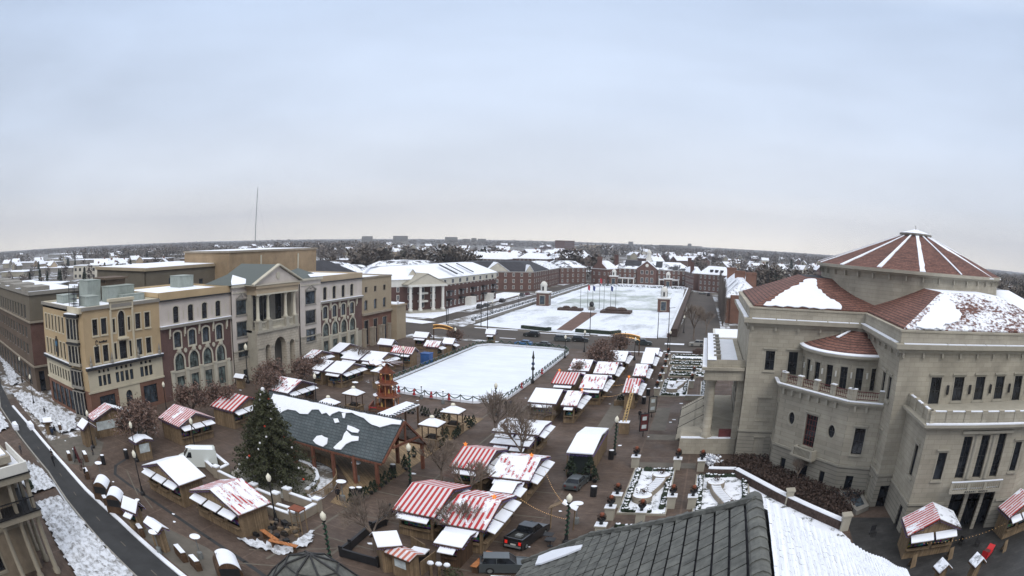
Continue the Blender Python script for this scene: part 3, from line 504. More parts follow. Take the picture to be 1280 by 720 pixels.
m.box(86.1, -4, 0, 86.6, -1.2, 14.7).box(99.3, -4, 0, 99.8, -1.2, 14.7); m.box(86.1, -1.2, 0, 86.5, -.02, 8.3).box(99.4, -1.2, 0, 99.8, -.02, 8.3)
m.box(86.3, .02, 5.6, 88.3, .15, 5.85).box(90.4, .02, 5.6, 91.3, .15, 5.85).box(95.6, .02, 5.6, 96.4, .15, 5.85).box(98.5, .02, 5.6, 99.7, .15, 5.85); m.build('portal_trim', 'stone_trim', r)
m = MB(TP)
for a, b_ in ((87.6, 89.6), (90.8, 95.3), (96.5, 98.3)):
    m.box(a, -.35, 9.9, b_, -.15, 10.1).box(a, -.35, 8.7, b_, -.15, 8.95); n = int((b_-a)/.35)
    for k in range(n): u = a+.2+k*(b_-a)/n; m.box(u-.06, -.3, 8.95, u+.06, -.2, 9.9)
m.build('balustrade', 'pale_trim', r)
for u in (87.0, 90.2, 95.9, 98.9): MB(TP).lathe([(.45, 10.35), (.45, 10.6), (.34, 10.7), (.28, 14.3), (.42, 14.45), (.45, 14.7)], 12, (u, -.3)).build('column', 'pale_trim', r, smooth=True)
m = MB(TP).box(86.1, -4, 14.7, 99.8, .1, 15.8).box(85.9, -4, 15.8, 100.0, .4, 16.3); m.build('entablature', 'tan_stucco', r)
MB(TP).box(86.2, .12, 14.6, 99.7, .2, 14.85).box(84.9, -4, 16.3, 100.9, .55, 16.42).build('entablature_trim', 'pale_trim', r)
MB(TP).prism([(86.0, -.1), (99.9, -.1), (99.9, -.12)], 16.4, 16.4) 
m = MB(TP); m.slab([(85.4, 0, 16.4), (100.4, 0, 16.4), (93, 0, 19.3)], .08, up=(0, 1, 0)); m.build('pediment', 'pink_stucco', r)
m = MB(TP)
for a, b_ in (((85.0, 16.42), (93, 19.45)), ((100.9, 16.42), (93, 19.45))): m.slab([(a[0], -.1, a[1]), (b_[0], -.1, b_[1]), (b_[0], -.1, b_[1]+.28), (a[0], -.1, a[1]+.2)], .75, up=(0, 1, 0))
m.tube((93, .1, 17.7), (93, .2, 17.7), .62, n=16); m.build('pediment_trim', 'pale_trim', r)
m = MB(TP)
for s_ in (1, -1): u = 93-s_*8; m.slab([(u, .4, 16.4), (93, .4, 19.5), (93, -9.5, 19.5), (u, -9.5, 16.4)], .1)
m.build('roof', 'green_copper', r)
T2 = frame(XP-3.2, 0, 0, 1); m = MB(T2).box(86.6, -.3, 8.6, 99.3, 0, 14.8, 0)
for a, b_ in ((88.0, 90.0), (91.2, 94.6), (96.4, 98.3)): m.box(a, 0, 8.9, b_, .05, 14.5, 1)
for u in (92.3, 93.5): m.box(u-.05, .05, 8.9, u+.05, .1, 14.5, 0)
m.build('recessed_front', ['grey_trim', 'glass_dark'], r); m = MB(T2).box(86.6, -.3, 0, 99.3, 0, 8.2, 0).box(91.2, .01, 0, 95.6, .06, 6.5, 1); m.build('recessed_entrance', ['grey_trim', 'glass_dark'], r)
block(r, 'wall', -78.5, 88, -73.0, 103.4, 0, 16.2, 'pink_stucco'); wall(r, frame(-72.6, 0, 0, 1), 103.4, 0, 16.2, [], 'pink_stucco', u0=99.8)
m = MB(frame(-72.58, 0, 0, 1)); 
for z in (6., 10., 13.): m.box(101.3, .01, z, 102.1, .06, z+1.9)
m.build('window', 'glass_dark', r)
o = bpy.data.curves.new('inscription', 'FONT')
# ---- tan end building
r = thing('tan_building', 'tan four storey building with tall bays and cream ledge ending the row', 'building', (-80, 137, 0))
hs = [(131.6, 132.8, 12.0, 13.2), (136.1, 137.3, 12.0, 13.2), (140.8, 142.0, 12.0, 13.2)]; h3 = [(131.3, 132.9, 8.1, 10.3, 's'), (136, 137.5, 8.1, 10.3, 's'), (140.6, 142.2, 8.1, 10.3, 's')]; h1 = [(131.2, 133.4, .3, 5.8), (135.8, 137.8, .3, 5.8), (140.5, 142.6, .3, 5.8)]
wall(r, TW, 145.1, 7.4, 15.1, hs+h3, 'hotel_tan', u0=130.2); wall(r, TW, 145.1, 0, 7.0, h1, 'red_brick', u0=130.2, name='ground_wall')
for h in hs+h3: window(r, TW, h, trim='tan_stone', tw=.12, mull=(1, 2), gl='glass_dark' if h[2] > 11 else 'glass_blue')
for h in h1: window(r, TW, h, mull=(2, 3), trim='tan_stone', tw=.1)
band(r, TW, 130.2, 145.1, 7.0, 7.45, .5, 'tan_stone'); band(r, TW, 130.2, 145.1, 15.1, 15.4, .2, 'tan_stone')
m = MB(TW)
for u in (130.6, 134.0, 135.2, 138.4, 139.8, 143.2): m.box(u-.25, .02, 0, u+.25, .8, 3.9); m.box(u-.32, .02, 3.9, u+.32, .9, 4.2)
m.build('pier', 'tan_stone', r); flat_roof(r, -92, 130.2, -72.5, 145.1, 15.4, 'tan_stone', par=.4); block(r, 'body', -91.8, 130.4, -72.95, 145, .1, 14.8, 'hotel_tan')
m = MB().box(-80, 145.1, 0, -70.8, 150.2, 7.9).box(-80.2, 145.0, 7.9, -70.6, 150.4, 8.3); m.build('end_wing', 'hotel_tan', r); MB().box(-79.8, 145.4, 8.3, -71, 150, 8.5).box(-71.2, 145.8, 8.5, -70.8, 146.3, 9.1).build('wing_snow', 'snowy_roof', r)
# ---- dark brick building at the far left
r = thing('brick_apartment_building', 'long dark brick building with tan top floor at the left edge', 'building', (-100, 44, 0))
TS = frame(-142, 48.2, 46, -5.0); TE = frame(-95.4, 43.1, 0.5, 6.6); LS = hyp(46.6, 5.1)
hh = [(1+i*2.9, 2.9+i*2.9, z, z+1.9) for i in range(15) for z in (5.9, 8.8)]; ht_ = [(1+i*2.9, 2.9+i*2.9, 12.1, 14.5) for i in range(15)]; hg = [(1+i*3.6, 3.7+i*3.6, .3, 3.6) for i in range(12)]
wall(r, TS, LS, 4.5, 11.7, hh, 'brown_brick'); wall(r, TS, LS, 12, 16.3, ht_, 'grey_brown_stucco', name='top_wall'); wall(r, TS, LS, 0, 4.2, hg, 'brown_brick', name='ground_wall')
for h in hh+ht_: window(r, TS, h, mull=(2, 1), fr='grey_trim')
for h in hg: window(r, TS, h, mull=(2, 1), fr='grey_trim')
for T, l in ((TS, LS), (TE, 17)):
    band(r, T, -.2, l+.3, 11.7, 12.0, .35, 'tan_stone'); band(r, T, -.2, l+.3, 4.2, 4.5, .35, 'tan_stone'); band(r, T, -.2, l+.3, 16.3, 16.9, .3, 'grey_trim')
wall(r, TE, 17, 4.5, 11.7, [], 'maroon_brick'); wall(r, TE, 17, 12, 16.3, [], 'grey_brown_stucco', name='top_wall'); wall(r, TE, 17, 0, 4.2, [(1, 2.6, 0, 3.5), (3.6, 5.4, 0, 3.5)], 'brown_brick', name='ground_wall'); window(r, TE, (1, 2.6, 0, 3.5)); window(r, TE, (3.6, 5.4, 0, 3.5))
m = MB().prism([(-142, 48.4), (-95.6, 43.3), (-94.2, 60), (-141, 65)], 16.3, 16.4); m.build('roof', 'snowy_roof', r); m = MB(TS)
for k in range(4): m.box(4+k*12, -6, 16.9, 10+k*12, .1, 17.6)
m.build('parapet_blocks', 'grey_trim', r)
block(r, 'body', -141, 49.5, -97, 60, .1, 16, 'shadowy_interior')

# ================================================================== CONCERT HALL
r = thing('concert_hall', 'pale limestone concert hall with clay tiled roofs and a great round tiled dome', 'building', (34.6, 84.8, 0)); HALL_ = r
PA = [(5.7, 73.2), (21, 70.5), (20.9, 54.4), (48, 50.6), (49, 70.5), (64, 70.5), (64, 98.5), (49, 98.5), (49, 116), (21, 116), (21, 98.5), (5.7, 98.5)]
def off(poly, d):                            # outward offset of a polygon given anticlockwise or clockwise
    A = sum(a[0]*b_[1]-b_[0]*a[1] for a, b_ in zip(poly, poly[1:]+poly[:1])); s = 1 if A > 0 else -1; o = []
    for i in range(len(poly)):
        p, q, w = poly[i-1], poly[i], poly[(i+1) % len(poly)]
        n1 = Vector((q[1]-p[1], p[0]-q[0])).normalized()*s; n2 = Vector((w[1]-q[1], q[0]-w[0])).normalized()*s; b_ = (n1+n2); b_ = b_/(b_.length_squared/2) if b_.length > .1 else n1
        o.append((q[0]+b_.x*d, q[1]+b_.y*d))
    return o
def fr_(a, b_): return frame(a[0], a[1], b_[0]-a[0], b_[1]-a[1]), hyp(b_[0]-a[0], b_[1]-a[1])
def hallface(a, b_, up, lo, blank=(), ztop=16., zb=3.6):
    T, l = fr_(a, b_); wall(r, T, l, zb, ztop, up+[h for h in blank if h[2] > zb], 'limestone'); wall(r, T, l, 0, zb-.15, lo+[h for h in blank if h[3] < zb], 'rusticated_limestone', name='base_wall')
    for h in up: window(r, T, h, trim='stone_trim', mull=(3, 3) if h[3]-h[2] > 3 else (2, 2), fr='iron_red' if len(h) > 4 and h[4] == 'o' else 'dark_frame', sill='hood' if len(h) < 5 else None)
    for h in lo: window(r, T, h, mull=(1, 1))
    for h in blank: MB(T).p([(h[0], -.12, h[2]), (h[1], -.12, h[2]), (h[1], -.12, h[3]), (h[0], -.12, h[3])]).box(h[0]-.12, .01, h[3], h[1]+.12, .12, h[3]+.15).box(h[0]-.12, .01, h[2]-.12, h[1]+.12, .1, h[2]).build('blind_panel', 'limestone', r)
    band(r, T, 0, l, zb-.2, zb+.05, .14, 'stone_trim', 'band', n0=.01); return T, l
hallface(PA[0], PA[1], [(2.3, 3.5, 10.7, 12.9), (5.3, 6.5, 10.3, 12.9)], [], [(2.0, 3.6, 4.8, 7.5), (2.2, 3.5, .6, 2.7)])
hallface(PA[1], PA[2], [(10.6, 11.8, 10.7, 12.9), (13.1, 14.3, 10.6, 12.9)], [], [(12.9, 14.2, 4.2, 7.6), (13, 14.2, .2, 2.6)])
hallface(PA[2], PA[3], [(4.6+i*3.4, 6.1+i*3.4, 10.9 if i in (1, 2, 3) else 10.6, 13.3) for i in range(6)], [(.7, 1.9, 0, 2.3)])
hallface(PA[11], PA[0], [(4+i*4.2, 5.6+i*4.2, 4.9, 9.6) for i in range(5)], [], zb=3.6)
for i in range(3, 11): T, l = fr_(PA[i], PA[i+1]); wall(r, T, l, 0, 16, [], 'limestone')
m = MB(); m.prism(off(PA, .25), 15.6, 16.0); m.prism(off(PA, .75), 16.0, 16.45)
for i in (0, 1, 2, 11):
    T, l = fr_(PA[i], PA[(i+1) % 12]); m.T = T; n = int(l/2.6)
    for k in range(n+1): u = .4+k*(l-.8)/n; m.box(u-.13, .02, 15.15, u+.13, .3, 15.6)
m.T = ident; m.build('cornice', 'stone_trim', r)
m = MB(); inn = off(PA, -.25)
m.prism(off(PA, .12), 16.45, 17.5); m.prism(off(PA, .2), 17.5, 17.68); m.build('parapet', 'limestone', r)
m = MB(); 
for i in (0, 1, 2, 11):
    T, l = fr_(PA[i], PA[(i+1) % 12]); m.T = T; lo_, hi_ = (.3 if i != 1 else -.6), l-(.4 if i != 0 else .9); u = lo_
    while u < hi_: w = min(rnd.uniform(2.5, 6), hi_-u); m.box(u, .17, 16.45, u+w-.15, .74-rnd.random()*.12, 16.53); u += w
m.T = ident; m.build('cornice_snow', 'snowy_roof', r)
Z0, Z1 = 17.72, 20.8
def roofp(pts, mat, name='roof'): m = MB(); m.slab(pts, .12); return m.build(name, mat, r)
e = [(6.1, 73.6), (21.3, 70.95), (21.2, 54.7), (47.8, 51.1), (48.6, 70.9), (63.4, 71)]
roofp([(*e[0], Z0), (*e[1], Z0), (29.4, 79, Z1), (14.4, 81.3, Z1)], 'roof_tiles_clay'); roofp([(6.1, 98, Z0), (*e[0], Z0), (14.4, 81.3, Z1), (14.4, 90.3, Z1)], 'roof_tiles_clay')
roofp([(*e[1], Z0), (*e[2], Z0), (29.6, 62.2, Z1), (29.4, 79, Z1)], 'roof_tiles_clay'); roofp([(*e[2], Z0), (*e[3], Z0), (39.6, 60.6, Z1), (29.6, 62.2, Z1)], 'clay_roof_thin_snow')
roofp([(*e[3], Z0), (*e[4], Z0), (39.8, 79, Z1), (39.6, 60.6, Z1)], 'snow'); roofp([(*e[4], Z0), (*e[5], Z0), (55, 79.4, Z1), (39.8, 79.0, Z1)], 'snow')
roofp([(29.6, 62.2, Z1), (39.6, 60.6, Z1), (39.8, 79, Z1), (29.4, 79, Z1)], 'snow', 'roof_top'); roofp([(14.4, 81.3, Z1), (29.4, 79, Z1), (29.4, 92, Z1), (14.4, 90.3, Z1)], 'dark_shingle', 'roof_top')
roofp([(21.2, 98, Z0), (6.1, 98, Z0), (14.4, 90.3, Z1), (29.4, 92, Z1)], 'roof_tiles_clay'); roofp([(*e[5], Z0), (63.4, 98, Z0), (55, 90, Z1), (55, 79.4, Z1)], 'snow'); roofp([(63.4, 98, Z0), (48.6, 98, Z0), (40, 90, Z1), (55, 90, Z1)], 'snow')
roofp([(48.6, 98, Z0), (48, 115.5, Z0), (40, 107, Z1), (40, 90, Z1)], 'snow'); roofp([(48, 115.5, Z0), (21.2, 115.5, Z0), (29.4, 107, Z1), (40, 107, Z1)], 'snow'); roofp([(21.2, 115.5, Z0), (21.2, 98, Z0), (29.4, 92, Z1), (29.4, 107, Z1)], 'roof_tiles_clay')
def nrm(a, b_, c): n = (Vector(b_)-Vector(a)).cross(Vector(c)-Vector(a)).normalized(); return n if n.z > 0 else -n
def snowpatch(root, pxs, a, b_, c, lift=.16, t=.09, name='roof_snow', jag=.0):
    n = nrm(a, b_, c); p0 = Vector(a)+n*lift; P = [Vector(PL(x, y, tuple(p0), tuple(n))) for x, y in pxs]; Q = []
    for p, q in zip(P, P[1:]+P[:1]):
        k = max(1, int((q-p).length/.45)) if jag else 1; d = (q-p); s_ = n.cross(d).normalized() if d.length > 1e-6 else Vector((0, 0, 0))
        for i in range(k): Q.append(tuple(p+d*i/k+(s_*rnd.uniform(-jag, jag) if i else Vector((0, 0, 0)))))
    return MB().slab(Q, t, up=tuple(n)).build(name, 'snow', root)
g5 = lambda *p: [(920+a/5.539, 290+b_/5.539) for a, b_ in p]; g48 = lambda *p: [(1090+a/4.8, 280+b_/4.8) for a, b_ in p]
snowpatch(r, g5((190, 508), (330, 420), (500, 327), (548, 327), (565, 385), (640, 455), (725, 505), (728, 538), (560, 530), (380, 518)), (*e[0], Z0), (*e[1], Z0), (14.4, 81.3, Z1), jag=.24)
snowpatch(r, g48((255, 620), (330, 535), (425, 425), (455, 432), (500, 500), (540, 545), (500, 590), (440, 600), (430, 632)), (*e[2], Z0), (*e[3], Z0), (29.6, 62.2, Z1), jag=.28)
# drum and dome
CX, CY, RD = 34.6, 84.8, 17.1; NS = 32; cc = lambda R_, k, z, n=NS, o=0: (CX+R_*cos(2*pi*(k+o)/n), CY+R_*sin(2*pi*(k+o)/n), z)
ZE = ZAT(349, CX+RD*sin(math.radians(115)), CY-RD*cos(math.radians(40)))
ZE = 22.7
m = MB(); m.prism([cc(RD, k, 0)[:2] for k in range(NS)], 17.0, ZE-.5); m.build('drum_wall', 'limestone', r)
m = MB(); m.prism([cc(RD+.3, k, 0)[:2] for k in range(NS)], ZE-.5, ZE-.25); m.prism([cc(RD+.85, k, 0)[:2] for k in range(NS)], ZE-.25, ZE+.12)
for k in range(40): a = 2*pi*k/40; m.T = frame(CX+RD*cos(a)*.999, CY+RD*sin(a)*.999, -sin(a), cos(a)); m.box(-.11, -.1, ZE-1.1, .11, .35, ZE-.5)
m.T = ident; m.build('drum_cornice', 'stone_trim', r)
ZT = 27.55; NR = 16; o_ = .15; m = MB()
for k in range(NR): m.p([cc(RD+.75, k, ZE+.13, NR, o_), cc(RD+.75, k+1, ZE+.13, NR, o_), cc(2.6, k+1, ZT, NR, o_), cc(2.6, k, ZT, NR, o_)])
m.build('dome_roof', 'roof_tiles_clay', r)
m = MB().lathe([(3.0, ZT-.1), (3.15, ZT+.1), (3.15, ZT+.28), (.05, ZT+.95)], 16, (CX, CY)).lathe([(.05, ZT+.9), (.05, ZT+1.5)], 4, (CX, CY)); m.build('dome_cap', 'grey_trim', r)
m = MB().lathe([(3.1, ZT+.3), (2.9, ZT+.36), (.3, ZT+.92)], 16, (CX, CY), a0=pi, a1=1.75*pi); m.build('cap_snow', 'snow', r)
def domestrip(k, f0, w0, f1, w1, side=0.):
    A = Vector(cc(RD+.75, k, ZE+.13, NR, o_)); B = Vector(cc(2.6, k, ZT, NR, o_)); t = Vector((-sin(2*pi*(k+o_)/NR), cos(2*pi*(k+o_)/NR), 0)); up = Vector((0, 0, .07)); m = MB(); L_, R_ = [], []
    for i in range(13): f = f0+(f1-f0)*i/12; p = A.lerp(B, f)+up; w = (w0+(w1-w0)*i/12)*(1+rnd.uniform(-.18, .18)); L_.append(tuple(p+t*(w*(side+1)/2*1.0)-Vector((0, 0, .12*w)))); R_.append(tuple(p-t*(w*(1-side)/2)-Vector((0, 0, .12*w))))
    m.slab(L_+R_[::-1], .1); m.build('dome_snow', 'snow', r)
for k, f0, w0, f1, w1, s_ in ((7, .0, .25, 1, .15, 0), (8, 0, .5, 1, .2, .2), (9, .0, .8, .95, .2, .3), (10, .02, .75, .98, .3, .3), (11, .0, .9, 1, .6, .4), (12, 0, .3, 1, .3, .6), (13, 0, 3.0, 1, .6, .8), (14, 0, 3.0, 1, .6, .3)): domestrip(k, f0, w0, f1, w1, s_)
# corner bay with balcony, and the curved storey above it
B0, B1, B2, B3 = (10.0, 72.3), (10.0, 69.4), (17.1, 59.9), (20.9, 58.1)
T, l = fr_(B0, B1); wall(r, T, l, 3.1, 9.7, [(.8, 1.9, 4.2, 7.4)], 'limestone'); window(r, T, (.8, 1.9, 4.2, 7.4), trim='stone_trim'); wall(r, T, l, 0, 3, [(.9, 1.8, 0, 2)], 'rusticated_limestone', name='base_wall'); band(r, T, 0, l, 2.9, 3.15, .14, 'stone_trim', 'band')
def bayface(a, b_, up, lo):
    T, l = fr_(a, b_); wall(r, T, l, 3.1, 9.7, up, 'limestone'); wall(r, T, l, 0, 3, lo, 'rusticated_limestone', name='base_wall')
    for h in up: window(r, T, h, trim='stone_trim', mull=(4, 6) if h[1]-h[0] > 1.7 else (2, 2), fr='iron_red' if h[1]-h[0] > 1.7 else 'dark_frame', tw=.2, sill='hood' if len(h) < 5 else None)
    for h in lo: window(r, T, h, gl='glass_dark', mull=(2, 1) if h[1]-h[0] > 1.2 else (1, 1))
    band(r, T, 0, l, 2.9, 3.15, .14, 'stone_trim', 'band'); return T
T = bayface(B1, B2, [(2.0, 3.1, 5.7, 7.1, 'o'), (5.1, 7.1, 3.9, 7.4), (9.0, 10.2, 5.6, 7.0, 'o')], [(1.9, 2.8, 0, 1.7), (5.2, 6.8, 0, 1.8), (9.0, 9.9, 0, 1.8)])
m = MB(T); m.box(4.2, .02, 2.75, 8.0, 1.0, 2.95).box(4.4, .02, 2.55, 7.8, .7, 2.75).box(4.3, .75, 3.75, 7.9, .92, 3.9).box(4.3, .02, 2.95, 4.7, .95, 3.8).box(7.5, .02, 2.95, 7.9, .95, 3.8)
for k in range(12): m.box(4.82+k*.22, .78, 2.95, 4.93+k*.22, .88, 3.75)
m.build('balconette', 'stone_trim', r)
T = bayface(B2, B3, [(1.2, 2.6, 4.4, 7.2)], [(1.3, 2.3, 0, 2.0)])
bp = [B0, B1, B2, B3, (20.9, 71), (14, 72.3)]
m = MB(); m.prism(off(bp[:4]+[(20.9, 72.3)], .35), 9.5, 9.75); m.prism(off(bp[:4]+[(20.9, 72.3)], .6), 9.75, 9.95)
for a, b_ in ((B1, B2), (B2, B3)):
    T, l = fr_(a, b_); m.T = T
    for k in range(int(l/1.5)): m.box(.6+k*1.5, .02, 8.9, .9+k*1.5, .35, 9.5)
m.T = ident; m.build('balcony_floor', 'stone_trim', r)
m = MB(); 
for a, b_ in ((B0, B1), (B1, B2), (B2, B3)):
    T, l = fr_(a, b_); m.T = T; m.box(-.05, .22, 9.95, l+.1, .62, 10.03)
m.T = ident; m.build('balcony_snow', 'snow', r)
for a, b_ in ((B0, B1), (B1, B2), (B2, B3)):
    T, l = fr_(a, b_); n = max(1, round(l/3.0))
    for k in range(n+1):
        u = .25+(l-.5)*k/n
        if l > 3.5 or k: MB(T).box(u-.42, -.42, 9.95, u+.42, .05, 11.0).box(u-.48, -.48, 11.0, u+.48, .1, 11.1).build('balcony_pier', 'limestone', r); MB(T).box(u-.4, -.4, 11.1, u+.4, .02, 11.18).build('pier_snow', 'snow', r)
    m = MB(T); m.box(.2, -.2, 10.85, l-.2, -.14, 10.92).box(.2, -.2, 10.1, l-.2, -.14, 10.16); q = int(l/.3)
    for k in range(q): u = .3+k*.3; m.box(u-.02, -.19, 10.1, u+.02, -.15, 10.9); m.box(u-.09, -.185, 10.45, u+.09, -.155, 10.56)
    m.build('balcony_railing', 'iron_red', r)
QC = (21.4, 71.6); QR = 8.7; a0, a1, nq = math.radians(176), math.radians(273), 7
qa = [a0+(a1-a0)*k/nq for k in range(nq+1)]; qp = [(QC[0]+QR*cos(a), QC[1]+QR*sin(a)) for a in qa]
for k in range(nq):
    T, l = fr_(qp[k], qp[k+1]); h = (l/2-.5, l/2+.5, 10.2, 12.6); wall(r, T, l, 9.95, 13.6, [h], 'limestone'); window(r, T, h, trim='stone_trim', tw=.12, mull=(2, 2)); MB(T).box(-.1, .02, 11.5, .1, .16, 12.1).build('wall_lamp', 'white_paint', r)
arc = lambda R_, n=21: [(QC[0]+R_*cos(a0+(a1-a0)*k/n), QC[1]+R_*sin(a0+(a1-a0)*k/n)) for k in range(n+1)]
m = MB(); m.prism(arc(QR+.15)+[QC], 13.4, 13.6); m.prism(arc(QR+.5)+[QC], 13.6, 13.85); m.build('bay_cornice', 'stone_trim', r)
m = MB(); A_ = arc(QR+.35); ap = (20.7, 71.3, 15.9)
for p, q in zip(A_, A_[1:]): m.p([(*p, 13.95), (*q, 13.95), ap])
m.build('bay_roof', 'roof_tiles_clay', r)
m = MB()
for p, q in zip(arc(QR+.5), arc(QR+.5)[1:]):
    f = lambda w, s_: (QC[0]+(w[0]-QC[0])*s_, QC[1]+(w[1]-QC[1])*s_); m.p([(*p, 13.93), (*q, 13.93), (*f(q, .95), 14.06), (*f(p, .95), 14.06)]); m.p([(*p, 13.85), (*q, 13.85), (*q, 13.93), (*p, 13.93)])
m.slab([(16.6, 69.6, 14.95), (16.9, 69.2, 14.95), (18.9, 70.6, 15.55), (18.7, 70.8, 15.55)], .1); m.build('bay_roof_snow', 'snow', r)
m = MB().lathe([(1.1, 15.3), (1.1, 16.2)], 12, (20.6, 71.0)).lathe([(1.3, 15.9), (1.3, 16.2)], 12, (20.6, 71)); m.build('bay_turret', 'stone_trim', r)
# south bay with terrace
Q0, Q1, Q2, Q3 = (22.8, 54.1), (22.8, 46.8), (36.5, 42.8), (47, 45.5)
T, l = fr_(Q0, Q1); wall(r, T, l, 3.1, 10.2, [(4.9, 6.0, 5.2, 8.2)], 'limestone'); window(r, T, (4.9, 6.0, 5.2, 8.2), trim='stone_trim', sill='hood'); wall(r, T, l, 0, 3, [(4.9, 6.0, 0, 2.2)], 'rusticated_limestone', name='base_wall'); window(r, T, (4.9, 6.0, 0, 2.2)); band(r, T, 0, l, 2.9, 3.15, .14, 'stone_trim', 'band')
T, l = fr_(Q1, Q2); l = 14.3; big = [(4.95, 6.15, 5.4, 9.45), (7.4, 8.6, 5.4, 9.55), (9.85, 11.0, 5.4, 9.65)]
up = [(2.1, 3.2, 5.4, 8.0), (12.7, 13.7, 5.9, 8.8)]; lo = [(5.3, 7.2, 0, 4.0), (7.7, 9.5, 0, 4.1), (10.0, 11.6, 0, 4.2)]
wall(r, T, l, 3.1, 10.2, up+big+[(a, b_, 3.1, d) for a, b_, c, d in lo], 'limestone', depth=.5); wall(r, T, l, 0, 3.1, [(a, b_, 0, 3.1) for a, b_, c, d in lo]+[(2.2, 3.1, 0, 2.2)], 'rusticated_limestone', name='base_wall', depth=.5)
for h in up: window(r, T, h, trim='stone_trim', sill='hood')
for h in big: window(r, T, h, depth=.5, mull=(2, 4))
for h in lo: window(r, T, h, depth=1.2, mull=(2, 1))
window(r, T, (2.2, 3.1, 0, 2.2)); band(r, T, 0, 4.6, 2.9, 3.15, .14, 'stone_trim', 'band'); band(r, T, 12, 14.3, 2.9, 3.15, .14, 'stone_trim', 'band')
m = MB(T); m.box(4.6, .02, 4.25, 11.9, .9, 4.55).box(4.6, .02, 9.75, 11.9, .25, 10.0).box(4.6, .7, 5.2, 11.9, .85, 5.35)
for u in (4.75, 7.1, 9.4, 11.75): m.box(u-.2, .55, 4.55, u+.2, .88, 5.25)
for k in range(22): m.box(5.05+k*.3, .72, 4.55, 5.17+k*.3, .82, 5.2)
for u in (6.7, 9.2): m.lathe([(.3, 5.4), (.26, 9.3), (.36, 9.6)], 10, (u, -.1))
m.build('window_balcony', 'stone_trim', r); MB(T).box(4.6, .65, 5.36, 11.9, .9, 5.42).box(4.6, .3, 4.56, 11.9, .55, 4.6).build('ledge_snow', 'snow', r)
m = MB(T)
x = 6.7
for w in (.22, .2, .22, .2, .22, .12, .0, .22, .2, .22, .16, .2): 
    if w: m.box(x, .9, 4.33, x+w*.75, .93, 4.49)
    x += .28
m.build('fascia_lettering', 'dark_frame', r)
T3, l3 = fr_(Q2, Q3); wall(r, T3, l3, 0, 10.2, [(3, 4.2, 5.4, 8.2)], 'limestone'); window(r, T3, (3, 4.2, 5.4, 8.2), trim='stone_trim')
qp_ = [Q0, Q1, Q2, Q3, (47, 54)]
m = MB(); m.prism(off(qp_, .3), 10.15, 10.4); m.prism(off(qp_, .65), 10.4, 10.65); m.build('terrace_floor', 'stone_trim', r)
m = MB()
for a, b_ in ((Q1, Q2), (Q2, Q3)): T, l = fr_(a, b_); m.T = T; m.box(-.3, .1, 10.65, l+.1, .62, 10.74)
m.T = ident; m.build('terrace_snow', 'snow', r)
for a, b_ in ((Q0, Q1), (Q1, Q2), (Q2, Q3)):
    T, l = fr_(a, b_); m = MB(T); m.box(-.02, -.4, 10.65, l+.02, -.05, 11.65)
    n = max(1, round(l/2.4))
    for k in range(n+1): u = l*k/n; m.box(u-.35, -.5, 10.65, u+.35, .05, 11.8)
    m.build('terrace_parapet', 'limestone', r); MB(T).box(.1, -.38, 11.66, l-.1, -.08, 11.73).build('parapet_snow', 'snow', r)
T, l = fr_(PA[2], PA[3])
for i in range(5): u = 7.15+i*3.4; MB(T).box(u-.14, .02, 11.6, u+.14, .3, 12.5).build('wall_lantern', 'black_metal', r)
# west portico, its podium and steps
m = MB().box(.7, 74.0, 9.2, 5.6, 97.5, 10.4).box(.3, 73.6, 10.4, 5.6, 98, 10.7).box(.9, 74.2, 10.7, 1.2, 97.4, 11.5).box(1.2, 74.2, 10.7, 5.6, 74.5, 11.5); m.build('portico_roof', 'limestone', r)
MB().box(.35, 74.0, 10.7, .88, 97.6, 10.78).box(.9, 74.1, 11.5, 2.0, 97.4, 11.56).box(2.3, 79, 10.7, 4.9, 97, 10.76).build('portico_snow', 'snow', r)
m = MB()
for k in range(7): m.box(1.7, 76.5+k*3, 10.7, 2.6, 77.2+k*3, 11.7).box(1.5, 76.9+k*3, 10.7, 1.9, 78.4+k*3, 11.3)
m.build('portico_statuary', 'grey_trim', r)
for y in (75.6, 79.8, 84, 88.2, 92.4, 96.6): MB().lathe([(.75, 2.0), (.75, 2.3), (.55, 2.45), (.48, 8.5), (.6, 8.7), (.75, 9.2)], 14, (1.7, y)).build('column', 'limestone', r, smooth=True)
MB().box(4.9, 74.8, 2, 5.65, 76.2, 9.2).build('pilaster', 'limestone', r)
m = MB().box(-1.5, 74.8, 0, 5.6, 80.4, 1.95).box(1.2, 80.4, 0, 5.6, 99, 1.94); m.build('podium', 'limestone', r); MB().box(-1.4, 74.9, 1.95, 5.5, 75.5, 2.05).build('podium_snow', 'snow', r)
m = MB()
for k in range(11): m.box(-2.2+k*.3, 80.5, 0, 1.2, 98.5, .175*(k+1)-.02)
m.build('steps', 'limestone', r)
m = MB()
for y in (83, 88, 93): m.tube((-2.2, y, 1), (1.2, y, 2.9), .04); m.tube((-2.2, y, 0), (-2.2, y, 1), .04); m.tube((1.2, y, 2), (1.2, y, 2.9), .04)
m.build('handrail', 'black_metal', r)
MB().box(3.3, 75.3, 2, 5.4, 76, 2.9).build('portico_grille', 'iron_red', r)

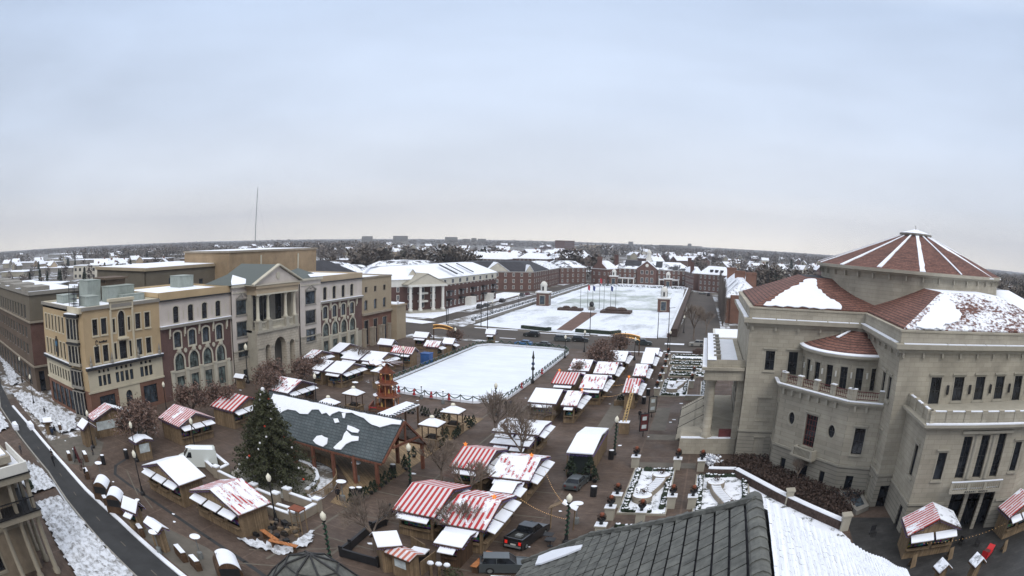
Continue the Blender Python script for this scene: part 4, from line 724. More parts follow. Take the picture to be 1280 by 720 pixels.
# ================================================================== THE ROOF BELOW THE CAMERA
r = thing('slate_roof', 'large grey slate hip roof close below, its right slope under furrowed snow', 'roof', (1.6, 6, 10))
AP = Vector((1.6, 12.3, 19.0)); SL = .84
def wz(x): return 19-SL*(1.6-x)
m = MB(); hip = lambda y: 1.6-(y-12.3)*(4.2/5.4) if y < 17.7 else -2.6-(y-17.7)*1.9
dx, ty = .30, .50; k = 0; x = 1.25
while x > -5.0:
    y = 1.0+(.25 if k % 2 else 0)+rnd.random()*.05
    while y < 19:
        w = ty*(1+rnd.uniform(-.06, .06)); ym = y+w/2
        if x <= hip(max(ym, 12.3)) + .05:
            t = .035+rnd.random()*.012; x0, x1 = x-dx*.5+.018, x+dx*.5-.018; a, b_ = wz(x0), wz(x1); j = rnd.uniform(-.008, .012)  # open gaps bare the dark boarding, drawing the shadow lines between courses
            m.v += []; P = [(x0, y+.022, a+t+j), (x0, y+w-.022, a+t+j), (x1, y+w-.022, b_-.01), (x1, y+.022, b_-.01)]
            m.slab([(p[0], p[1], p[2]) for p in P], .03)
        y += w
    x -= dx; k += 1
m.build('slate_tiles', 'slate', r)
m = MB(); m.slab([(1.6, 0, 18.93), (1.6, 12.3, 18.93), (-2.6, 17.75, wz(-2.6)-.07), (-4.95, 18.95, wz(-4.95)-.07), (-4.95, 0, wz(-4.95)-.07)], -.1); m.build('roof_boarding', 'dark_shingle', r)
m = MB()
y = 1.0
while y < 12.3:
    P = []
    for a in range(7): t = pi*a/6; P.append((1.62+.20*cos(t), .08*sin(t)+18.90-.05*abs(cos(t))))
    s_ = .02
    for (a, b_), (c, d) in zip(P, P[1:]): m.slab([(a, y, b_+s_+.03), (c, y, d+s_+.03), (c, y+.52, d+s_), (a, y+.52, b_+s_)], .025)
    y += .49
m.build('ridge_tiles', 'slate', r)
for sx, ex, ey in ((-1, -4.95, 18.95), (1, 14.4, 25.3)):
    pass
hc = MB(); hl_ = [(1.6, 12.3, 19.0), (-2.6, 17.72, wz(-2.6)+.02), (-4.95, 18.95, wz(-4.95)+.02)]
for p, q in zip(hl_, hl_[1:]):
    p, q = Vector(p), Vector(q); n = int((q-p).length/.42)
    for k in range(n): hc.tube(tuple(p.lerp(q, k/n)), tuple(p.lerp(q, (k+1.12)/n)), .10, .13, 7)
hc.build('hip_tiles', 'slate', r)
m = MB(); E1 = (12.9, 23.6); ez = lambda x: 19-SL*(x-1.6)
nx, ny = 150, 50
def ev(i, j):
    f = i/nx; x = 1.9+f*(13.2-1.9); yt = 12.3+(x-1.6)*1.0; y = -1+(yt+1)*j/ny
    return (x, y, ez(x)+.10+.022*sin(x*20+.5*sin(y*1.7))+.012*rnd.random()+.04*sin(x*1.3+y*.4))
for i in range(nx):
    for j in range(ny): m.p([ev(i, j), ev(i+1, j), ev(i+1, j+1), ev(i, j+1)])
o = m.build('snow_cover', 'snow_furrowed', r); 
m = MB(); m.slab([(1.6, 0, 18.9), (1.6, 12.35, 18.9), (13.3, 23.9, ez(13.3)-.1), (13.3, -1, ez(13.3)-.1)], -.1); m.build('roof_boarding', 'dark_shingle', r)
m = MB(); m.p([(1.6, 12.32, 18.9), (-2.6, 17.77, wz(-2.6)-.08), (-4.95, 18.97, wz(-4.95)-.08), (-4.95, 24.5, 9.1), (13.3, 24.0, 9.05)]); m.build('far_slope', 'slate', r)
q = [PL(*p, (1.6, 12.3, 19.08), (-.84, 0, 1)) for p in ((669, 707), (673, 697), (690, 690), (708, 686), (728, 683), (726, 687), (707, 695), (690, 701), (676, 706))]
MB().slab(q, .07).build('snow_patch', 'snow', r)
m = MB().box(-4.9, 0, 0, 12.8, 18.8, 10); m.build('wall', 'limestone', r)
r = thing('roof_turret', 'small grey slate turret roof peeking up at the bottom edge', 'roof', (-10.9, 14.6, 8))
m = MB(); n = 8; tz = [(0.02, 14.05), (.9, 13.7), (1.9, 12.7), (3.2, 11.0), (4.2, 9.5)]
for (ra, za), (rb, zb) in zip(tz, tz[1:]):
    for k in range(n): a, b_ = 2*pi*k/n, 2*pi*(k+1)/n; P = lambda R_, t, z: (-11.0+R_*cos(t), 15.0+R_*sin(t), z); m.p([P(rb, a, zb), P(rb, b_, zb), P(ra, b_, za), P(ra, a, za)])
m.build('roof', 'slate', r)
m = MB()
for k in range(n):
    a = 2*pi*k/n
    for (ra, za), (rb, zb) in zip(tz, tz[1:]): m.tube((-11+ra*cos(a), 15+ra*sin(a), za+.03), (-11+rb*cos(a), 15+rb*sin(a), zb+.03), .045)
for R_, z in ((1.0, 13.62), (1.6, 13.02), (2.3, 12.2), (3.0, 11.3)): 
    for k in range(n): a, b_ = 2*pi*k/n, 2*pi*(k+1)/n; m.tube((-11+R_*cos(a), 15+R_*sin(a), z+.04), (-11+R_*cos(b_), 15+R_*sin(b_), z+.04), .025)
m.build('hip_seam', 'dark_frame', r); MB().lathe([(4.0, 0), (4.0, 9.6)], 8, (-11, 15)).build('wall', 'limestone', r)

# ================================================================== STONE HOUSE ACROSS THE STREET (bottom left)
r = thing('stone_mansion', 'tan stone building with white columned balconies in the bottom left corner', 'building', (-60, 12, 0))
TE_ = frame(-41, -4, 0, 1); hs = [(u, u+1.3, .9, 3.2, 'a') for u in (2.5, 5.4, 8.3, 10.9)]+[(u, u+1.3, 4.8, 6.9) for u in (2.5, 5.4, 8.3, 10.9)]
wall(r, TE_, 17, 0, 9.2, hs, 'brown_stone', name='wall')
for h in hs: window(r, TE_, h, trim='aged_trim', tw=.22, mull=(2, 2))
TN_ = frame(-41, 13, -1, 0); hs = [(u, u+1.6, z, z+2.4) for u in (2, 6, 10, 14, 18) for z in (.7, 4.8)]
wall(r, TN_, 34, 0, 9.2, hs, 'brown_stone', name='wall')
for h in hs: window(r, TN_, h, trim='aged_trim', mull=(2, 2))
m = MB().box(-75, -4, 9.2, -40.6, 13.4, 9.7); m.build('cornice', 'aged_trim', r); MB().box(-74, -3, 9.7, -41, 13, 9.8).build('roof', 'snowy_roof', r)
for T, l in ((TE_, 17), (TN_, 20)): band(r, T, 0, l, 4.1, 4.35, .2, 'aged_trim')
m = MB().box(-44.6, 9.2, 5.2, -39.1, 14.7, 5.7).box(-44.6, 9.2, 8.2, -39.1, 14.7, 8.7); m.build('balcony', 'aged_trim', r)
MB().box(-44.7, 9.1, 5.7, -39.0, 14.8, 5.8).box(-44.7, 9.1, 8.7, -39, 14.8, 8.78).build('balcony_edge', 'black_metal', r)
m = MB().box(-39.3, 9.3, 8.78, -39.1, 14.6, 9.5).box(-44.5, 14.4, 8.78, -39.3, 14.6, 9.5); m.build('balcony_parapet', 'white_paint', r); MB().box(-44.4, 9.4, 8.79, -39.35, 14.35, 8.86).build('balcony_snow', 'snow', r)
for x, y in ((-39.6, 14.2), (-39.6, 11.9), (-39.6, 9.7), (-42, 14.2), (-44.2, 14.2)): MB().lathe([(.42, 0), (.42, .35), (.3, .5), (.25, 4.8), (.36, 5.0), (.4, 5.2)], 12, (x, y)).build('column', 'aged_trim', r, smooth=True); MB().box(x-.2, y-.2, 5.8, x+.2, y+.2, 8.2).build('post', 'aged_trim', r)
m = MB()
for a in range(8): m.box(-39.25, 9.6+a*.62, 5.8, -39.2, 9.65+a*.62, 6.8)
m.box(-39.27, 9.4, 6.75, -39.18, 14.5, 6.82).box(-44.4, 14.42, 6.75, -39.3, 14.5, 6.82); m.build('balcony_railing', 'black_metal', r)
m = MB().box(-43.6, 12, 5.8, -42.6, 13, 6.6).box(-42.2, 11, 5.8, -41.3, 12, 6.4); m.build('porch_furniture', 'grey_metal', r)
block(r, 'body', -74.8, -3.8, -41.5, 12.5, .1, 9, 'shadowy_interior')

# ================================================================== BUILDINGS BEYOND
def hexwin(mat_fr='white_paint', w=1.1, h=1.7, gl='glass_blue'):
    m = MB(); m.box(-w/2, -.04, 0, w/2, .05, h, 0); m.box(-w/2+.14, .05, .14, -.05, .07, h-.14, 1); m.box(.05, .05, .14, w/2-.14, .07, h-.14, 1); return m
WPROTO = {}
def farwin(root, T, u, z, kind='white_paint', w=1.1, h=1.7, gl='glass_blue'):
    key = (kind, w, h, gl)
    if key not in WPROTO:
        o = hexwin(kind, w, h, gl).build('window', [kind, gl], None); WPROTO[key] = o.data; bpy.data.objects.remove(o)
    o = bpy.data.objects.new('window', WPROTO[key]); C.objects.link(o); o.parent = root; a = Vector(T(0, 0, 0)); b_ = Vector(T(1, 0, 0)); d = b_-a
    o.location = Vector(T(u, 0.0, z))-root.location; o.rotation_euler = (0, 0, math.atan2(d.y, d.x)+0); o.scale = (1, -1, 1); return o
def pblock(name, label, poly, h, wallmat, roofmat, rh=3.5, inset=7., faces=(), fl=3, group=None, cat='building', win='white_paint', ztop=0, base=0, trim='white_paint', wstep=3.2, maxw=95, snowtop=None):
    cx = sum(p[0] for p in poly)/len(poly); cy = sum(p[1] for p in poly)/len(poly); r = thing(name, label, cat, (cx, cy, 0), group=group)
    A = sum(a[0]*b_[1]-b_[0]*a[1] for a, b_ in zip(poly, poly[1:]+poly[:1])); 
    if A < 0: poly = poly[::-1]; faces = [len(poly)-2-f if f < len(poly)-1 else len(poly)-1 for f in faces]
    MB().prism(poly, base, h).build('wall', wallmat, r)
    if rh > 0:
        e = off(poly, .5); MB().prism(off(poly, .3), h-.3, h+.02).build('cornice', trim, r); m = MB(); t = off(poly, -inset); n = len(poly)
        for k in range(n): j = (k+1) % n; m.p([(*e[k], h+.03), (*e[j], h+.03), (*t[j], h+rh), (*t[k], h+rh)])
        m.p([(*q, h+rh) for q in t]); m.build('roof', roofmat, r)
    else: MB().prism(off(poly, .15), h, h+.5).build('parapet', trim, r); MB().prism(off(poly, -.4), h+.4, h+.56).build('roof', roofmat, r)
    nw = 0
    for f in faces:
        T, l = fr_(poly[f], poly[(f+1) % len(poly)]); n = int(l/wstep)
        for q in range(fl):
            for k in range(n):
                if nw < maxw: farwin(r, T, (k+.5)*l/n, .9+q*(h-.3)/fl, win); nw += 1
    return r
def gable(root, T, u0, u1, z, hgt, depth, mat, trim, n=.2):
    c = (u0+u1)/2; m = MB(T); m.slab([(u0, n, z), (u1, n, z), (c, n, z+hgt)], .08, up=(0, 1, 0)); m.build('gable', mat, root)
    m = MB(T)
    for s_ in (u0-.3, u1+.3): m.slab([(s_, n+.3, z-.1), (c, n+.3, z+hgt+.15), (c, -depth, z+hgt+.15), (s_, -depth, z-.1)], .18)
    m.build('gable_roof', trim, root)
# portico apartment block
r = pblock('apartment_building', 'dark brick apartment block with a white four columned portico and snowy roof', [(-104, 186), (-87.5, 213), (-85, 266), (-103, 268), (-110, 222), (-113, 191)], 10.6, 'dark_brick', 'snow', 4.0, 7.5, faces=[1], fl=3, wstep=3.4)
T, l = fr_((-104, 186), (-87.5, 213)); MB(T).box(0, .05, 8.3, l, .12, 10.6).build('top_floor', 'white_paint', r); T1, l1 = fr_((-87.5, 213), (-85, 266)); MB(T1).box(0, .05, 8.2, l1, .12, 10.5).build('top_floor', 'white_stucco', r)
T1w = fr_((-87.35, 213), (-84.85, 266))[0]
for k in range(8): farwin(r, T1w, 3.3+k*6.4, 8.5, 'white_paint', 2.2, 1.6, 'glass_dark')
for u in (17.5, 21.4, 26.6, 30.5): MB(T).lathe([(.75, .6), (.75, 1.2), (.5, 1.4), (.45, 8.1), (.65, 8.4)], 10, (u, 3.0)).build('column', 'white_paint', r)
MB(T).box(16.3, .13, 8.4, 31.7, 3.9, 9.1).build('entablature', 'white_paint', r); gable(r, T, 16.2, 31.8, 9.1, 3.2, 8, 'white_stucco', 'stone_trim', n=3.2); MB(T).box(16.5, .13, 0, 31.5, 4, .6).build('porch', 'stone_trim', r)
for u in (19.4, 24, 28.6):
    for z in (1.3, 3.9, 6.2): farwin(r, T, u, z, 'white_paint', 2.0, 1.7, 'glass_blue')
MB(T).box(22.2, .13, 5.7, 25.8, 1.2, 6.3).box(22.2, .13, 3.1, 25.8, 1.2, 3.7).build('balcony', 'white_paint', r)
for u in (3, 7, 11, 14.5):
    for z in (1.2, 4, 6.6): farwin(r, T, u, z)
m = MB(T1)
for k in range(5): m.box(5+k*10.6, .13, 2.9, 8.2+k*10.6, 1.3, 3.5).box(5+k*10.6, .13, 5.6, 8.2+k*10.6, 1.3, 6.2)
m.build('balconies', 'black_metal', r); MB(T1).box(21, .13, 0, 26, 2.5, 3).build('entrance_porch', 'white_paint', r); MB(T1).box(40, .13, 0, 44, 2.5, 3).build('entrance_porch', 'white_paint', r)
for y, w in ((224, 1.3), (230.5, .6), (241, .8)): MB().slab([(-86.0, y, 11.55), (-86.0, y+w, 11.55), (-92.2, y+w-1.5, 14.62), (-92.2, y-1.5, 14.62)], .25).build('bare_roof_strip', 'dark_shingle', r)
m = MB(T); gable(r, T, 19, 24, 11, 2.6, 6, 'white_stucco', 'snow', n=-2)
# second apartment block with dark hip roof and gables
r = pblock('brick_apartments', 'red brick apartment block with dark hip roof and pale gables beside the lane', [(-112, 296), (-82, 314), (-82.5, 345), (-104, 352), (-124, 318)], 9.0, 'maroon_brick', 'dark_shingle', 4.2, 8, faces=[0, 1], wstep=3.6)
T, l = fr_((-112, 296), (-82, 314)); gable(r, T, 12, 23, 9.1, 3.8, 8, 'white_stucco', 'snow', n=.4); gable(r, T, 31, 34.6, 9.1, 2.8, 5, 'white_stucco', 'snow', n=.4)
pblock('brick_apartments', 'long maroon brick row with snowy dormered roof behind the dark hip roof block', [(-82.3, 345), (-83, 372), (-100, 375), (-100, 350)], 9.0, 'maroon_brick', 'snow_dusted_slate', 3.6, 6, faces=[0], wstep=3.4)
pblock('brick_apartments', 'maroon brick row with snow covered roof at the far left end of the park', [(-82.6, 372.5), (-70.5, 387), (-80, 400), (-98, 392)], 9.0, 'maroon_brick', 'snowy_shingle', 3.4, 5, faces=[0], wstep=3.2)
r = pblock('gabled_house', 'maroon brick gable end house with white roof and tall chimneys beside the far park corner', [(-68, 391), (-58, 386), (-54, 402), (-66, 408)], 8.6, 'maroon_brick', 'snow', 4.4, 4.6, faces=[0, 1], fl=2)
T, l = fr_((-68, 391), (-58, 386)); MB(T).slab([(0, .1, 8.6), (l, .1, 8.6), (l/2, .1, 13.2)], .3, up=(0, 1, 0)).box(l/2-1.2, -1, 11.5, l/2+1.2, .5, 15.5).build('gable_chimney', 'maroon_brick', r)
# end pavilion with cupola
r = pblock('pavilion_building', 'long brick building closing the park, with white cupola, central pediment and snowy roofs', [(-57, 401), (-9, 401), (-9, 420), (-57, 420)], 8.9, 'maroon_brick', 'snowy_shingle', 4.4, 7, faces=[0], wstep=3.0)
T = frame(-57, 401, 1, 0); MB(T).box(15, .02, 0, 26.8, 1.2, 9.0).build('centre_wall', 'maroon_brick', r); gable(r, T, 14.6, 27.2, 9.0, 4.6, 9, 'maroon_brick', 'snow', n=1.2)
for u in (18, 21, 24): farwin(r, frame(-57, 399.8, 1, 0), u, 6.0, 'white_paint', 1.7, 2.2, 'glass_dark'); farwin(r, frame(-57, 399.8, 1, 0), u, 1.0, 'white_paint', 1.7, 3.0, 'glass_blue')
MB(T).tube((21, 1.3, 11.1), (21, 1.45, 11.1), 1.0, n=14).build('round_window', 'white_paint', r)
m = MB(T).box(3, 1, 3.0, 13.5, 3.5, 3.5).box(28.5, 1, 3.0, 41, 3.5, 3.5)
for u in (3.3, 6.5, 10, 13.2, 28.8, 32.5, 36.5, 40.7): m.box(u-.25, 3, 0, u+.25, 3.4, 3)
m.build('colonnade', 'white_paint', r); MB(T).box(2.8, .9, 3.5, 13.7, 3.7, 3.65).box(28.3, .9, 3.5, 41.2, 3.7, 3.65).build('colonnade_snow', 'snow', r)
m = MB().box(-37.4, 407, 12, -34, 411, 15.6).lathe([(1.3, 15.6), (1.3, 18.4), (1.7, 18.5), (1.2, 19.3), (.1, 20.6)], 8, (-35.7, 409)); m.build('cupola', 'white_paint', r)
MB().slab([(-50, 403, 10.2), (-40, 403, 10.2), (-40, 408, 13.2), (-50, 408, 13.2)], .4).build('bare_roof_strip', 'dark_shingle', r); MB().slab([(-31, 402.5, 9.9), (-27, 402.5, 9.9), (-27, 408, 13.2), (-31, 408, 13.2)], .4).build('bare_roof_strip', 'dark_shingle', r)
for x in (-56, -10): MB().box(x-1.2, 409, 9, x+1.2, 411, 16.5).build('chimney', 'dark_brick', r)
r = pblock('brick_wing', 'maroon brick wing stepping forward at the right end of the park', [(-12, 392), (-6.5, 366), (-3, 366), (-3, 400), (-10, 404)], 9.2, 'maroon_brick', 'snow', 2.5, 1.6, faces=[0], wstep=3.2)
MB().box(-8.6, 370, 9, -6.4, 372, 15).build('chimney', 'dark_brick', r)
r = pblock('brick_wing', 'maroon brick house row with white dormered roof at the end of the right lane', [(-3.5, 362), (14, 350), (18, 362), (-1, 376)], 9.3, 'maroon_brick', 'snow', 4.2, 5.2, faces=[0], wstep=3.0)
T, l = fr_((-3.5, 362), (14, 350))
for u in (8, 11.5, 15): MB(T).box(u-.8, -2.2, 10, u+.8, -.9, 11.8).build('dormer', 'dark_shingle', r)
# right side green roofed brick building with chimneys
r = pblock('chimneyed_building', 'brick building with grey green snow streaked roof and big brick chimneys behind the concert hall', [(7.6, 214), (20, 214), (24, 320), (9, 320)], 8.2, 'red_brick', 'snow_dusted_slate', 4.5, 5.5, faces=[0, 3], wstep=5.0)
for x, y in ((15, 262), (19, 250), (13, 300)): MB().box(x-2.2, y-1.5, 9, x+2.2, y+1.5, 15.2).box(x-2.4, y-1.7, 14.4, x+2.4, y+1.7, 14.9).build('chimney', 'red_brick', r)
MB().slab([(8.0, 222, 8.9), (8, 226, 8.9), (12.4, 232, 12.4), (12.4, 228, 12.4)], .3).slab([(8, 240, 8.9), (8, 246, 8.9), (12.4, 254, 12.4), (12.4, 246, 12.4)], .3).build('roof_snow', 'snow', r)
for y in (214.5,): MB().box(9.2, 213.4, 0, 13, 214, 9).build('front_bay', 'red_brick', r)
pblock('brick_building', 'low brown building with stepped snowy ledges beside the concert hall portico', [(3, 150), (14, 150), (14, 166), (3, 166)], 3.4, 'tan_stucco', 'snow', 0, 0, faces=[0], fl=1)
# big box and grey building behind the west front
r = thing('stage_tower', 'tall windowless tan brick box rising behind the portico building', 'building', (-103, 125, 0)); m = MB().box(-112, 107, 0, -95, 145.3, 21.2); m.build('wall', 'orange_tan_brick', r); MB().box(-112.3, 106.7, 21.2, -94.7, 145.6, 21.6).build('parapet', 'tan_stone', r); MB().box(-111, 108, 21.3, -96, 144, 21.65).build('roof', 'snowy_roof', r)
for y in (119.5, 136): MB().box(-94.98, y, 12, -94.7, y+.35, 20.4).build('downpipe', 'pale_trim', r)
MB().box(-95.4, 106.9, 14, -94.9, 107.3, 21.2).build('corner_strip', 'orange_tan_brick', r)
r = thing('flat_roofed_building', 'low grey brown flat roofed building behind the mustard block', 'building', (-112, 98, 0)); T = frame(-100, 0, 0, 1)
wall(r, T, 116, 0, 18.3, [(90, 91.2, 14.0, 16.6), (101, 102.5, 13.6, 15.8), (107, 110, 13.6, 16.2)], 'grey_brown_stucco', u0=82); 
for h in ((90, 91.2, 14.0, 16.6), (101, 102.5, 13.6, 15.8), (107, 110, 13.6, 16.2)): window(r, T, h, mull=(2, 1))
MB().box(-124, 82, 0, -100.6, 116, 18.3).build('body', 'grey_brown_stucco', r); MB().box(-124.4, 81.5, 18.3, -99.6, 116.4, 18.9).build('parapet', 'hotel_tan', r); MB().box(-123.5, 82.5, 18.9, -100.3, 115, 18.98).build('roof', 'snowy_roof', r)
MB(T).box(82, .02, 12.7, 100, .2, 12.95).build('band', 'grey_trim', r)
# gabled roofs behind the tan building
for i, (poly, h, rh, ins, mat, lab) in enumerate((
    ([(-124, 150), (-100, 148), (-99, 176), (-123, 178)], 13.4, 4.0, 7, 'dark_shingle', 'dark slate roofed block directly behind the tan end building'),
    ([(-128, 181), (-106, 179), (-108, 200), (-130, 204)], 12.0, 4.2, 7, 'snowy_shingle', 'half snowed hip roofed block left of the portico apartments'),
    ([(-160, 150), (-130, 150), (-130, 190), (-160, 190)], 12.4, 4, 9, 'dark_shingle', 'broad dark roofed block between the stage tower and the far woods'),
    ([(-165, 222), (-140, 220), (-132, 262), (-155, 270)], 9.0, 3.5, 9, 'snowy_shingle', 'white roofed block behind the portico apartments'),
    ([(-160, 285), (-128, 280), (-126, 320), (-160, 325)], 9, 4, 8, 'snowy_shingle', 'half white roofed block far behind the portico apartments'))):
    pblock('roofed_block', lab, poly, h, 'dark_brick', mat, rh, ins, faces=[1, 0], maxw=30)
# park kiosks
def kiosk(x, y, sc, lab):
    r = thing('brick_kiosk', lab, 'kiosk', (x, y, 0), group='domed brick kiosks round the park', local=True)
    MB().box(-2.2, -2.2, 0, 2.2, 2.2, 4.6).build('wall', 'maroon_brick', r); MB().box(-2.6, -2.6, 4.6, 2.6, 2.6, 5.0).build('cornice', 'white_paint', r); MB().box(-2.5, -2.5, 5.0, 2.5, 2.5, 5.1).build('roof', 'snow', r)
    MB().lathe([(1.25, 5.1), (1.25, 7.3), (1.4, 7.4), (1.1, 8.2), (.6, 8.7), (.05, 8.9)], 12).build('cupola', 'white_paint', r)
    for a in range(4): t = a*pi/2; T = frame(0, 0, cos(t), sin(t)); MB(T).box(-.9, 2.2, .6, .9, 2.26, 3.6).build('window', 'glass_blue', r); MB(T).box(-1.1, 2.19, .4, 1.1, 2.23, 3.9).build('window_trim', 'stone_trim', r); MB(T).box(-.3, 1.2, 5.5, .3, 1.3, 7).build('cupola_window', 'glass_dark', r)
    return r
for x, y, lab in ((-60.7, 247.5, 'brick kiosk with white cupola at the left side of the park'), (-15.2, 243.5, 'brick kiosk with white cupola nearest the right lane'), (-53.9, 385.5, 'brick kiosk with white cupola at the far left park corner'), (-21.6, 377.5, 'brick kiosk with white cupola at the far right park corner')): kiosk(x, y, 1, lab)
# park walls, hedges and planting
def strip(name, label, cat, line, w, h, mat, top=None, group=None):
    m = MB(); mt = MB()
    for (a, b_), (c, d) in zip(line, line[1:]): l = hyp(c-a, d-b_); m.T = mt.T = frame(a, b_, c-a, d-b_); m.box(0, -w/2, 0, l, w/2, h); mt.box(0, -w/2, h, l, w/2, h+.08)
    o = m.build(name, mat); tag(o, label, cat, group)
    if top: mt.build('snow_cap', top, o)
    return o
strip('park_wall', 'low snow topped wall along the left edge of the park', 'wall', [(-65.2, 186), (-65.8, 370)], .5, .9, 'grey_trim', 'snow'); strip('park_wall', 'low snow topped wall along the right edge of the park', 'wall', [(-9.4, 175.5), (-9.6, 368)], .6, 1.1, 'maroon_brick', 'snow')
strip('hedge', 'brown clipped hedge between the park wall and the right lane', 'hedge', [(-7.9, 178), (-8, 350)], 1.6, 2.0, 'brown_hedge'); strip('hedge', 'long dark hedge beside the lane left of the park', 'hedge', [(-67.9, 190), (-68.3, 368)], .9, 1.1, 'snowy_hedge')
strip('hedge', 'short dark clipped hedge at the lower left edge of the park', 'hedge', [(-50, 180), (-42.5, 177.3), (-42, 179)], 1.0, .9, 'dark_evergreen'); strip('hedge', 'short dark clipped hedge right of the brick park path', 'hedge', [(-34.8, 178.6), (-25, 176.6), (-23, 179.5)], 1.0, .9, 'dark_evergreen'); 
strip('brick_hedge', 'brown hedge along the far edge of the park', 'hedge', [(-60, 371.5), (-12, 371.5)], 1., 1.2, 'snowy_hedge')
for x0, y0, x1, y1, lab in ((-52, 232, -43.5, 236, 'dark shrub bed left of the flagpoles'), (-36.5, 229, -26, 236, 'dark shrub bed right of the flagpoles'), (-2, 150, 2, 152, 'shrub bed by the junction')):
    o = MB().box(x0, y0, 0, x1, y1, .8).ball(((x0*2+x1)/3, (y0+y1)/2, .9), (y1-y0)*.35, 10, sz=.5).ball(((x0+2*x1)/3, (y0+y1)/2, .9), (y1-y0)*.3, 10, sz=.5).build('shrub_bed', 'brown_hedge'); tag(o, lab, 'shrubs')
for i, (px_, col, dx_) in enumerate(((-45.4, None, 0), (-43.2, 'flag_red', 1), (-41, 'flag_blue', 1), (-38.9, 'flag_red', 1), (-36.9, None, 0), (-34.8, 'flag_blue', 1), (-32.7, None, 0))):
    r = thing('flagpole', ('flagpole without a flag' if not col else 'flagpole with a limp %s flag' % ('red' if 'red' in col else 'blue'))+', number %d of the row by the brick path'.replace('number %d', ('leftmost', 'second', 'third', 'fourth', 'fifth', 'sixth', 'rightmost')[i]), 'flagpole', (px_, 240+(i % 2)*2, 0), group='flagpoles on the park')
    MB().tube((px_, 240+(i % 2)*2, 0), (px_, 240+(i % 2)*2, 9.5 if i != 3 else 12), .11, .06).build('pole', 'grey_metal', r)
    if col: z = 8.6 if i != 3 else 11.2; MB().slab([(px_, 240+(i % 2)*2, z), (px_+.8, 240.1+(i % 2)*2, z-.6), (px_+.7, 240+(i % 2)*2, z-2.2), (px_+.1, 240+(i % 2)*2, z-1.8)], .08, up=(0, 1, 0)).build('flag', col, r)
r = thing('monument', 'small dark monument between the flagpoles', 'monument', (-41, 238, 0)); MB().box(-42, 237, 0, -40, 239, 1.2).build('plinth', 'grey_trim', r); MB().ball((-41, 238, 2.0), .9, 8, sz=1.2).build('sculpture', 'black_metal', r)
# town beyond: houses and commercial roofs
HP = {}
def house(x, y, rz, w, d, h, rh, wallm, roofm, lab, chim=True):
    key = (wallm, roofm)
    if key not in HP:
        r = thing('suburban_house', lab, 'house', (x, y, 0), rz, 'suburban houses under the trees', local=True)
        MB().slab([(-.5, -.5, 0), (-.5, .5, 0), (-.5, .5, 1), (-.5, 0, 1.72), (-.5, -.5, 1)], 1., up=(1, 0, 0)).build('wall', wallm, r); m = MB()
        for s_ in (1, -1): m.slab([(-.56, -.58*s_, .97), (.56, -.58*s_, .97), (.56, 0, 1.75), (-.56, 0, 1.75)], .05)
        m.build('roof', roofm, r); MB().box(.2, -.06, 1.2, .3, .06, 2.0).build('chimney', 'red_brick', r); HP[key] = r
        r.scale = (w, d, h); return r
    return dup(HP[key], (x, y, 0), rz, lab, sc=(w, d, h))
def fbox(px0, px1, pyb, pyt, depth, wallm, roofm, lab, name='commercial_building', rows=0):
    a, b_ = G(px0, pyb), G(px1, pyb); c = ((a[0]+b_[0])/2, (a[1]+b_[1])/2); h = max(3, ZAT(pyt, *c)); T, l = fr_(a, b_) if True else None
    r = thing(name, lab, 'building', (*c, 0)); MB(T).box(0, -depth, 0, l, 0, h).build('wall', wallm, r); MB(T).box(-.5, -depth-.5, h, l+.5, .5, h+.35).build('roof', roofm, r)
    if rows:
        n = max(3, int(l/5))
        for q in range(rows):
            for k in range(min(n, 12)): farwin(r, T, (k+.5)*l/min(n, 12), .8+q*h/rows, 'grey_trim' if l > 30 else 'white_paint', l/min(n, 12)*.5, h/rows*.5, 'glass_dark')
    return r
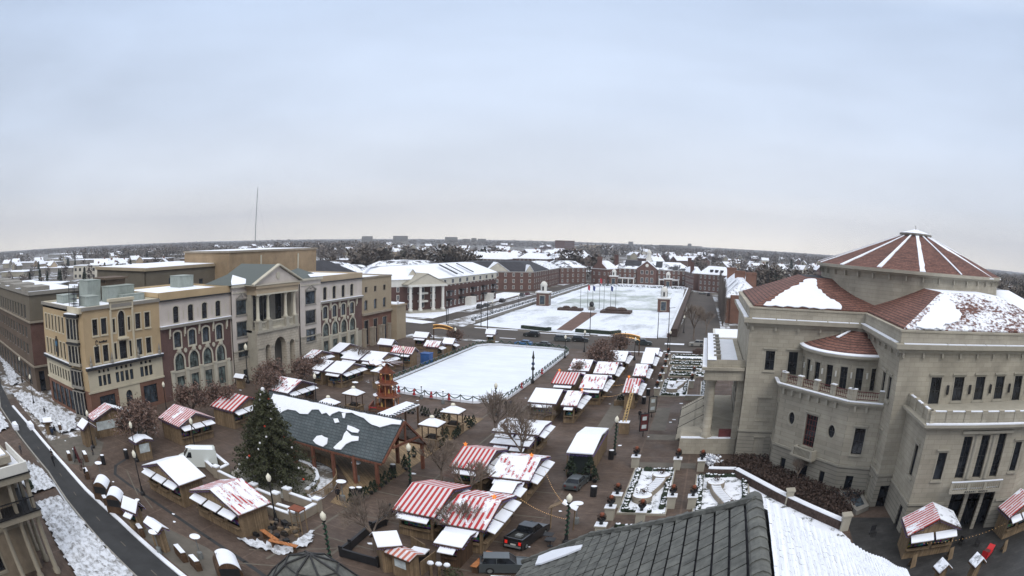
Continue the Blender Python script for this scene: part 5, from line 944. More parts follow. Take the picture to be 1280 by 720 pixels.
for a in ((92, 132, 348.5, 332, 14, 'white_stucco', 'snowy_roof', 'cream three storey apartments with flat snowy roof left of the beige block', 'commercial_building', 2), (134, 150, 344, 330, 12, 'beige_stucco', 'snowy_roof', 'beige gable ended block beside the cream apartments', 'commercial_building', 2), (151, 171, 343.5, 331, 16, 'beige_stucco', 'snowy_roof', 'pale block behind the low brown drum building', 'commercial_building', 2),
          (141, 182, 354, 342, 18, 'brown_brick', 'snowy_roof', 'low brown building with snowy roof behind the rooftop units', 'commercial_building', 0), (84, 150, 331, 325, 40, 'grey_trim', 'snow', 'long low warehouse with white roof at the left', 'commercial_building', 0), (148, 196, 330, 324, 40, 'brown_brick', 'snow', 'second long warehouse with white roof', 'commercial_building', 0),
          (155, 200, 318.5, 312.6, 50, 'beige_stucco', 'snow', 'pale low commercial building in front of the far woods', 'commercial_building', 1), (58, 78, 329, 324, 30, 'beige_stucco', 'snow', 'small white roofed shed among the left trees', 'commercial_building', 0), (30, 76, 369, 355, 16, 'grey_brown_stucco', 'snowy_roof', 'brown flat roofed building behind the dark brick block', 'commercial_building', 0), (76, 97, 366, 358, 12, 'grey_brown_stucco', 'snowy_roof', 'small snowy roofed building next to the brown flat roofed one', 'commercial_building', 0), (98, 124, 366, 354, 14, 'grey_brown_stucco', 'snowy_roof', 'low brown building right behind the mustard block roof', 'commercial_building', 0),
          (200, 250, 322, 318.5, 60, 'grey_trim', 'snow', 'wide flat white roof in front of the far woods, left of the stage tower', 'commercial_building', 0), (225, 283, 328, 323, 50, 'brown_brick', 'snow', 'wide flat snowy shop roof just left of the stage tower', 'commercial_building', 0), (96, 140, 340, 336, 30, 'beige_stucco', 'snow', 'snowy flat roof just behind the cream apartments', 'commercial_building', 0), (10, 60, 333, 328.5, 40, 'grey_trim', 'snow', 'long white roof at the far left among bare trees', 'commercial_building', 0), (255, 284, 320, 316, 60, 'beige_stucco', 'snow', 'pale roof touching the stage tower outline', 'commercial_building', 0), (2, 30, 346, 340, 30, 'beige_stucco', 'snow', 'snowy flat roof at the far left edge', 'commercial_building', 0), (40, 90, 340, 335, 30, 'grey_trim', 'snow', 'snowy flat roof among trees at the far left', 'commercial_building', 0), (60, 140, 321, 317.5, 60, 'grey_trim', 'snow', 'long pale roof before the left woods', 'commercial_building', 0), (400, 450, 329, 325, 40, 'dark_brick', 'snow', 'snowy roof behind the dark gabled blocks', 'commercial_building', 0), (706, 718, 315, 301, 24, 'maroon_brick', 'grey_trim', 'reddish office tower far beyond the park', 'office_building', 4), (719, 737, 313.5, 307.5, 30, 'beige_stucco', 'snowy_roof', 'pale office block just right of the reddish tower', 'office_building', 2), (738, 755, 313.5, 306, 30, 'tan_stucco', 'snowy_roof', 'beige banded office block right of the pale one', 'office_building', 3),
          (835, 852, 312.5, 306.8, 40, 'glass_blue', 'grey_trim', 'distant glassy office block near the horizon', 'office_building', 2), (854, 878, 313, 307.5, 40, 'grey_trim', 'grey_trim', 'distant grey office block right of the glassy one', 'office_building', 2)): fbox(*a)
for k, (a, b_, t) in enumerate(((452, 466, 295.2), (491, 510, 294.8), (556, 572, 296.2), (578, 588, 298.6), (589, 596, 297.5), (597, 608, 298.4), (785, 792, 302), (859, 865, 304.5))):
    d = ray((a+b_)/2, 300); s_ = (2300+60*k)/hyp(d[0], d[1]); x, y = d[0]*s_, d[1]*s_; hd = math.atan2(d[0], d[1]); h = ZAT(t, x, y, 200); w = (b_-a)/830*2300
    r = thing('office_building', 'hazy grey office tower on the skyline, %s from the left' % ('first', 'second', 'third', 'fourth', 'fifth', 'sixth', 'seventh', 'eighth')[k], 'building', (x, y, 0)); T = frame(x-w/2*cos(hd), y+w/2*sin(hd), cos(hd), -sin(hd)); MB(T).box(0, -30, 0, w, 0, h).build('wall', 'grey_trim', r)
    for q in range(4): MB(T).box(w*.05, .0, h*(.45+q*.14), w*.95, .4, h*(.5+q*.14)).build('window_band', 'glass_dark', r)
cl = ['mustard', 'white']; hl = ['snowy roofed suburban house', 'white walled suburban house', 'dark walled suburban house', 'tan walled house']
rr = random.Random(3); placed = []
def region(n, pxr, pyr, size=1., walls=('white_stucco', 'beige_stucco', 'dark_brick', 'tan_stucco')):
    k = 0; tries = 0
    while k < n and tries < n*30:
        tries += 1; px_, py_ = rr.uniform(*pxr), rr.uniform(*pyr); x, y = G(px_, py_)
        if any(hyp(x-a, y-b_) < 17*size for a, b_ in placed): continue
        placed.append((x, y)); w = rr.choice(walls); s_ = size*rr.uniform(.85, 1.25); k += 1
        house(x, y, rr.uniform(0, pi), 13*s_, 9*s_, 5.5*s_**.5, 3, w, 'snow' if rr.random() < .85 else 'snowy_shingle', 'distant house with a snow covered roof')
region(26, (560, 735), (324, 334), 1.3, ('maroon_brick', 'dark_brick', 'beige_stucco')); region(20, (780, 905), (322, 334), 1.1, ('maroon_brick', 'beige_stucco', 'dark_brick')); region(34, (400, 720), (306, 322), 1.2); region(22, (900, 1025), (318, 346), 1.1); region(22, (750, 900), (309, 320), 1.3); region(26, (5, 300), (316, 346), 1.2); region(16, (250, 400), (305, 318), 1.3); region(10, (1248, 1279), (352, 375), 1.)
for f in range(6):                           # big snowy hipped townhouse roofs beyond the brick blocks
    p = ((618, 337), (640, 330), (668, 336), (690, 328), (712, 334), (596, 334))[f]; x, y = G(*p); w = 24
    pblock('townhouse_row', ('townhouse row with broad white roof and brick chimney, '+('left of the dark hip roof', 'far behind the dark hip roof', 'above the long maroon row', 'farther back on the left', 'by the gable end house', 'behind the portico apartments')[f]), [(x-w/2, y-8), (x+w/2, y-8), (x+w/2, y+8), (x-w/2, y+8)], 8.5, 'dark_brick', 'snow', 4.5, 6, faces=[0], fl=3, maxw=20)
r = thing('radio_mast', 'very tall thin guyed radio mast on the left horizon', 'mast', (0, 0, 0)); d = ray(319, 300); s_ = 2600/hyp(d[0], d[1]); x, y = d[0]*s_, d[1]*s_; r.location = (x, y, 0); h = ZAT(235, x, y, 500)
MB().tube((x, y, 0), (x, y, h), 2.0, 1.4, 4).tube((x, y, h), (x, y, h*1.03), .6, .3, 4).build('mast', 'grey_metal', r)
for a in range(3): MB().tube((x, y, h*.9), (x+70*cos(a*2.1), y+70*sin(a*2.1), 0), .2, n=3).build('guy_wire', 'grey_metal', r)

# ================================================================== TREES AND WOODS
def bare_tree(name, label, h, seed, spread=.55, mat='tree_bark', leaves=0, lmat='dead_leaves', trunk_h=.22, depth=5, r0=.028, lsize=.12, up=.35, loc=(0, 0, 0), group=None, cat='tree', crown='crown'):
    q = random.Random(seed); root = thing(name, label, cat, loc, 0, group, local=True); tr = MB(); cr_ = MB(); lv = MB(); tips = []
    def grow(p, d, l, r, k):
        e = p+d*l; (tr if k == 0 else cr_).tube(tuple(p), tuple(e), max(r, .012), max(r*.68, .009), 5 if k < 2 else 3, cap=False)
        if k >= depth: tips.append(e); return
        if k > depth-2: tips.append(p+d*l*.5)
        n = q.choice((2, 3, 3)) if k else 4
        for i in range(n):
            t = q.uniform(0, 2*pi); s_ = spread*q.uniform(.6, 1.25); x = d.orthogonal().normalized(); y = d.cross(x); nd = (d*cos(s_)+(x*cos(t)+y*sin(t))*sin(s_)+Vector((0, 0, up*.4))).normalized(); grow(p+d*l*(q.uniform(.65, 1) if k else 1), nd, l*q.uniform(.62, .82), r*.62, k+1)
        if k: grow(e, (d+Vector((q.uniform(-.2, .2), q.uniform(-.2, .2), .1))).normalized(), l*.75, r*.66, k+1)
    grow(Vector((0, 0, -.05)), Vector((q.uniform(-.04, .04), 0, 1)).normalized(), h*trunk_h, h*r0, 0)
    tr.build('trunk', mat, root); cr_.build(crown, mat, root)
    if leaves:
        global rnd; sv = rnd; rnd = q
        for _ in range(leaves): p = q.choice(tips); lv.leaf((p.x+q.gauss(0, .3), p.y+q.gauss(0, .3), p.z+q.gauss(0, .26)), lsize*q.uniform(.6, 1.4))
        lv.build('leaves', lmat, root); rnd = sv
    return root
LT = bare_tree('ornamental_tree', 'small tree full of rust brown leaves in front of the mustard corner building', 5.2, 3, .75, leaves=2600, trunk_h=.2, depth=5, lsize=.12, loc=(-57.2, 42.8, 0), group='rusty leaved trees among the stalls')
for x, y, s_, a, lab in ((-60, 46.5, .95, 1, 'rust brown leafy tree just right of the stall with the white banner'), (-61.5, 58.5, .95, 2, 'rust brown leafy tree between the two gabled stalls by the plum brick palazzo'), (-58.5, 62.5, .9, 5, 'rust brown leafy tree overlapping the red striped roof by the palazzo'), (-62.5, 80, .95, 3, 'rust brown leafy tree in front of the portico arches'), (-60.5, 87, .85, 4, 'rust brown leafy tree right of the portico arches'), (-58.5, 76, .9, .5, 'rust brown leafy tree over the snowy roof behind the tall fir'),
                        (-62, 93.5, .8, 2.2, 'rust brown tree behind the first western stalls'), (-18.6, 121.5, .95, 1.2, 'rust brown leafy tree over the snowy stalls near the cross street'), (-20.5, 131, .9, 2.9, 'rust brown leafy tree behind the eastern stalls by the yellow arch'), (-21.5, 113, .65, 2.9, 'small rust brown tree between eastern stalls'), (-17.6, 140, .95, .3, 'rust brown leafy tree beside the cross street'), (-54.2, 141, .75, .9, 'rust brown tree right of the western yellow arch')): dup(LT, (x, y, 0), a, lab, sc=s_*1.75)
LT.scale = (1.8,)*3
T1_ = bare_tree('bare_tree', 'bare young tree between the paving and the two big striped stalls', 5.2, 11, .6, 'pale_twigs', depth=5, r0=.019, loc=(-22.6, 40.2, 0), group='bare young trees in the market')
for x, y, s_, a, lab in ((-23.9, 58, .95, 1, 'bare young tree left of the striped stall with the orange star'), (-22.6, 71.5, 1.35, 2, 'bare tall tree between the gazebo deck and the lone snowy stall'), (-17.2, 44, .8, 4, 'small bare tree in front of the right striped stall'), (-18.2, 66.5, 1.1, 5, 'bare tree in front of the flat snowy stall'), (-19.2, 77.5, .9, .4, 'bare tree behind the flat snowy stall'), (-19.5, 53.3, .9, 3.3, 'bare tree with few brown leaves between the striped stalls'), (-29.8, 28.2, .4, 2, 'tiny bare tree by the barrel shaped booth'),
                        (-2.3, 160+14, 1.7, 1, 'large bare tree at the near end of the right lane'), (-46.8, 66.5, .9, 2, 'bare tree behind the timber hall'), (-60, 106.5, .9, 2.5, 'bare tree beside the western stalls'), (1.2, 184, 1.2, 4, 'bare tree further up the right lane'), (12.9, 63.4, .55, 4, 'thin bare shrub tree against the concert hall base')): dup(T1_, (x, y, 0), a, lab, sc=s_*1.55)
T1_.scale = (1.5,)*3
def poplar(x, y, h, lab, first=[None]):
    if first[0] is None:
        r = thing('poplar_tree', lab, 'tree', (x, y, 0), 0, 'poplars along the right lane', local=True); q = random.Random(5); m = MB()
        MB().tube((0, 0, 0), (0, 0, 12), .25, .05, 6).build('trunk', 'tree_bark', r)
        for k in range(420):
            z = q.uniform(1, 12); a = q.uniform(0, 2*pi); R_ = 1.5*sin(min(1, (13-z)/5)*pi/2)*q.uniform(.4, 1); m.tube((0, 0, z-.6), (R_*cos(a), R_*sin(a), z+1.2), .05, .02, 3, cap=False)
        m.build('crown', 'grey_twigs', r); first[0] = r; r.scale = (1, 1, h/13); return
    dup(first[0], (x, y, 0), x*y, lab, sc=(1, 1, h/13))
for i, y in enumerate((206, 212, 219, 227, 236, 247, 262)): poplar(6.7, y, 14.5-(i % 3), ('nearest', 'second', 'third', 'fourth', 'fifth', 'sixth', 'farthest')[i]+' poplar of the bare row along the right lane')
# big Christmas fir
r = thing('christmas_tree', 'tall decorated Christmas fir with white and red balls inside the low walled circle', 'tree', (-38.6, 48.2, 0), local=True)
q = random.Random(21); H_ = 9.8; BR = 5.1; tr = MB().tube((0, 0, 0), (0, 0, H_*.97), .28, .03, 8); tr.build('trunk', 'tree_bark', r); m = MB(); br = MB(); bt = []
for k in range(560):
    f = (k/560)**.82; z = .5+(H_-.7)*f; a = k*2.399+q.uniform(-.25, .25); R_ = BR*(1-f)**.85*q.uniform(.55, 1.15)+.12; e = (R_*cos(a), R_*sin(a), z-.10*R_+.25*q.random()); br.tube((0, 0, z+.12*R_), e, .035, .01, 3, cap=False)
    n = int(8+R_*17); bt.append(e)
    for i in range(n):
        t = q.uniform(.15, 1)**.7; w = .32*(1.1-t*.5); p = (e[0]*t+q.gauss(0, w), e[1]*t+q.gauss(0, w), z+.12*R_+(e[2]-z-.12*R_)*t+q.gauss(-.05, .13)); sv = rnd; rnd = q; m.leaf(p, q.uniform(.09, .22)); rnd = sv
br.build('branches', 'tree_bark', r); m.build('needles', 'conifer_needles', r)
MB().ball((0, 0, H_+.1), .22, 8).build('tree_topper', 'ornament_white', r)
om = {}
for k, e in enumerate([bt[i] for i in range(12, 560, 14)]):
    c = 'ornament_red' if k % 4 == 0 else 'ornament_white'; 
    if c not in om: om[c] = MB().ball((0, 0, 0), .12, 8).build('ornament', c, r)
    else: o = om[c].copy(); C.objects.link(o); om[c+'o'] = o
    (om[c] if om.get(c+'o') is None else om[c+'o']).location = (e[0]*1.02, e[1]*1.02, e[2]-.05)
# woods
def lump(m, x, y, z, h, w, q, n):
    for _ in range(n):
        a = q.uniform(0, 2*pi); f = q.uniform(.12, .95); R_ = w*.5*(max(0., 1-((f-.55)/.47)**2))**.5*q.uniform(.3, 1); c = Vector((x+R_*cos(a), y+R_*sin(a), z+h*f)); d = Vector((cos(a)*.8, sin(a)*.8, q.uniform(.3, 1))).normalized()*h*q.uniform(.05, .10); s_ = Vector((-sin(a+q.uniform(-1, 1)), cos(a), q.uniform(-.4, .4)))*w*q.uniform(.04, .10)*(1 if n > 60 else 1.4 if n > 20 else 2.); i = len(m.v); m.v += [tuple(c-d), tuple(c+s_*.9), tuple(c+d), tuple(c-s_)]; m.f.append((i, i+1, i+2, i+3)); m.mi.append(0)
    m.tube((x, y, z), (x, y, z+h*.5), h*.018, h*.01, 3, cap=False)
q = random.Random(77)
WT = []
for k in range(4):
    r = thing('woodland_tree', 'bare tree in the woods beyond the rooftops', 'tree', (0, 0, 0), 0, 'individual trees of the woods', local=True); m = MB(); lump(m, 0, 0, 0, 13, 10, q, 190); m.build('crown', 'grey_twigs', r); MB().tube((0, 0, 0), (0, 0, 7), .3, .15, 5).build('trunk', 'tree_bark', r); WT.append(r)
EV = thing('evergreen_tree', 'dark evergreen in the woods beyond the rooftops', 'tree', (0, 0, 0), 0, 'evergreens of the woods', local=True); m = MB()
for k in range(500): f = q.random(); a = q.uniform(0, 2*pi); R_ = 3.2*(1-f)+.2; sv = rnd; rnd = q; m.leaf((R_*cos(a)*q.uniform(.4, 1), R_*sin(a)*q.uniform(.4, 1), 1+11*f), .8); rnd = sv
m.build('crown', 'dark_evergreen', EV); MB().tube((0, 0, 0), (0, 0, 10), .25, .05, 5).build('trunk', 'tree_bark', EV)
spots = []
def trees_px(n, xr, yr, kinds, sc=(.8, 1.25)):
    for _ in range(n): spots.append((*G(q.uniform(*xr), q.uniform(*yr)), q.choice(kinds), q.uniform(*sc)))
trees_px(45, (400, 620), (324, 336), 'wwwwe', (.9, 1.4)); trees_px(26, (40, 190), (334, 362), 'wwe', (.7, 1.0)); trees_px(22, (590, 760), (320, 332), 'www', (.9, 1.2)); trees_px(28, (870, 1030), (325, 350), 'wwwwe', (.9, 1.2)); trees_px(20, (180, 300), (325, 340), 'wwe', (.8, 1.2)); trees_px(16, (0, 60), (340, 368), 'wwe', (.6, .9)); trees_px(14, (1245, 1280), (352, 380), 'wwe', (.7, 1)); trees_px(18, (760, 900), (318, 328), 'www', (.9, 1.2))
spots.sort(key=lambda t: hyp(t[0], t[1])); used = set()
INB = lambda x, y: (-128 < x < 26 and -50 < y < 428) or (-165 < x < -95 and 145 < y < 330)
for i, (x, y, k, s_) in enumerate(spots):
    if INB(x, y) or hyp(x, y) > 1200: continue
    src = EV if k == 'e' else WT[i % 4]
    if src not in used: used.add(src); src.location = (x, y, 0); src.rotation_euler = (0, 0, q.uniform(0, 6)); src.scale = (s_,)*3
    else: dup(src, (x, y, 0), q.uniform(0, 6), sc=s_)
bands = {0: MB(), 1: MB()}; cnt = 0
def dens(x, y): return sin(x*.0041+1.3)*cos(y*.0037+.4)+sin(x*.0013-y*.0021+2)+.35*sin(x*.013+y*.009)
for _ in range(60000):
    d = 330*(4500/330)**(q.random()**.85); a = math.radians(q.uniform(-76, 50)); x, y = d*sin(a), d*cos(a)
    if INB(x, y) or dens(x, y) < (1.05 if d < 900 and x < -100 else .45 if d < 650 else .3 if d < 1100 else -.35 if d < 1800 else -1.2): continue
    if any(abs(x-a_) < 15 and abs(y-b_) < 15 for a_, b_ in placed): continue
    big = 1 if q.random() < .14 else 0; s_ = 1+min(d, 3000)/2600; n = 70 if d < 800 else (26 if d < 1500 else 9); h = (13+3*sin(x*.01)*cos(y*.008)+q.uniform(-3, 3))*(1+.12*s_); lump(bands[big], x, y, 0, h if not big else h*.85, 11*s_ if not big else 8*s_, q, n); cnt += 1
    if cnt > 15000: break
tag(bands[0].build('distant_wood', 'winter_wood'), 'grey brown leafless woods stretching to the horizon', 'woods', kind='stuff'); tag(bands[1].build('distant_wood', 'winter_wood_dark'), 'dark evergreens mixed into the far woods', 'woods', kind='stuff')
HZ = MB().box(-4800, -600, -1.2, 4800, 4800, 260).build('haze', 'snow'); HZ.data.materials.clear(); hm = bpy.data.materials.new('haze_air'); hm.use_nodes = True; hn = hm.node_tree; hn.nodes.clear(); pv = hn.nodes.new('ShaderNodeVolumePrincipled'); pv.inputs['Density'].default_value = .00017; pv.inputs['Color'].default_value = (.86, .90, 1, 1); pv.inputs['Anisotropy'].default_value = .3; ho = hn.nodes.new('ShaderNodeOutputMaterial'); hn.links.new(pv.outputs[0], ho.inputs['Volume']); HZ.data.materials.append(hm); HZ['kind'] = 'stuff'; HZ['label'] = 'thin winter haze over the town'

# ================================================================== THE MARKET
def hut(label, W_, D_, ze, zr, loc, rz, roof='snowy_roof', opens='S', wood='hut_wood', awn='snowy_roof', cat='stall', name='market_stall', group='wooden market stalls', over=.35, lights=True, star=None, banner=False, sign=False, closed=''):
    r = thing(name, label, cat, (*loc, 0), rz, group, local=True); w, d = W_/2-over, D_/2-over; hz = ze-.12
    sides = {'S': (frame(-w, -d, 1, 0), 2*w), 'E': (frame(w, -d, 0, 1), 2*d), 'N': (frame(w, d, -1, 0), 2*w), 'W': (frame(-w, d, 0, -1), 2*d)}
    for k, (T, l) in sides.items():
        hs = []
        if k in opens:
            n = max(1, round(l/2.4)); hs = [(l*i/n+.22, l*(i+1)/n-.22, 1.0, hz-.3) for i in range(n)]
        wall(r, T, l, 0, hz, hs, wood, depth=.08, name='wall_panel')
        for h in hs:
            MB(T).box(h[0]-.05, .01, .93, h[1]+.05, .38, 1.0).build('counter', wood, r)
            m = MB(T); m.slab([(h[0]-.05, .02, hz-.12), (h[1]+.05, .02, hz-.12), (h[1]+.05, .95, hz-.42), (h[0]-.05, .95, hz-.42)], .05); aw = m.build('shutter', wood, r)
            MB(T).slab([(h[0]-.08, .05, hz-.05), (h[1]+.08, .05, hz-.05), (h[1]+.08, .97, hz-.35), (h[0]-.08, .97, hz-.35)], .07).build('shutter_snow', awn, aw)
            MB(T).box(h[0]+.1, -.75, 1.0, h[1]-.1, -.35, 1.0+.35*(hz-1.3)).box(h[0]+.25, -.95, 1.25, h[1]-.25, -.85, hz-.5).build('wares', 'wares', r)
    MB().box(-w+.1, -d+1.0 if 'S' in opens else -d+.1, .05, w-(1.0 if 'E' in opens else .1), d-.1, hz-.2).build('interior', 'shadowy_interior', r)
    m = MB()
    for s_ in (-1, 1): x = s_*(w-.01); m.slab([(x, -d, hz), (x, d, hz), (x, 0, zr-.12-(zr-ze)*over/(D_/2)*0)], .06, up=(-s_, 0, 0))
    m.build('gable', wood, r)
    hw, hd = W_/2, D_/2
    for s_ in (-1, 1):
        ya, za = s_*hd, ze; m = MB().slab([(-hw, ya, za), (hw, ya, za), (hw, 0, zr), (-hw, 0, zr)], .09); q = m.build('roof', roof if not isinstance(roof, tuple) else roof[0 if s_ < 0 else 1], r)
        m = MB()
        for x in (-hw-.02, hw-.06): m.slab([(x, ya, za-.14), (x+.08, ya, za-.14), (x+.08, 0, zr-.14), (x, 0, zr-.14)], .16)
        m.box(-hw, ya-.03, za-.14, hw, ya+.03, za+.02); m.build('roof_trim', 'dark_wood', r)
    if lights:
        m = MB(); n = int(W_/.16)
        for k in range(n): m.box(-hw+k*W_/n-.02, -hd-.07, ze-.12-.06*(k % 3), -hw+k*W_/n+.025, -hd-.03, ze-.06-.04*(k % 3))
        n = int(hyp(hd, zr-ze)/.16)
        for k in range(n):
            f = k/n
            for s_ in (-1, 1): m.box(hw+.04, s_*hd*(1-f)-.02, ze+(zr-ze)*f-.12-.05*(k % 3), hw+.08, s_*hd*(1-f)+.025, ze+(zr-ze)*f-.06-.05*(k % 3))
        tag(m.build('light_string', 'violet_bulbs', r), kind='stuff')
    if star:
        m = MB(); x = star
        P = [(x+(.26 if i % 2 == 0 else .11)*sin(i*pi/5), zr+.32+(.26 if i % 2 == 0 else .11)*cos(i*pi/5)) for i in range(10)]; m.slab([(a, -.04, b_) for a, b_ in P], .08, up=(0, 1, 0)); m.tube((x, 0, zr), (x, 0, zr+.3), .03); m.build('star', 'star_glow', r)
    if banner: T, l = sides[banner]; MB(T).box(.3, .02, 1.0, l-.3, .06, hz-.25).build('banner', 'poster_white', r)
    if sign: T, l = sides[sign]; MB(T).box(l*.3, .03, hz-.28, l*.7, .09, hz-.02).build('sign_board', 'dark_wood', r)
    return r
def hutpx(label, rl, rr, er, el, ze=2.5, hd=None, axis=True, minw=1.6, zr=None, rot=None, **k):
    eL, eR, fL, fR = G(*el, ze), G(*er, ze), G(*rl, ze), G(*rr, ze); ang = math.atan2(eR[1]-eL[1], eR[0]-eL[0]) if not axis else 0.
    if rot is not None: ang = rot
    c, s_ = cos(ang), sin(ang); U = lambda p: p[0]*c+p[1]*s_; V = lambda p: -p[0]*s_+p[1]*c
    xL, xR = (U(eL)+U(fL))/2, (U(eR)+U(fR))/2; W_ = max(minw, xR-xL); yE = (V(eL)+V(eR))/2; D_ = max(1.6, (V(fL)+V(fR))/2-yE) if hd is None else 2*hd
    xm = (xL+xR)/2; yc = yE+D_/2
    return hut(label, W_, D_, ze, zr or ze+.13*D_, (xm*c-yc*s_, xm*s_+yc*c), ang, **k)
Zf = lambda ox, oy, s_: (lambda *p: [(ox+a/s_, oy+b_/s_) for a, b_ in p])
z5 = Zf(480, 520, 3.6); z6 = Zf(640, 420, 8); z1 = Zf(370, 390, 8); za = Zf(640, 400, 1280/240)
hutpx('big stall with bold red and white striped roof and orange star, left of the front pair', *z5((215, 285), (378, 318), (232, 468), (48, 415)), roof='striped_roof_bare', opens='SE')
hutpx('big stall with red and white stripes half under snow, right of the front pair', *z5((410, 330), (600, 365), (440, 520), (262, 478)), roof='striped_roof_half_snowed', opens='SE', star=1.2, sign='E')
hutpx('striped roof stall with an orange star, left in the middle pair', *z5((410, 130), (565, 155), (440, 245), (300, 230)), roof='striped_roof_bare', opens='SE', star=-1.5)
hutpx('stall with mostly snowed striped roof and white shutters, right in the middle pair', *z5((570, 165), (745, 185), (655, 298), (490, 270)), roof='striped_roof_mostly_snowed', opens='SE', star=1.0)
hutpx('low snow roofed lean-to against the right front striped stall', *z5((290, 500), (425, 515), (350, 600), (235, 570)), ze=2.2, zr=2.5, opens='S', wood='dark_wood')
hutpx('small snow roofed hut with wreath between fence and striped kiosk', *z5((-10, 512), (75, 552), (20, 610), (-60, 575)), hd=1.1, ze=2.6, opens='', minw=1.9, rot=.75, zr=3.4)
hutpx('little kiosk with pale orange striped roof and white board at the bottom edge', *Zf(440, 640, 9)((500, 365), (800, 465), (680, 580), (400, 470)), hd=.9, ze=2.1, zr=2.45, axis=False, opens='', roof='striped_roof_pale', banner='S', lights=False)
hutpx('small flat snowy hut squeezed between the two pairs of striped stalls', *z5((525, 290), (620, 300), (575, 355), (480, 335)), ze=2.6, opens='E')
hutpx('wide flat roofed snowy stall behind the middle striped pair', *z5((560, 8), (750, 28), (690, 95), (495, 60)), ze=2.8, zr=3.1, opens='SE')
hutpx('low snowy front canopy of the wide flat roofed stall', *z5((545, 62), (690, 95), (655, 145), (483, 118)), ze=2.0, zr=2.2, minw=3, opens='S', name='stall_canopy', cat='canopy', group='snowy canopies')
r = thing('open_tent', 'lone white roofed open shelter with small firs and a parked car in front', 'shelter', (-11.65, 70.4, 0), 0, None, local=True)
for s_ in (-1, 1): MB().slab([(-1.4, s_*5.2, 2.6), (1.4, s_*5.2, 2.6), (1.4, 0, 3.25), (-1.4, 0, 3.25)], .12).build('roof', 'snowy_roof', r)
for x in (-1.3, 1.3):
    for y in (-5, -1.7, 1.7, 5): MB().box(x-.06, y-.06, 0, x+.06, y+.06, 2.6).build('post', 'hut_wood', r)
MB().box(-1.25, -4.2, .02, 1.25, 5, 2.3).build('tarp', 'car_dark_green', r); MB().box(1.31, -5, .1, 1.37, 5, 2.5).build('side_wall', 'hut_wood', r); m = MB()
for k in range(19): m.box(-1.4+k*.15, -5.28, 2.42-.05*(k % 3), -1.35+k*.15, -5.23, 2.5)
for k in range(64): m.box(1.4, -5.2+k*.16, 2.4-.05*(k % 3), 1.45, -5.15+k*.16, 2.5)
tag(m.build('light_string', 'violet_bulbs', r), kind='stuff')
E6 = [('snow roofed stall with small red flags at the ridge, nearest of the rink side row', ((275, 530), (535, 555), (470, 690), (205, 660)), 'snowy_roof', 'S', None), ('snow roofed stall with two red stripes showing and an orange star at its corner', ((590, 560), (740, 570), (670, 710), (520, 690)), 'striped_roof_mostly_snowed', 'SE', .9),
      ('eastern stall with bright red striped roof next to the rink fence', ((480, 375), (700, 390), (650, 495), (425, 470)), 'striped_roof_bare', 'S', -1.5), ('eastern snowy stall right of the bright striped one, white shutters on its aisle side', ((745, 405), (980, 415), (925, 540), (710, 520)), 'striped_roof_mostly_snowed', 'SE', None),
      ('eastern snowy stall partly hidden by a rusty tree, second row from the cross street', ((640, 255), (820, 262), (800, 360), (585, 340)), 'striped_roof_mostly_snowed', 'S', None), ('eastern snowy stall facing the aisle, second row from the cross street', ((875, 278), (1085, 290), (1045, 388), (840, 372)), 'striped_roof_mostly_snowed', 'SE', None),
      ('eastern plain snow roofed stall nearest the yellow arch', ((985, 170), (1180, 180), (1140, 265), (960, 245)), 'snowy_roof', 'SE', None)]
for lab, q4, rf, op, st in E6: hutpx(lab, *z6(*q4), roof=rf, opens=op, star=st, lights=True)
for lab, q4, rf, st in (('narrow stall with three red stripes nearest the yellow figure tower', ((770, 402), (868, 405), (848, 490), (750, 485)), 'striped_roof_half_snowed', -.8), ('narrow stall with faint stripes, second along the garden lane', ((830, 308), (915, 312), (900, 378), (818, 373)), 'striped_roof_mostly_snowed', None),
                        ('narrow plain snowy stall, third along the garden lane', ((885, 232), (960, 236), (945, 295), (865, 290)), 'snowy_roof', None), ('narrow snowy stall at the street end of the garden lane', ((895, 197), (985, 200), (980, 235), (885, 228)), 'snowy_roof', None)): hutpx(lab, *za(*q4), roof=rf, opens='E', star=st)
for lab, q4, rf, op in (('western snow roofed stall in front of the arched windows', ((495, 325), (580, 345), (490, 415), (400, 400)), 'snowy_roof', 'E'), ('western snowy stall with a leaf shadowed roof in the middle of the group', ((600, 392), (780, 410), (680, 490), (505, 470)), 'snowy_roof', 'S'),
                        ('western snowy stall right of the middle one', ((800, 410), (960, 430), (890, 510), (700, 490)), 'snowy_roof', 'SE'), ('western stall with red patches on its snowy gable roof, leftmost of the group', ((235, 395), (300, 410), (215, 490), (115, 475)), 'striped_roof_mostly_snowed', 'E'),
                        ('western snowy stall, left of the near pair facing the square', ((330, 497), (445, 510), (310, 600), (215, 580)), 'snowy_roof', 'S'), ('western snowy stall, right of the near pair with lit white shutters', ((465, 512), (640, 530), (520, 630), (350, 600)), 'snowy_roof', 'SE')): hutpx(lab, *z1(*q4), roof=rf, opens=op)
for lab, x, y, w, d, rf, op in (('small brown hut with snowy roof beside the tan building', -62.5, 123.5, 3.4, 3, 'snowy_roof', 'E'), ('hut with red and white striped roof near the western arch', -55.2, 116.5, 4.6, 3.4, 'striped_roof_half_snowed', 'S'), ('small snowy hut left of the western yellow arch', -60.5, 137, 3.4, 3, 'snowy_roof', 'S'), ('snowy hut with festoons right of the striped one', -53.3, 126.5, 3.2, 3.4, 'striped_roof_mostly_snowed', 'E'),
                                 ('little snowy hut near the rink corner by the western arch', -51.8, 131.5, 2.4, 3, 'snowy_roof', 'E'), ('tiny snowy booth at the edge of the cross street', -48.5, 148.8, 2.4, 1.6, 'snowy_roof', 'S')): hut(lab, w, d, 2.5, 3.5, (x, y), 0, roof=rf, opens=op)
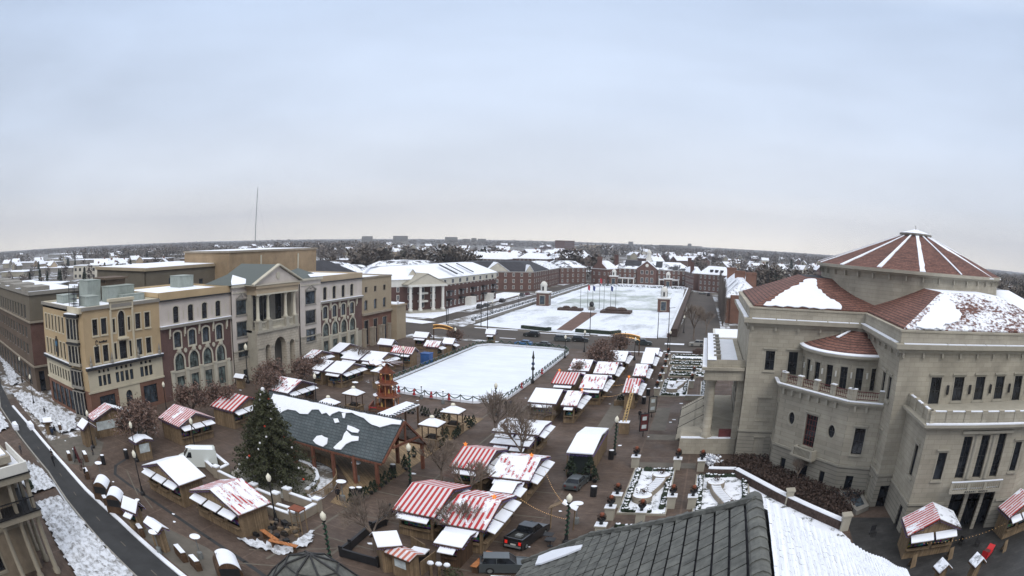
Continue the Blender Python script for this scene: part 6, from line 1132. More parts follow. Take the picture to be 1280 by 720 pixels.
tag(MB().box(-53.0, 119, 0, -51.2, 121, 2.0).prism([(-53.1, 118.9), (-51.1, 118.9), (-51.1, 121.1), (-53.1, 121.1)], 2.0, 2.12).build('blue_booth', 'blue_tarp'), 'small bright blue covered box beside the western striped hut', 'booth')
# south-west stalls, turned off the grid
def hutrot(label, corner_px, zc, W_, D_, ze, zr, rz, **k):
    cx_, cy_ = G(*corner_px, zc); return hut(label, W_, D_, ze, zr, (cx_, cy_), rz, **k)
r90 = pi/2
D90 = -pi/2
hut('large snow covered stall between the white van and the striped one', 4.2, 6.9, 2.5, 3.75, (-44.2, 37.2), D90-.05, roof='snowy_roof', opens='E')
hut('large stall with red striped left slope and snowed right slope beside the low stone walls', 4.5, 7.1, 2.5, 3.75, (-35.6, 36.9), D90-.1, roof=('striped_roof_half_snowed', 'striped_roof_mostly_snowed'), opens='E')
hut('gabled brown stall with long white banner before the mustard building', 2.6, 8.0, 2.5, 3.75, (-66.0, 43.8), -.14, roof=('striped_roof_half_snowed', 'snowy_roof'), opens='', banner='E')
hut('tiny gabled hut with snowy roof beside the banner stall', 2.2, 2.6, 2.4, 3.2, (-64.2, 37.4), -.08, opens='')
hut('small counter hut with flat snowy roof under the rusty tree', 2.0, 3.0, 2.4, 2.7, (-54.9, 41.3), -.15, opens='', banner='E')
hut('stall with snowy half striped gable roof behind the white van', 5.2, 7.0, 2.5, 3.75, (-56.8, 52.5), -.10, roof=('striped_roof_half_snowed', 'striped_roof_half_snowed'), opens='E')
hut('red striped gable stall behind the big fir', 4.6, 8.2, 2.5, 3.75, (-56.4, 64.0), .04, roof='striped_roof_wide', opens='E')
hut('long snowy roofed stall behind the fir top, dark gable to the right', 5.0, 8.2, 2.5, 3.75, (-56.6, 78.0), 0, roof=('striped_roof_mostly_snowed', 'snowy_roof'), opens='E', wood='dark_wood')
hut('little white roofed booth at the foot of the left plum palazzo', 2.0, 1.8, 1.8, 2.3, (-69.2, 80), .2, opens='', lights=False)
hut('small snowy hut among bikes beside the street kerb', 2.0, 1.8, 2.1, 3.0, (-41.0, 27.6), .25, opens='S')
hut('small narrow hut with snowy roof further down the street kerb', 2.4, 1.4, 2.2, 2.6, (-36.6, 26.9), -.1, opens='')
hut('striped gable stall right below the concert hall doors', 4.0, 6.6, 2.5, 3.75, (24.7, 42.6), D90-.12, roof=('striped_roof_half_snowed', 'snow_dusted_slate'), opens='E')
hut('striped gable stall cut off by the right edge below the concert hall', 3.2, 7.0, 2.5, 3.75, (38.2, 41.2), D90+.07, roof=('striped_roof_half_snowed', 'snowy_roof'), opens='E')
hut('dark snow topped booth at the bottom right, left one of the pair', 1.5, 1.6, 2.3, 2.9, (23.2, 34.2), -1.4, roof=('snow_dusted_slate', 'snowy_roof'), opens='', lights=False); hut('dark snow topped booth at the bottom right, right one of the pair', 1.5, 1.6, 2.3, 2.9, (27.2, 33.4), -1.4, roof=('snow_dusted_slate', 'snowy_roof'), opens='', lights=False)
hut('snowy roofed hut by the street at the far left', 1.8, 1.6, 1.8, 2.2, (-72.3, 33.6), 1.2, opens='', lights=False)
# barrel booths
def barrel(x, y, rz, sc, lab, first=[None]):
    if first[0] is None:
        r = thing('barrel_booth', lab, 'booth', (x, y, 0), rz, 'barrel shaped booths along the kerb', local=True); n = 14; P = [(1.05*cos(pi*k/n), 1.0+1.05*sin(pi*k/n)) for k in range(n+1)]; m = MB()
        m.slab([(a, -1.1, b_) for a, b_ in P]+[(-1.05, -1.1, .1), (1.05, -1.1, .1)], 2.2, up=(0, 1, 0)); m.build('body', 'dark_wood', r); m = MB()
        for (a, b_), (c, d) in zip(P[2:10], P[3:11]): m.slab([(a*1.03, -1.14, 1+(b_-1)*1.04), (c*1.03, -1.14, 1+(d-1)*1.04), (c*1.03, 1.14, 1+(d-1)*1.04), (a*1.03, 1.14, 1+(b_-1)*1.04)], .06)
        m.build('roof_snow', 'snowy_roof', r); MB().box(-.8, -1.16, .9, .8, -1.1, 1.6).build('hatch', 'black_metal', r); first[0] = r; r.scale = (sc,)*3; return
    dup(first[0], (x, y, 0), rz, lab, sc=sc)
barrel(-49.0, 28.9, .7, 1., 'barrel shaped booth with snowy top, farthest along the kerb'); barrel(-45.5, 28.3, .7, 1., 'barrel shaped booth with snowy top, middle one along the kerb'); barrel(-28.9, 27.8, .85, 1.05, 'barrel shaped booth with dark round emblem at the bottom edge')
# gazebos
def gazebo(x, y, lab, first=[None]):
    if first[0] is None:
        r = thing('gazebo', lab, 'gazebo', (x, y, 0), 0, 'square snowy topped drink gazebos', local=True)
        for sx in (-1, 1):
            for sy in (-1, 1): MB().box(sx*.9-.05, sy*.9-.05, 0, sx*.9+.05, sy*.9+.05, 2.9).build('post', 'dark_wood', r)
        m = MB(); e = [(-1.25, -1.25), (1.25, -1.25), (1.25, 1.25), (-1.25, 1.25)]
        for k in range(4): a, b_ = e[k], e[(k+1) % 4]; m.slab([(*a, 2.85), (*b_, 2.85), (b_[0]*.12, b_[1]*.12, 3.5), (a[0]*.12, a[1]*.12, 3.5)], .08)
        m.build('roof', 'snowy_roof', r); m = MB()
        for k in range(4): a, b_ = e[k], e[(k+1) % 4]; m.T = fr_(a, b_)[0]; m.box(0, -.05, 2.72, 2.5, .03, 2.86)
        m.T = ident; m.build('roof_trim', 'dark_wood', r); m = MB()
        for k in range(4): a, b_ = (e[k][0]*.82, e[k][1]*.82), (e[(k+1) % 4][0]*.82, e[(k+1) % 4][1]*.82); m.T = fr_(a, b_)[0]; m.box(0, -.1, 0, 2.05, 0, 1.1); m.box(-.1, -.25, 1.1, 2.15, .12, 1.17)
        m.T = ident; m.build('counter', 'hut_wood', r); MB().ball((0, 0, 3.7), .3, 10, sz=.7).build('finial', 'lamp_globe', r); MB().box(-.4, -.4, 0, .4, .4, 1.5).build('stock', 'shadowy_interior', r); first[0] = r; return
    dup(first[0], (x, y, 0), 0, lab)
gazebo(-45.6, 79.0, 'gazebo with white finial standing alone left of the candle pyramid'); gazebo(-45.6, 71.9, 'gazebo mostly hidden behind the big timber hall roof'); gazebo(-29.9, 70.1, 'gazebo on the deck behind the timber hall gable'); gazebo(-29.9, 76.9, 'gazebo on the deck nearest the rink'); gazebo(-49.8, 95.6, 'gazebo between the western stalls and the rink')
# timber hall
r = thing('timber_hall', 'long open timber hall with blue grey roof, ragged snow along its ridge', 'hall', (-36.5, 57.5, 0)); rA, rB, eA, eB = (-46.2, 59.1, 6.5), (-27.6, 57.55, 6.5), (-45.7, 54.95, 3.0), (-28.2, 53.4, 3.0)
bA, bB = (-46.7, 63.3, 3.0), (-27.0, 61.8, 3.0)
MB().slab([eA, eB, rB, rA], .16).build('roof', 'blue_slate', r); MB().slab([bA, bB, rB, rA], .16).build('roof', 'snow_dusted_slate', r)
zm = Zf(240, 430, 4)
snowpatch(r, zm((408, 250), (560, 282), (740, 322), (900, 355), (1050, 385), (1042, 405), (1000, 402), (940, 418), (900, 405), (860, 372), (800, 345), (760, 345), (735, 338), (700, 352), (690, 362), (672, 345), (650, 352), (635, 330), (600, 330), (580, 352), (540, 350), (520, 335), (480, 328), (455, 338), (440, 348), (425, 335), (405, 325), (392, 330), (386, 300)), eA, eB, rB, lift=.2, jag=.04)
snowpatch(r, zm((750, 348), (770, 346), (764, 372), (756, 372)), eA, eB, rB, lift=.2); snowpatch(r, zm((708, 376), (730, 374), (738, 392), (716, 397)), eA, eB, rB, lift=.2)
snowpatch(r, zm((606, 485), (625, 462), (650, 458), (680, 472), (676, 500), (655, 515), (620, 500)), eA, eB, rB, lift=.2, jag=.06); snowpatch(r, zm((780, 408), (815, 420), (838, 432), (830, 446), (800, 443), (776, 428)), eA, eB, rB, lift=.2, jag=.06)
snowpatch(r, zm((708, 520), (730, 498), (752, 480), (762, 450), (775, 435), (790, 450), (800, 460), (835, 465), (832, 485), (800, 488), (770, 502), (745, 530), (718, 528)), eA, eB, rB, lift=.2, jag=.06)
for a, b_ in ((eA, eB), (bA, bB)): 
    T, l = fr_(a, b_); m = MB(T); m.box(0, -.1, 2.78, l, .1, 2.98); m.build('eave_beam', 'reddish_wood', r)
    for k in range(7): MB(T).box(.6+k*(l-1.2)/6-.16, -.16+ (-.5 if a is eA else .5)*0, 0, .6+k*(l-1.2)/6+.16, .16, 2.9).build('post', 'reddish_wood', r)
for X0, Y0 in ((-27.5, 57.6), (-30.9, 57.8)):
    m = MB(); m.tube((X0-.6, Y0-4.1, 3.0), (X0, Y0, 6.4), .14, n=4); m.tube((X0+.5, Y0+4.1, 3.0), (X0, Y0, 6.4), .14, n=4); m.tube((X0-.3, Y0-2.4, 4.2), (X0+.3, Y0+2.4, 4.2), .14, n=4); m.tube((X0, Y0, 4.2), (X0, Y0, 6.3), .12, n=4); m.build('truss', 'reddish_wood', r)
MB().slab([(-28.7, 53.6, 3.0), (-27.3, 61.7, 3.0), (-27.9, 57.6, 6.4)], .05, up=(1, 0, 0))
m = MB()
for k in range(90): f = k/90; m.box(eA[0]+(eB[0]-eA[0])*f-.03, eA[1]+(eB[1]-eA[1])*f-.1, 2.86-.07*(k % 3), eA[0]+(eB[0]-eA[0])*f+.03, eA[1]+(eB[1]-eA[1])*f-.04, 2.93-.05*(k % 3))
for k in range(60): f = k/60; m.box(rA[0]+(rB[0]-rA[0])*f-.06, rA[1]+(rB[1]-rA[1])*f-.1, 6.7, rA[0]+(rB[0]-rA[0])*f+.08, rA[1]+(rB[1]-rA[1])*f+.02, 6.8+.05*(k % 2))
tag(m.build('light_string', 'dark_frame', r), kind='stuff')
tag(sheet('wooden_deck', [(-46, 54), (-42, 57.6), (-36, 57.6), (-32.3, 53.5), (-31.0, 47.4), (-28.9, 47.2), (-28.6, 85), (-34.5, 85), (-34.5, 72), (-46, 66)], .05, 'deck_boards'), kind='structure')
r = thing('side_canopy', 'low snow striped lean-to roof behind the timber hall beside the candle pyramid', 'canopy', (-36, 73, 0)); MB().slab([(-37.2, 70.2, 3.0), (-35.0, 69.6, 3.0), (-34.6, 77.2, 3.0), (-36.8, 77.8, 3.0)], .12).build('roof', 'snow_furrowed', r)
m = MB()
for k in range(9): m.box(-35.3, 70+k*.85, 3.13, -34.8, 70.3+k*.85, 3.2)
m.build('bare_strips', 'dark_frame', r)
for x, y in ((-37, 70.6), (-35, 70.2), (-34.8, 77), (-36.8, 77.4)): MB().box(x-.1, y-.1, 0, x+.1, y+.1, 3).build('post', 'dark_wood', r)
# ring walls round the fir
r = thing('amphitheatre_wall', 'curved and straight low stone walls with snowy copings round the big fir', 'wall', (-36, 48, 0))
def lowwall(pts, h=.85, w=.4, name='wall_segment', mat='tan_stone', cap=True):
    for (a, b_), (c, d) in zip(pts, pts[1:]):
        l = hyp(c-a, d-b_); T = frame(a, b_, c-a, d-b_); q = MB(T).box(0, -w/2, 0, l, w/2, h).build(name, mat, r)
        if cap: MB(T).box(0, -w/2-.02, h, l, w/2+.02, h+.1).build('snow_coping', 'snow', q)
lowwall([(-47.5, 46), (-44.2, 44.6), (-37.9, 43.7), (-34.8, 43.4)]); lowwall([(-44.2, 44.6), (-44.4, 47.0), (-48, 48.6)]); lowwall([(-34.7, 40.9), (-31.0, 40.9), (-30.9, 44.9), (-34.6, 45.2)]); lowwall([(-38.2, 40.6), (-34.7, 40.9)]); lowwall([(-34.2, 42.6), (-31.3, 42.7)], .5)
for x, y in ((-34.8, 43.4), (-37.9, 43.7), (-44.2, 44.6), (-31.0, 40.9), (-34.6, 45.2), (-30.9, 44.9)): MB().box(x-.35, y-.35, 0, x+.35, y+.35, 1.25).build('pier', 'tan_stone', r); MB().box(x-.4, y-.4, 1.25, x+.4, y+.4, 1.38).build('pier_snow', 'snow', r)
arcp = [(-44, 55.5), (-42.5, 56.6), (-40.5, 57.2), (-38.3, 57.1), (-36.2, 56.2), (-34.5, 54.7), (-33.2, 52.7), (-32.4, 50.4), (-32.1, 48), (-32.2, 45.8)]; arci = [(-42, 54.6), (-40, 55), (-38, 54.6), (-36.3, 53.4), (-35, 51.7), (-34.3, 49.7), (-34, 47.8)]
lowwall(arci, .5, .35)
m = MB()
for (a, b_), (c, d) in zip(arcp, arcp[1:]):
    l = hyp(c-a, d-b_); m.T = frame(a, b_, c-a, d-b_); m.box(0, -.04, 1.0, l, .04, 1.08).box(0, -.03, .15, l, .03, .2)
    for k in range(int(l/.18)): m.box(k*.18, -.025, .15, k*.18+.05, .025, 1.0)
m.T = ident; m.build('wooden_railing', 'deck_boards', r)
sheet('gravel_walk', arcp+arci[::-1], .03, 'slushy_pavement'); sheet('planting_bed', arci+[(-34.8, 45.4), (-38, 43.9), (-44, 45), (-44.5, 52)], .02, 'gravel')
# candle pyramid
r = thing('candle_pyramid', 'tall three tiered wooden Christmas pyramid with snowy windmill blades on top', 'pyramid', (-42.4, 83.2, 0), .3, local=True); r.scale = (.86, .86, .78)
for i, (R_, z0, h) in enumerate(((1.9, .6, 2.1), (1.5, 3.1, 1.9), (1.05, 5.4, 1.6))):
    MB().lathe([(R_+.35, z0-.25), (R_+.35, z0), (.01, z0)], 8).lathe([(.01, z0-.25), (R_+.35, z0-.25)], 8).build('floor', 'pine_red', r)
    for k in range(8): a = 2*pi*k/8; MB().tube((R_*cos(a), R_*sin(a), z0), (R_*cos(a), R_*sin(a), z0+h), .09, n=5).build('post', 'orange_wood', r)
    MB().lathe([(R_*.5, z0), (R_*.5, z0+h)], 8).build('core', 'dark_wood' if i != 1 else 'pine_red', r)
    m = MB()
    for k in range(8): a = 2*pi*(k+.5)/8; T = frame(R_*cos(a), R_*sin(a), -sin(a), cos(a)); m.T = T; m.box(-.6*R_/1.9, -.04, z0, .6*R_/1.9, .04, z0+.4)
    m.T = ident; m.build('parapet', 'pine_red', r)
    MB().lathe([(R_+.55, z0+h), (R_+.5, z0+h+.12), (R_*.6, z0+h+.35)], 8).build('canopy', 'reddish_wood', r); MB().lathe([(R_+.5, z0+h+.13), (R_*.75, z0+h+.3)], 8, a0=.6, a1=3.9).build('canopy_snow', 'snow', r)
    for k in range(3): a = 2*pi*k/3+i; q = MB(); x, y = R_*.75*cos(a), R_*.75*sin(a); q.lathe([(.2, z0), (.16, z0+.6), (.1, z0+.8), (.13, z0+.95), (.01, z0+1.1)], 6, (x, y)); q.build('figurine', ('ornament_white', 'red_bow', 'yellow_paint')[k], r)
    for k in range(4): a = 2*pi*(k+.5)/4; MB().ball((R_*cos(a), R_*sin(a), z0+h-.15), .13, 6).build('lamp', 'warm_bulb', r)
MB().lathe([(1.3, 7.2), (.8, 7.6), (.15, 8.6)], 8).build('roof', 'pine_red', r); MB().tube((0, 0, 8.4), (0, 0, 9.0), .1).build('hub', 'dark_wood', r)
for k in range(12):
    a = 2*pi*k/12; T = frame(0, 0, cos(a), sin(a)); b_ = MB(T).slab([(.2, -.08, 8.75), (3.0, -.36, 8.62), (3.0, .36, 8.92), (.2, .08, 8.85)], .05).build('blade', 'reddish_wood', r); MB(T).slab([(.9, -.10, 8.82), (2.85, -.22, 8.72), (2.85, .28, 8.95), (.9, .12, 8.91)], .06).build('blade_snow', 'snow', b_)
m = MB().box(-2.6, -2.6, 0, 2.6, 2.6, .35); m.build('base', 'dark_wood', r)
for s_ in (-1, 1): MB().box(s_*2.0-.6, -2.75, .9, s_*2.0+.6, -2.6, 1.1).build('side_rail', 'red_bow', r)
MB().box(2.65, -2, .0, 2.9, 2, 1.1).box(-2.9, -2, 0, -2.65, 2, 1.1).build('stair_rail', 'pine_red', r)
# ice rink
ice = [(-50.2, 100), (-50.3, 144.5), (-48.6, 147.6), (-46, 148.4), (-34, 147.6), (-31, 146.4), (-29.6, 143), (-29.2, 112), (-29.3, 97.5), (-30.4, 94.6), (-33, 93), (-40.8, 93.4), (-46.2, 94.2), (-49.2, 96)]
tag(sheet('ice_rink', ice, .05, 'ice_surface'), kind='structure')
r = thing('rink_fence', 'white rink boards with railing and swagged evergreen garlands round the ice', 'fence', (-40, 120, 0))
m = MB(); rl = MB(); gl = MB(); bw = MB(); fo = off(ice, .35); cnt_p = 0
for a, b_ in zip(fo, fo[1:]+fo[:1]):
    T, l = fr_(a, b_); m.T = rl.T = gl.T = bw.T = T; m.box(-.02, -.05, .05, l+.02, .05, .42); rl.box(0, -.03, 1.08, l, .03, 1.13); n = max(1, round(l/2.2))
    for k in range(n):
        u0, u1 = l*k/n, l*(k+1)/n; p = MB(T).box(u0-.05, -.05, .05, u0+.05, .05, 1.25); cnt_p += 1
        if cnt_p < 95: p.build('post', 'grey_metal', r)
        for j in range(8): f, g_ = j/8, (j+1)/8; sg = lambda f: 1.15-.62*(1-(2*f-1)**2); gl.tube((u0+(u1-u0)*f, .09, sg(f)), (u0+(u1-u0)*g_, .09, sg(g_)), .085, n=5, cap=False)
for q, nm, mt in ((m, 'boards', 'snowy_roof'), (rl, 'top_rail', 'grey_metal'), (gl, 'garland', 'garland_green')): q.T = ident; q.build(nm, mt, r)
for x, y in ((-48.2, 94.5), (-45.5, 93.8), (-42.5, 93.1), (-39.5, 92.8), (-36.5, 92.6), (-28.9, 105), (-28.8, 118)): MB().lathe([(.28, .3), (.2, .6), (.1, .8), (.24, .95), (.01, 1.35)], 8, (x, y-.3)).build('red_bow', 'red_bow', r)

# ================================================================== GARDENS BY THE CONCERT HALL
def pot(x, y, lab, h=1.3, first=[None], topmat='dead_leaves'):
    if first[0] is None:
        r = thing('planter_pedestal', lab, 'planter', (x, y, 0), 0, 'stone pedestals with planted urns', local=True); MB().box(-.42, -.42, 0, .42, .42, h-.1).box(-.52, -.52, h-.1, .52, .52, h).build('pedestal', 'stone_trim', r); MB().box(-.5, -.5, h, .5, .5, h+.05).build('snow_cap', 'snow', r)
        MB().lathe([(.2, h), (.14, h+.2), (.36, h+.5), (.4, h+.6)], 10).build('urn', 'black_metal', r); m = MB()
        for _ in range(90): a, f = rnd.uniform(0, 6.28), rnd.random(); m.leaf((.42*f*cos(a), .42*f*sin(a), h+.65+rnd.random()*.4), .12)
        m.build('planting', 'brown_hedge', r); MB().ball((0, 0, h+1.0), .22, 8).build('bauble', 'pine_red', r); first[0] = r; return
    dup(first[0], (x, y, 0), 0, lab)
def bush_row(m, ms, a, b_, w=.45, h=.5, step=.42):
    l = hyp(b_[0]-a[0], b_[1]-a[1]); n = int(l/step)
    for k in range(n+1):
        f = k/max(1, n); x, y = a[0]+(b_[0]-a[0])*f+rnd.uniform(-.06, .06), a[1]+(b_[1]-a[1])*f+rnd.uniform(-.06, .06); s_ = rnd.uniform(.8, 1.15); m.ball((x, y, h*.5*s_), w*s_*.75, 7, sz=.9)
        if rnd.random() < .8: ms.ball((x+rnd.uniform(-.05, .05), y, h*.78*s_), w*s_*.55, 7, sz=.6)
def gardenbed(name, label, x0, y0, x1, y1, ground='snowy_shrubs', seed=1, curve=True, inner=True):
    r = thing(name, label, 'garden bed', ((x0+x1)/2, (y0+y1)/2, 0), group='snowy parterre beds beside the concert hall'); MB().prism([(x0, y0), (x1, y0), (x1, y1), (x0, y1)], .0, .12).build('bed', 'bed_snow', r)
    m = MB()
    for a in ((x0-.12, y0-.12, x1+.12, y0), (x0-.12, y1, x1+.12, y1+.12), (x0-.12, y0, x0, y1), (x1, y0, x1+.12, y1)): m.box(a[0], a[1], 0, a[2], a[3], .2)
    m.build('stone_edging', 'stone_trim', r); m = MB(); ms = MB(); i_ = .45
    for a, b_ in (((x0+i_, y0+i_), (x0+i_, y1-i_)), ((x1-i_, y0+1.5), (x1-i_, y1-i_)), ((x0+1.2, y1-.5), (x1-.8, y1-.5)), ((x0+.6, y0+.5), (x1-1.6, y0+.5))): bush_row(m, ms, a, b_)
    tag(m.build('clipped_bushes', 'dark_evergreen', r, smooth=True), kind='stuff'); tag(ms.build('bush_snow', 'snow', r, smooth=True), kind='stuff')
    if inner:
        cx, cy = (x0+x1)/2, (y0+y1)/2; L_ = (y1-y0); path = [(cx+.2+(x1-x0)*.17*sin(t*2.6-.9)*(1 if seed % 2 else -1), y0+L_*(.26+.48*t)) for t in [i/12 for i in range(13)]]; m = MB(); mc = MB()
        for (a, b_), (c, d) in zip(path, path[1:]): m.T = mc.T = frame(a, b_, c-a, d-b_); l = hyp(c-a, d-b_)+.12; m.box(0, -.62, 0, l, .62, .62); mc.box(0, -.5, .62, l, .5, .7)
        m.T = mc.T = ident; m.build('curved_planter', 'tan_stone', r); mc.build('planter_snow', 'snow', r)
        for q_ in (path[0], path[-1]): MB().lathe([(1.0, 0), (1.0, .75), (.8, .75)], 14, q_).build('round_planter', 'tan_stone', r); MB().lathe([(.95, .76), (.5, .84), (.01, .86)], 12, q_).build('round_snow', 'snow', r); mm = MB(); [mm.leaf((q_[0]+rnd.gauss(0, .25), q_[1]+rnd.gauss(0, .25), .9+rnd.random()*.5), .14) for _ in range(60)]; mm.build('shrub', 'brown_hedge', r)
    return r
snowmix('bed_snow', (.045, .05, .038), .41, .8, .05)
gardenbed('garden_bed', 'rectangular snowy parterre with an S shaped stone planter left of the brown path', -5.9, 55.2, -1.5, 68.5)
gardenbed('garden_bed', 'snowy parterre with curved planter between the brown path and the clipped hedge', 1.2, 52, 7.0, 66.6, seed=2)
MB().box(-5.8, 51.0, 0, -3.4, 52.4, .1); m = MB(); ms = MB(); bush_row(m, ms, (-5.4, 51.8), (-3.2, 51.6)); o = m.build('clipped_hedge', 'dark_evergreen', smooth=True); tag(o, 'short snow capped hedge at the near end of the parterre', 'hedge'); ms.build('hedge_snow', 'snow', o, smooth=True)
for i, (x, y) in enumerate(((-6.1, 69.4), (-1.3, 69.0), (1.5, 68.6), (-6.5, 53.9), (-3.6, 53.2), (-6.4, 57.2), (-1.1, 57.3), (.95, 57.2), (-6.6, 49.6))): pot(x, y, ('planted urn on a pedestal at the far left corner of the left parterre', 'planted urn on a pedestal at the far right corner of the left parterre', 'planted urn with a white bush beside it near the hall podium', 'planted urn with red bauble at the near left corner of the left parterre', 'planted urn at the near right corner of the left parterre', 'planted urn on the left side of the left parterre', 'planted urn on the right side of the left parterre', 'planted urn at the left edge of the right parterre', 'planted urn nearest the slate roof')[i])
m = MB(); [m.leaf((2.6+rnd.gauss(0, .5), 70+rnd.gauss(0, .5), .4+rnd.random()*.9), .22) for _ in range(240)]; tag(m.build('white_shrub', 'snow'), 'white frosted shrub by the podium corner', 'shrub')
hp = [(2.4, 66.9), (5.6, 66.6), (10.2, 58.9), (13.2, 54.4), (16.4, 49.9)]
strip('clipped_hedge', 'long clipped brown hedge with a snow ribbon on top below the concert hall', 'hedge', hp, .7, .9, 'brown_hedge', 'snow')
m = MB(); 
bandp = [((3.2, 68.4), (5.7, 73.0)), ((7.0, 67.5), (9.9, 72.2)), ((9.4, 63.2), (10.2, 69.0)), ((12.6, 58.0), (13.9, 64.0)), ((15.2, 54.0), (17.0, 59.8)), ((17.0, 51.0), (20.8, 57.8))]
for _ in range(7500):
    k = rnd.randrange(5); f, g_ = rnd.random(), rnd.random(); a = [bandp[k][0][i]*(1-f)+bandp[k+1][0][i]*f for i in (0, 1)]; b_ = [bandp[k][1][i]*(1-f)+bandp[k+1][1][i]*f for i in (0, 1)]; m.leaf((a[0]*(1-g_)+b_[0]*g_, a[1]*(1-g_)+b_[1]*g_, .05+rnd.random()*.75), .2)
tag(m.build('shrubbery', 'brown_hedge'), 'dense brown leafless shrubs against the foot of the concert hall', 'shrubs', kind='stuff')
sheet('bed_soil', [bandp[k][0] for k in range(6)]+[bandp[k][1] for k in range(5, -1, -1)], .03, 'brown_hedge')
r = thing('light_well', 'grey sunken light well with glass top beside the hall wall', 'light well', (19, 56, 0)); MB().prism([(17.4, 59.0), (20.4, 58.3), (20.5, 53.6), (18.7, 52.6)], 0, .5).build('kerb', 'grey_trim', r); MB().prism([(18.0, 58.2), (20.0, 57.8), (20.0, 54.2), (18.9, 53.7)], .5, .53).build('cover', 'glass_blue', r)
tag(MB().box(10.9, 57.0, 0, 11.7, 57.8, 1.5).box(10.8, 56.9, 1.5, 11.8, 57.9, 1.65).build('stone_pier', 'stone_trim'), 'stone pier breaking the clipped hedge', 'pier'); tag(MB().box(16.2, 49.2, 0, 17.1, 50.1, 1.5).box(16.1, 49.1, 1.5, 17.2, 50.2, 1.65).build('stone_pier', 'stone_trim'), 'stone pier ending the clipped hedge at the dark court', 'pier')
sheet('lawn_patch', [(7.2, 65), (9.6, 61), (15.8, 51), (17, 47), (12, 38), (7.2, 50)], .02, 'bed_snow')
for x0, y0, x1, y1, lab, inn in ((-6.4, 105.6, -1.8, 119, 'snowy parterre with a dark conical shrub nearest the hall steps', True), (-5.9, 122.5, 1.2, 126, 'narrow snowy parterre, second beyond the steps', False), (-6.0, 128.5, 1.4, 132, 'narrow snowy parterre, third beyond the steps', False), (-6.6, 134.5, 1.5, 138, 'narrow snowy parterre, fourth beyond the steps', False), (-6.6, 140.5, 1.6, 146.5, 'snowy parterre nearest the cross street', False), (.6, 104, 2.4, 118, 'snowy strip bed between the far parterre and the hall', False)): gardenbed('garden_bed', lab, x0, y0, x1, y1, inner=inn, seed=1)
for i, (x, y) in enumerate(((-6.9, 106), (-6.9, 112), (-7, 119), (-6.9, 126), (-7.2, 134), (-7.3, 141), (-1.2, 113), (-1, 120), (1.4, 121))): pot(x, y, ('nearest', 'second', 'third', 'fourth', 'fifth', 'last')[i % 6]+(' planted urn along the garden lane' if i < 6 else ' planted urn between the far parterres'))
MB().box(-1.7, 102.9, 0, 2.2, 103.3, .9).build('x', 'snow') if 0 else None
strip('stone_wall', 'low stone wall with snow on top between the far parterres and the steps', 'wall', [(-2.0, 103.3), (3.0, 103.5)], .35, .8, 'limestone', 'snow')

# ================================================================== STREET FURNITURE
def lamp(x, y, lab, h=4.4, garland=False, pr={}):
    key = garland
    if key not in pr:
        r = thing('street_lamp', lab, 'street lamp', (x, y, 0), 0, 'black globe street lamps', local=True); MB().lathe([(.28, 0), (.28, .25), (.16, .4), (.12, .9), (.075, 1.0)], 10).build('base', 'black_metal', r); MB().tube((0, 0, .9), (0, 0, 3.7), .075, .055, 8).build('pole', 'black_metal', r)
        MB().lathe([(.1, 3.7), (.17, 3.78), (.17, 3.86)], 8).build('collar', 'black_metal', r); g_ = MB().lathe([(.13, 3.86), (.24, 4.1), (.22, 4.35), (.1, 4.5), (.02, 4.62)], 10); g_.build('globe', 'lamp_globe', r, smooth=True)
        if garland: 
            m = MB()
            for k in range(60): a = k*.7; m.ball((.11*cos(a), .11*sin(a), .6+k*.05), .09, 5)
            m.build('garland', 'garland_green', r)
        pr[key] = r; r.scale = (h/4.4,)*3; return
    dup(pr[key], (x, y, 0), 0, lab, sc=h/4.4)
for x, y, g_, lab in ((-9.1, 47.8, True, 'garlanded street lamp by the black pickup'), (-9.1, 73.5, True, 'garlanded street lamp beside the lone open shelter'), (-27.6, 87, True, 'street lamp at the near right rink corner'), (-26.3, 55.7, True, 'street lamp between the deck and the striped stalls'), (-54.8, 39.8, False, 'street lamp by the counter hut'), (-62.8, 37.2, False, 'street lamp on the flagstones near the kerb'), (-46.7, 33.6, False, 'street lamp among the barrel booths'), (-67.0, 57.5, False, 'street lamp before the orange brick entrance'), (-50.5, 47.5, False, 'street lamp in front of the striped stall by the van'), (-70.6, 83.8, False, 'tall dark street lamp by the portico tower'), (-52.5, 79.2, False, 'street lamp left of the gazebos'), (-28.9, 137.5, False, 'street lamp at the far right rink corner'), (-26.5, 146.5, False, 'street lamp between the rink and the cross street'), (-88.5, 38.4, False, 'street lamp on the shrub bank before the dark building'), (-32.6, 40, False, 'street lamp half hidden at the low wall corner'), (-24.4, 36, True, 'street lamp beside the small slate turret'), (-14.4, 139, False, 'street lamp by the right yellow arch'), (-7.6, 152, False, 'street lamp at the garden lane end'), (-52.4, 110, False, 'street lamp left of the rink'), (-53.5, 139, False, 'street lamp by the left yellow arch'), (-105, 43, False, 'street lamp farther along the left street'), (-5.5, 186, False, 'street lamp on the right lane'), (-66.6, 205, False, 'street lamp beside the left lane, nearest'), (-66.8, 235, False, 'street lamp beside the left lane, second'), (-66.8, 268, False, 'street lamp beside the left lane, third')): lamp(x, y, lab, 4.6 if not (x == -70.6) else 6.5, g_)
def bigpole(x, y, h, lab): r = thing('utility_pole', lab, 'pole', (x, y, 0), group='tall dark poles by the cross street'); MB().tube((x, y, 0), (x, y, h), .13, .08, 6).build('pole', 'black_metal', r); MB().tube((x, y, h-.2), (x+1.4, y-.4, h), .05, n=5).build('arm', 'black_metal', r)
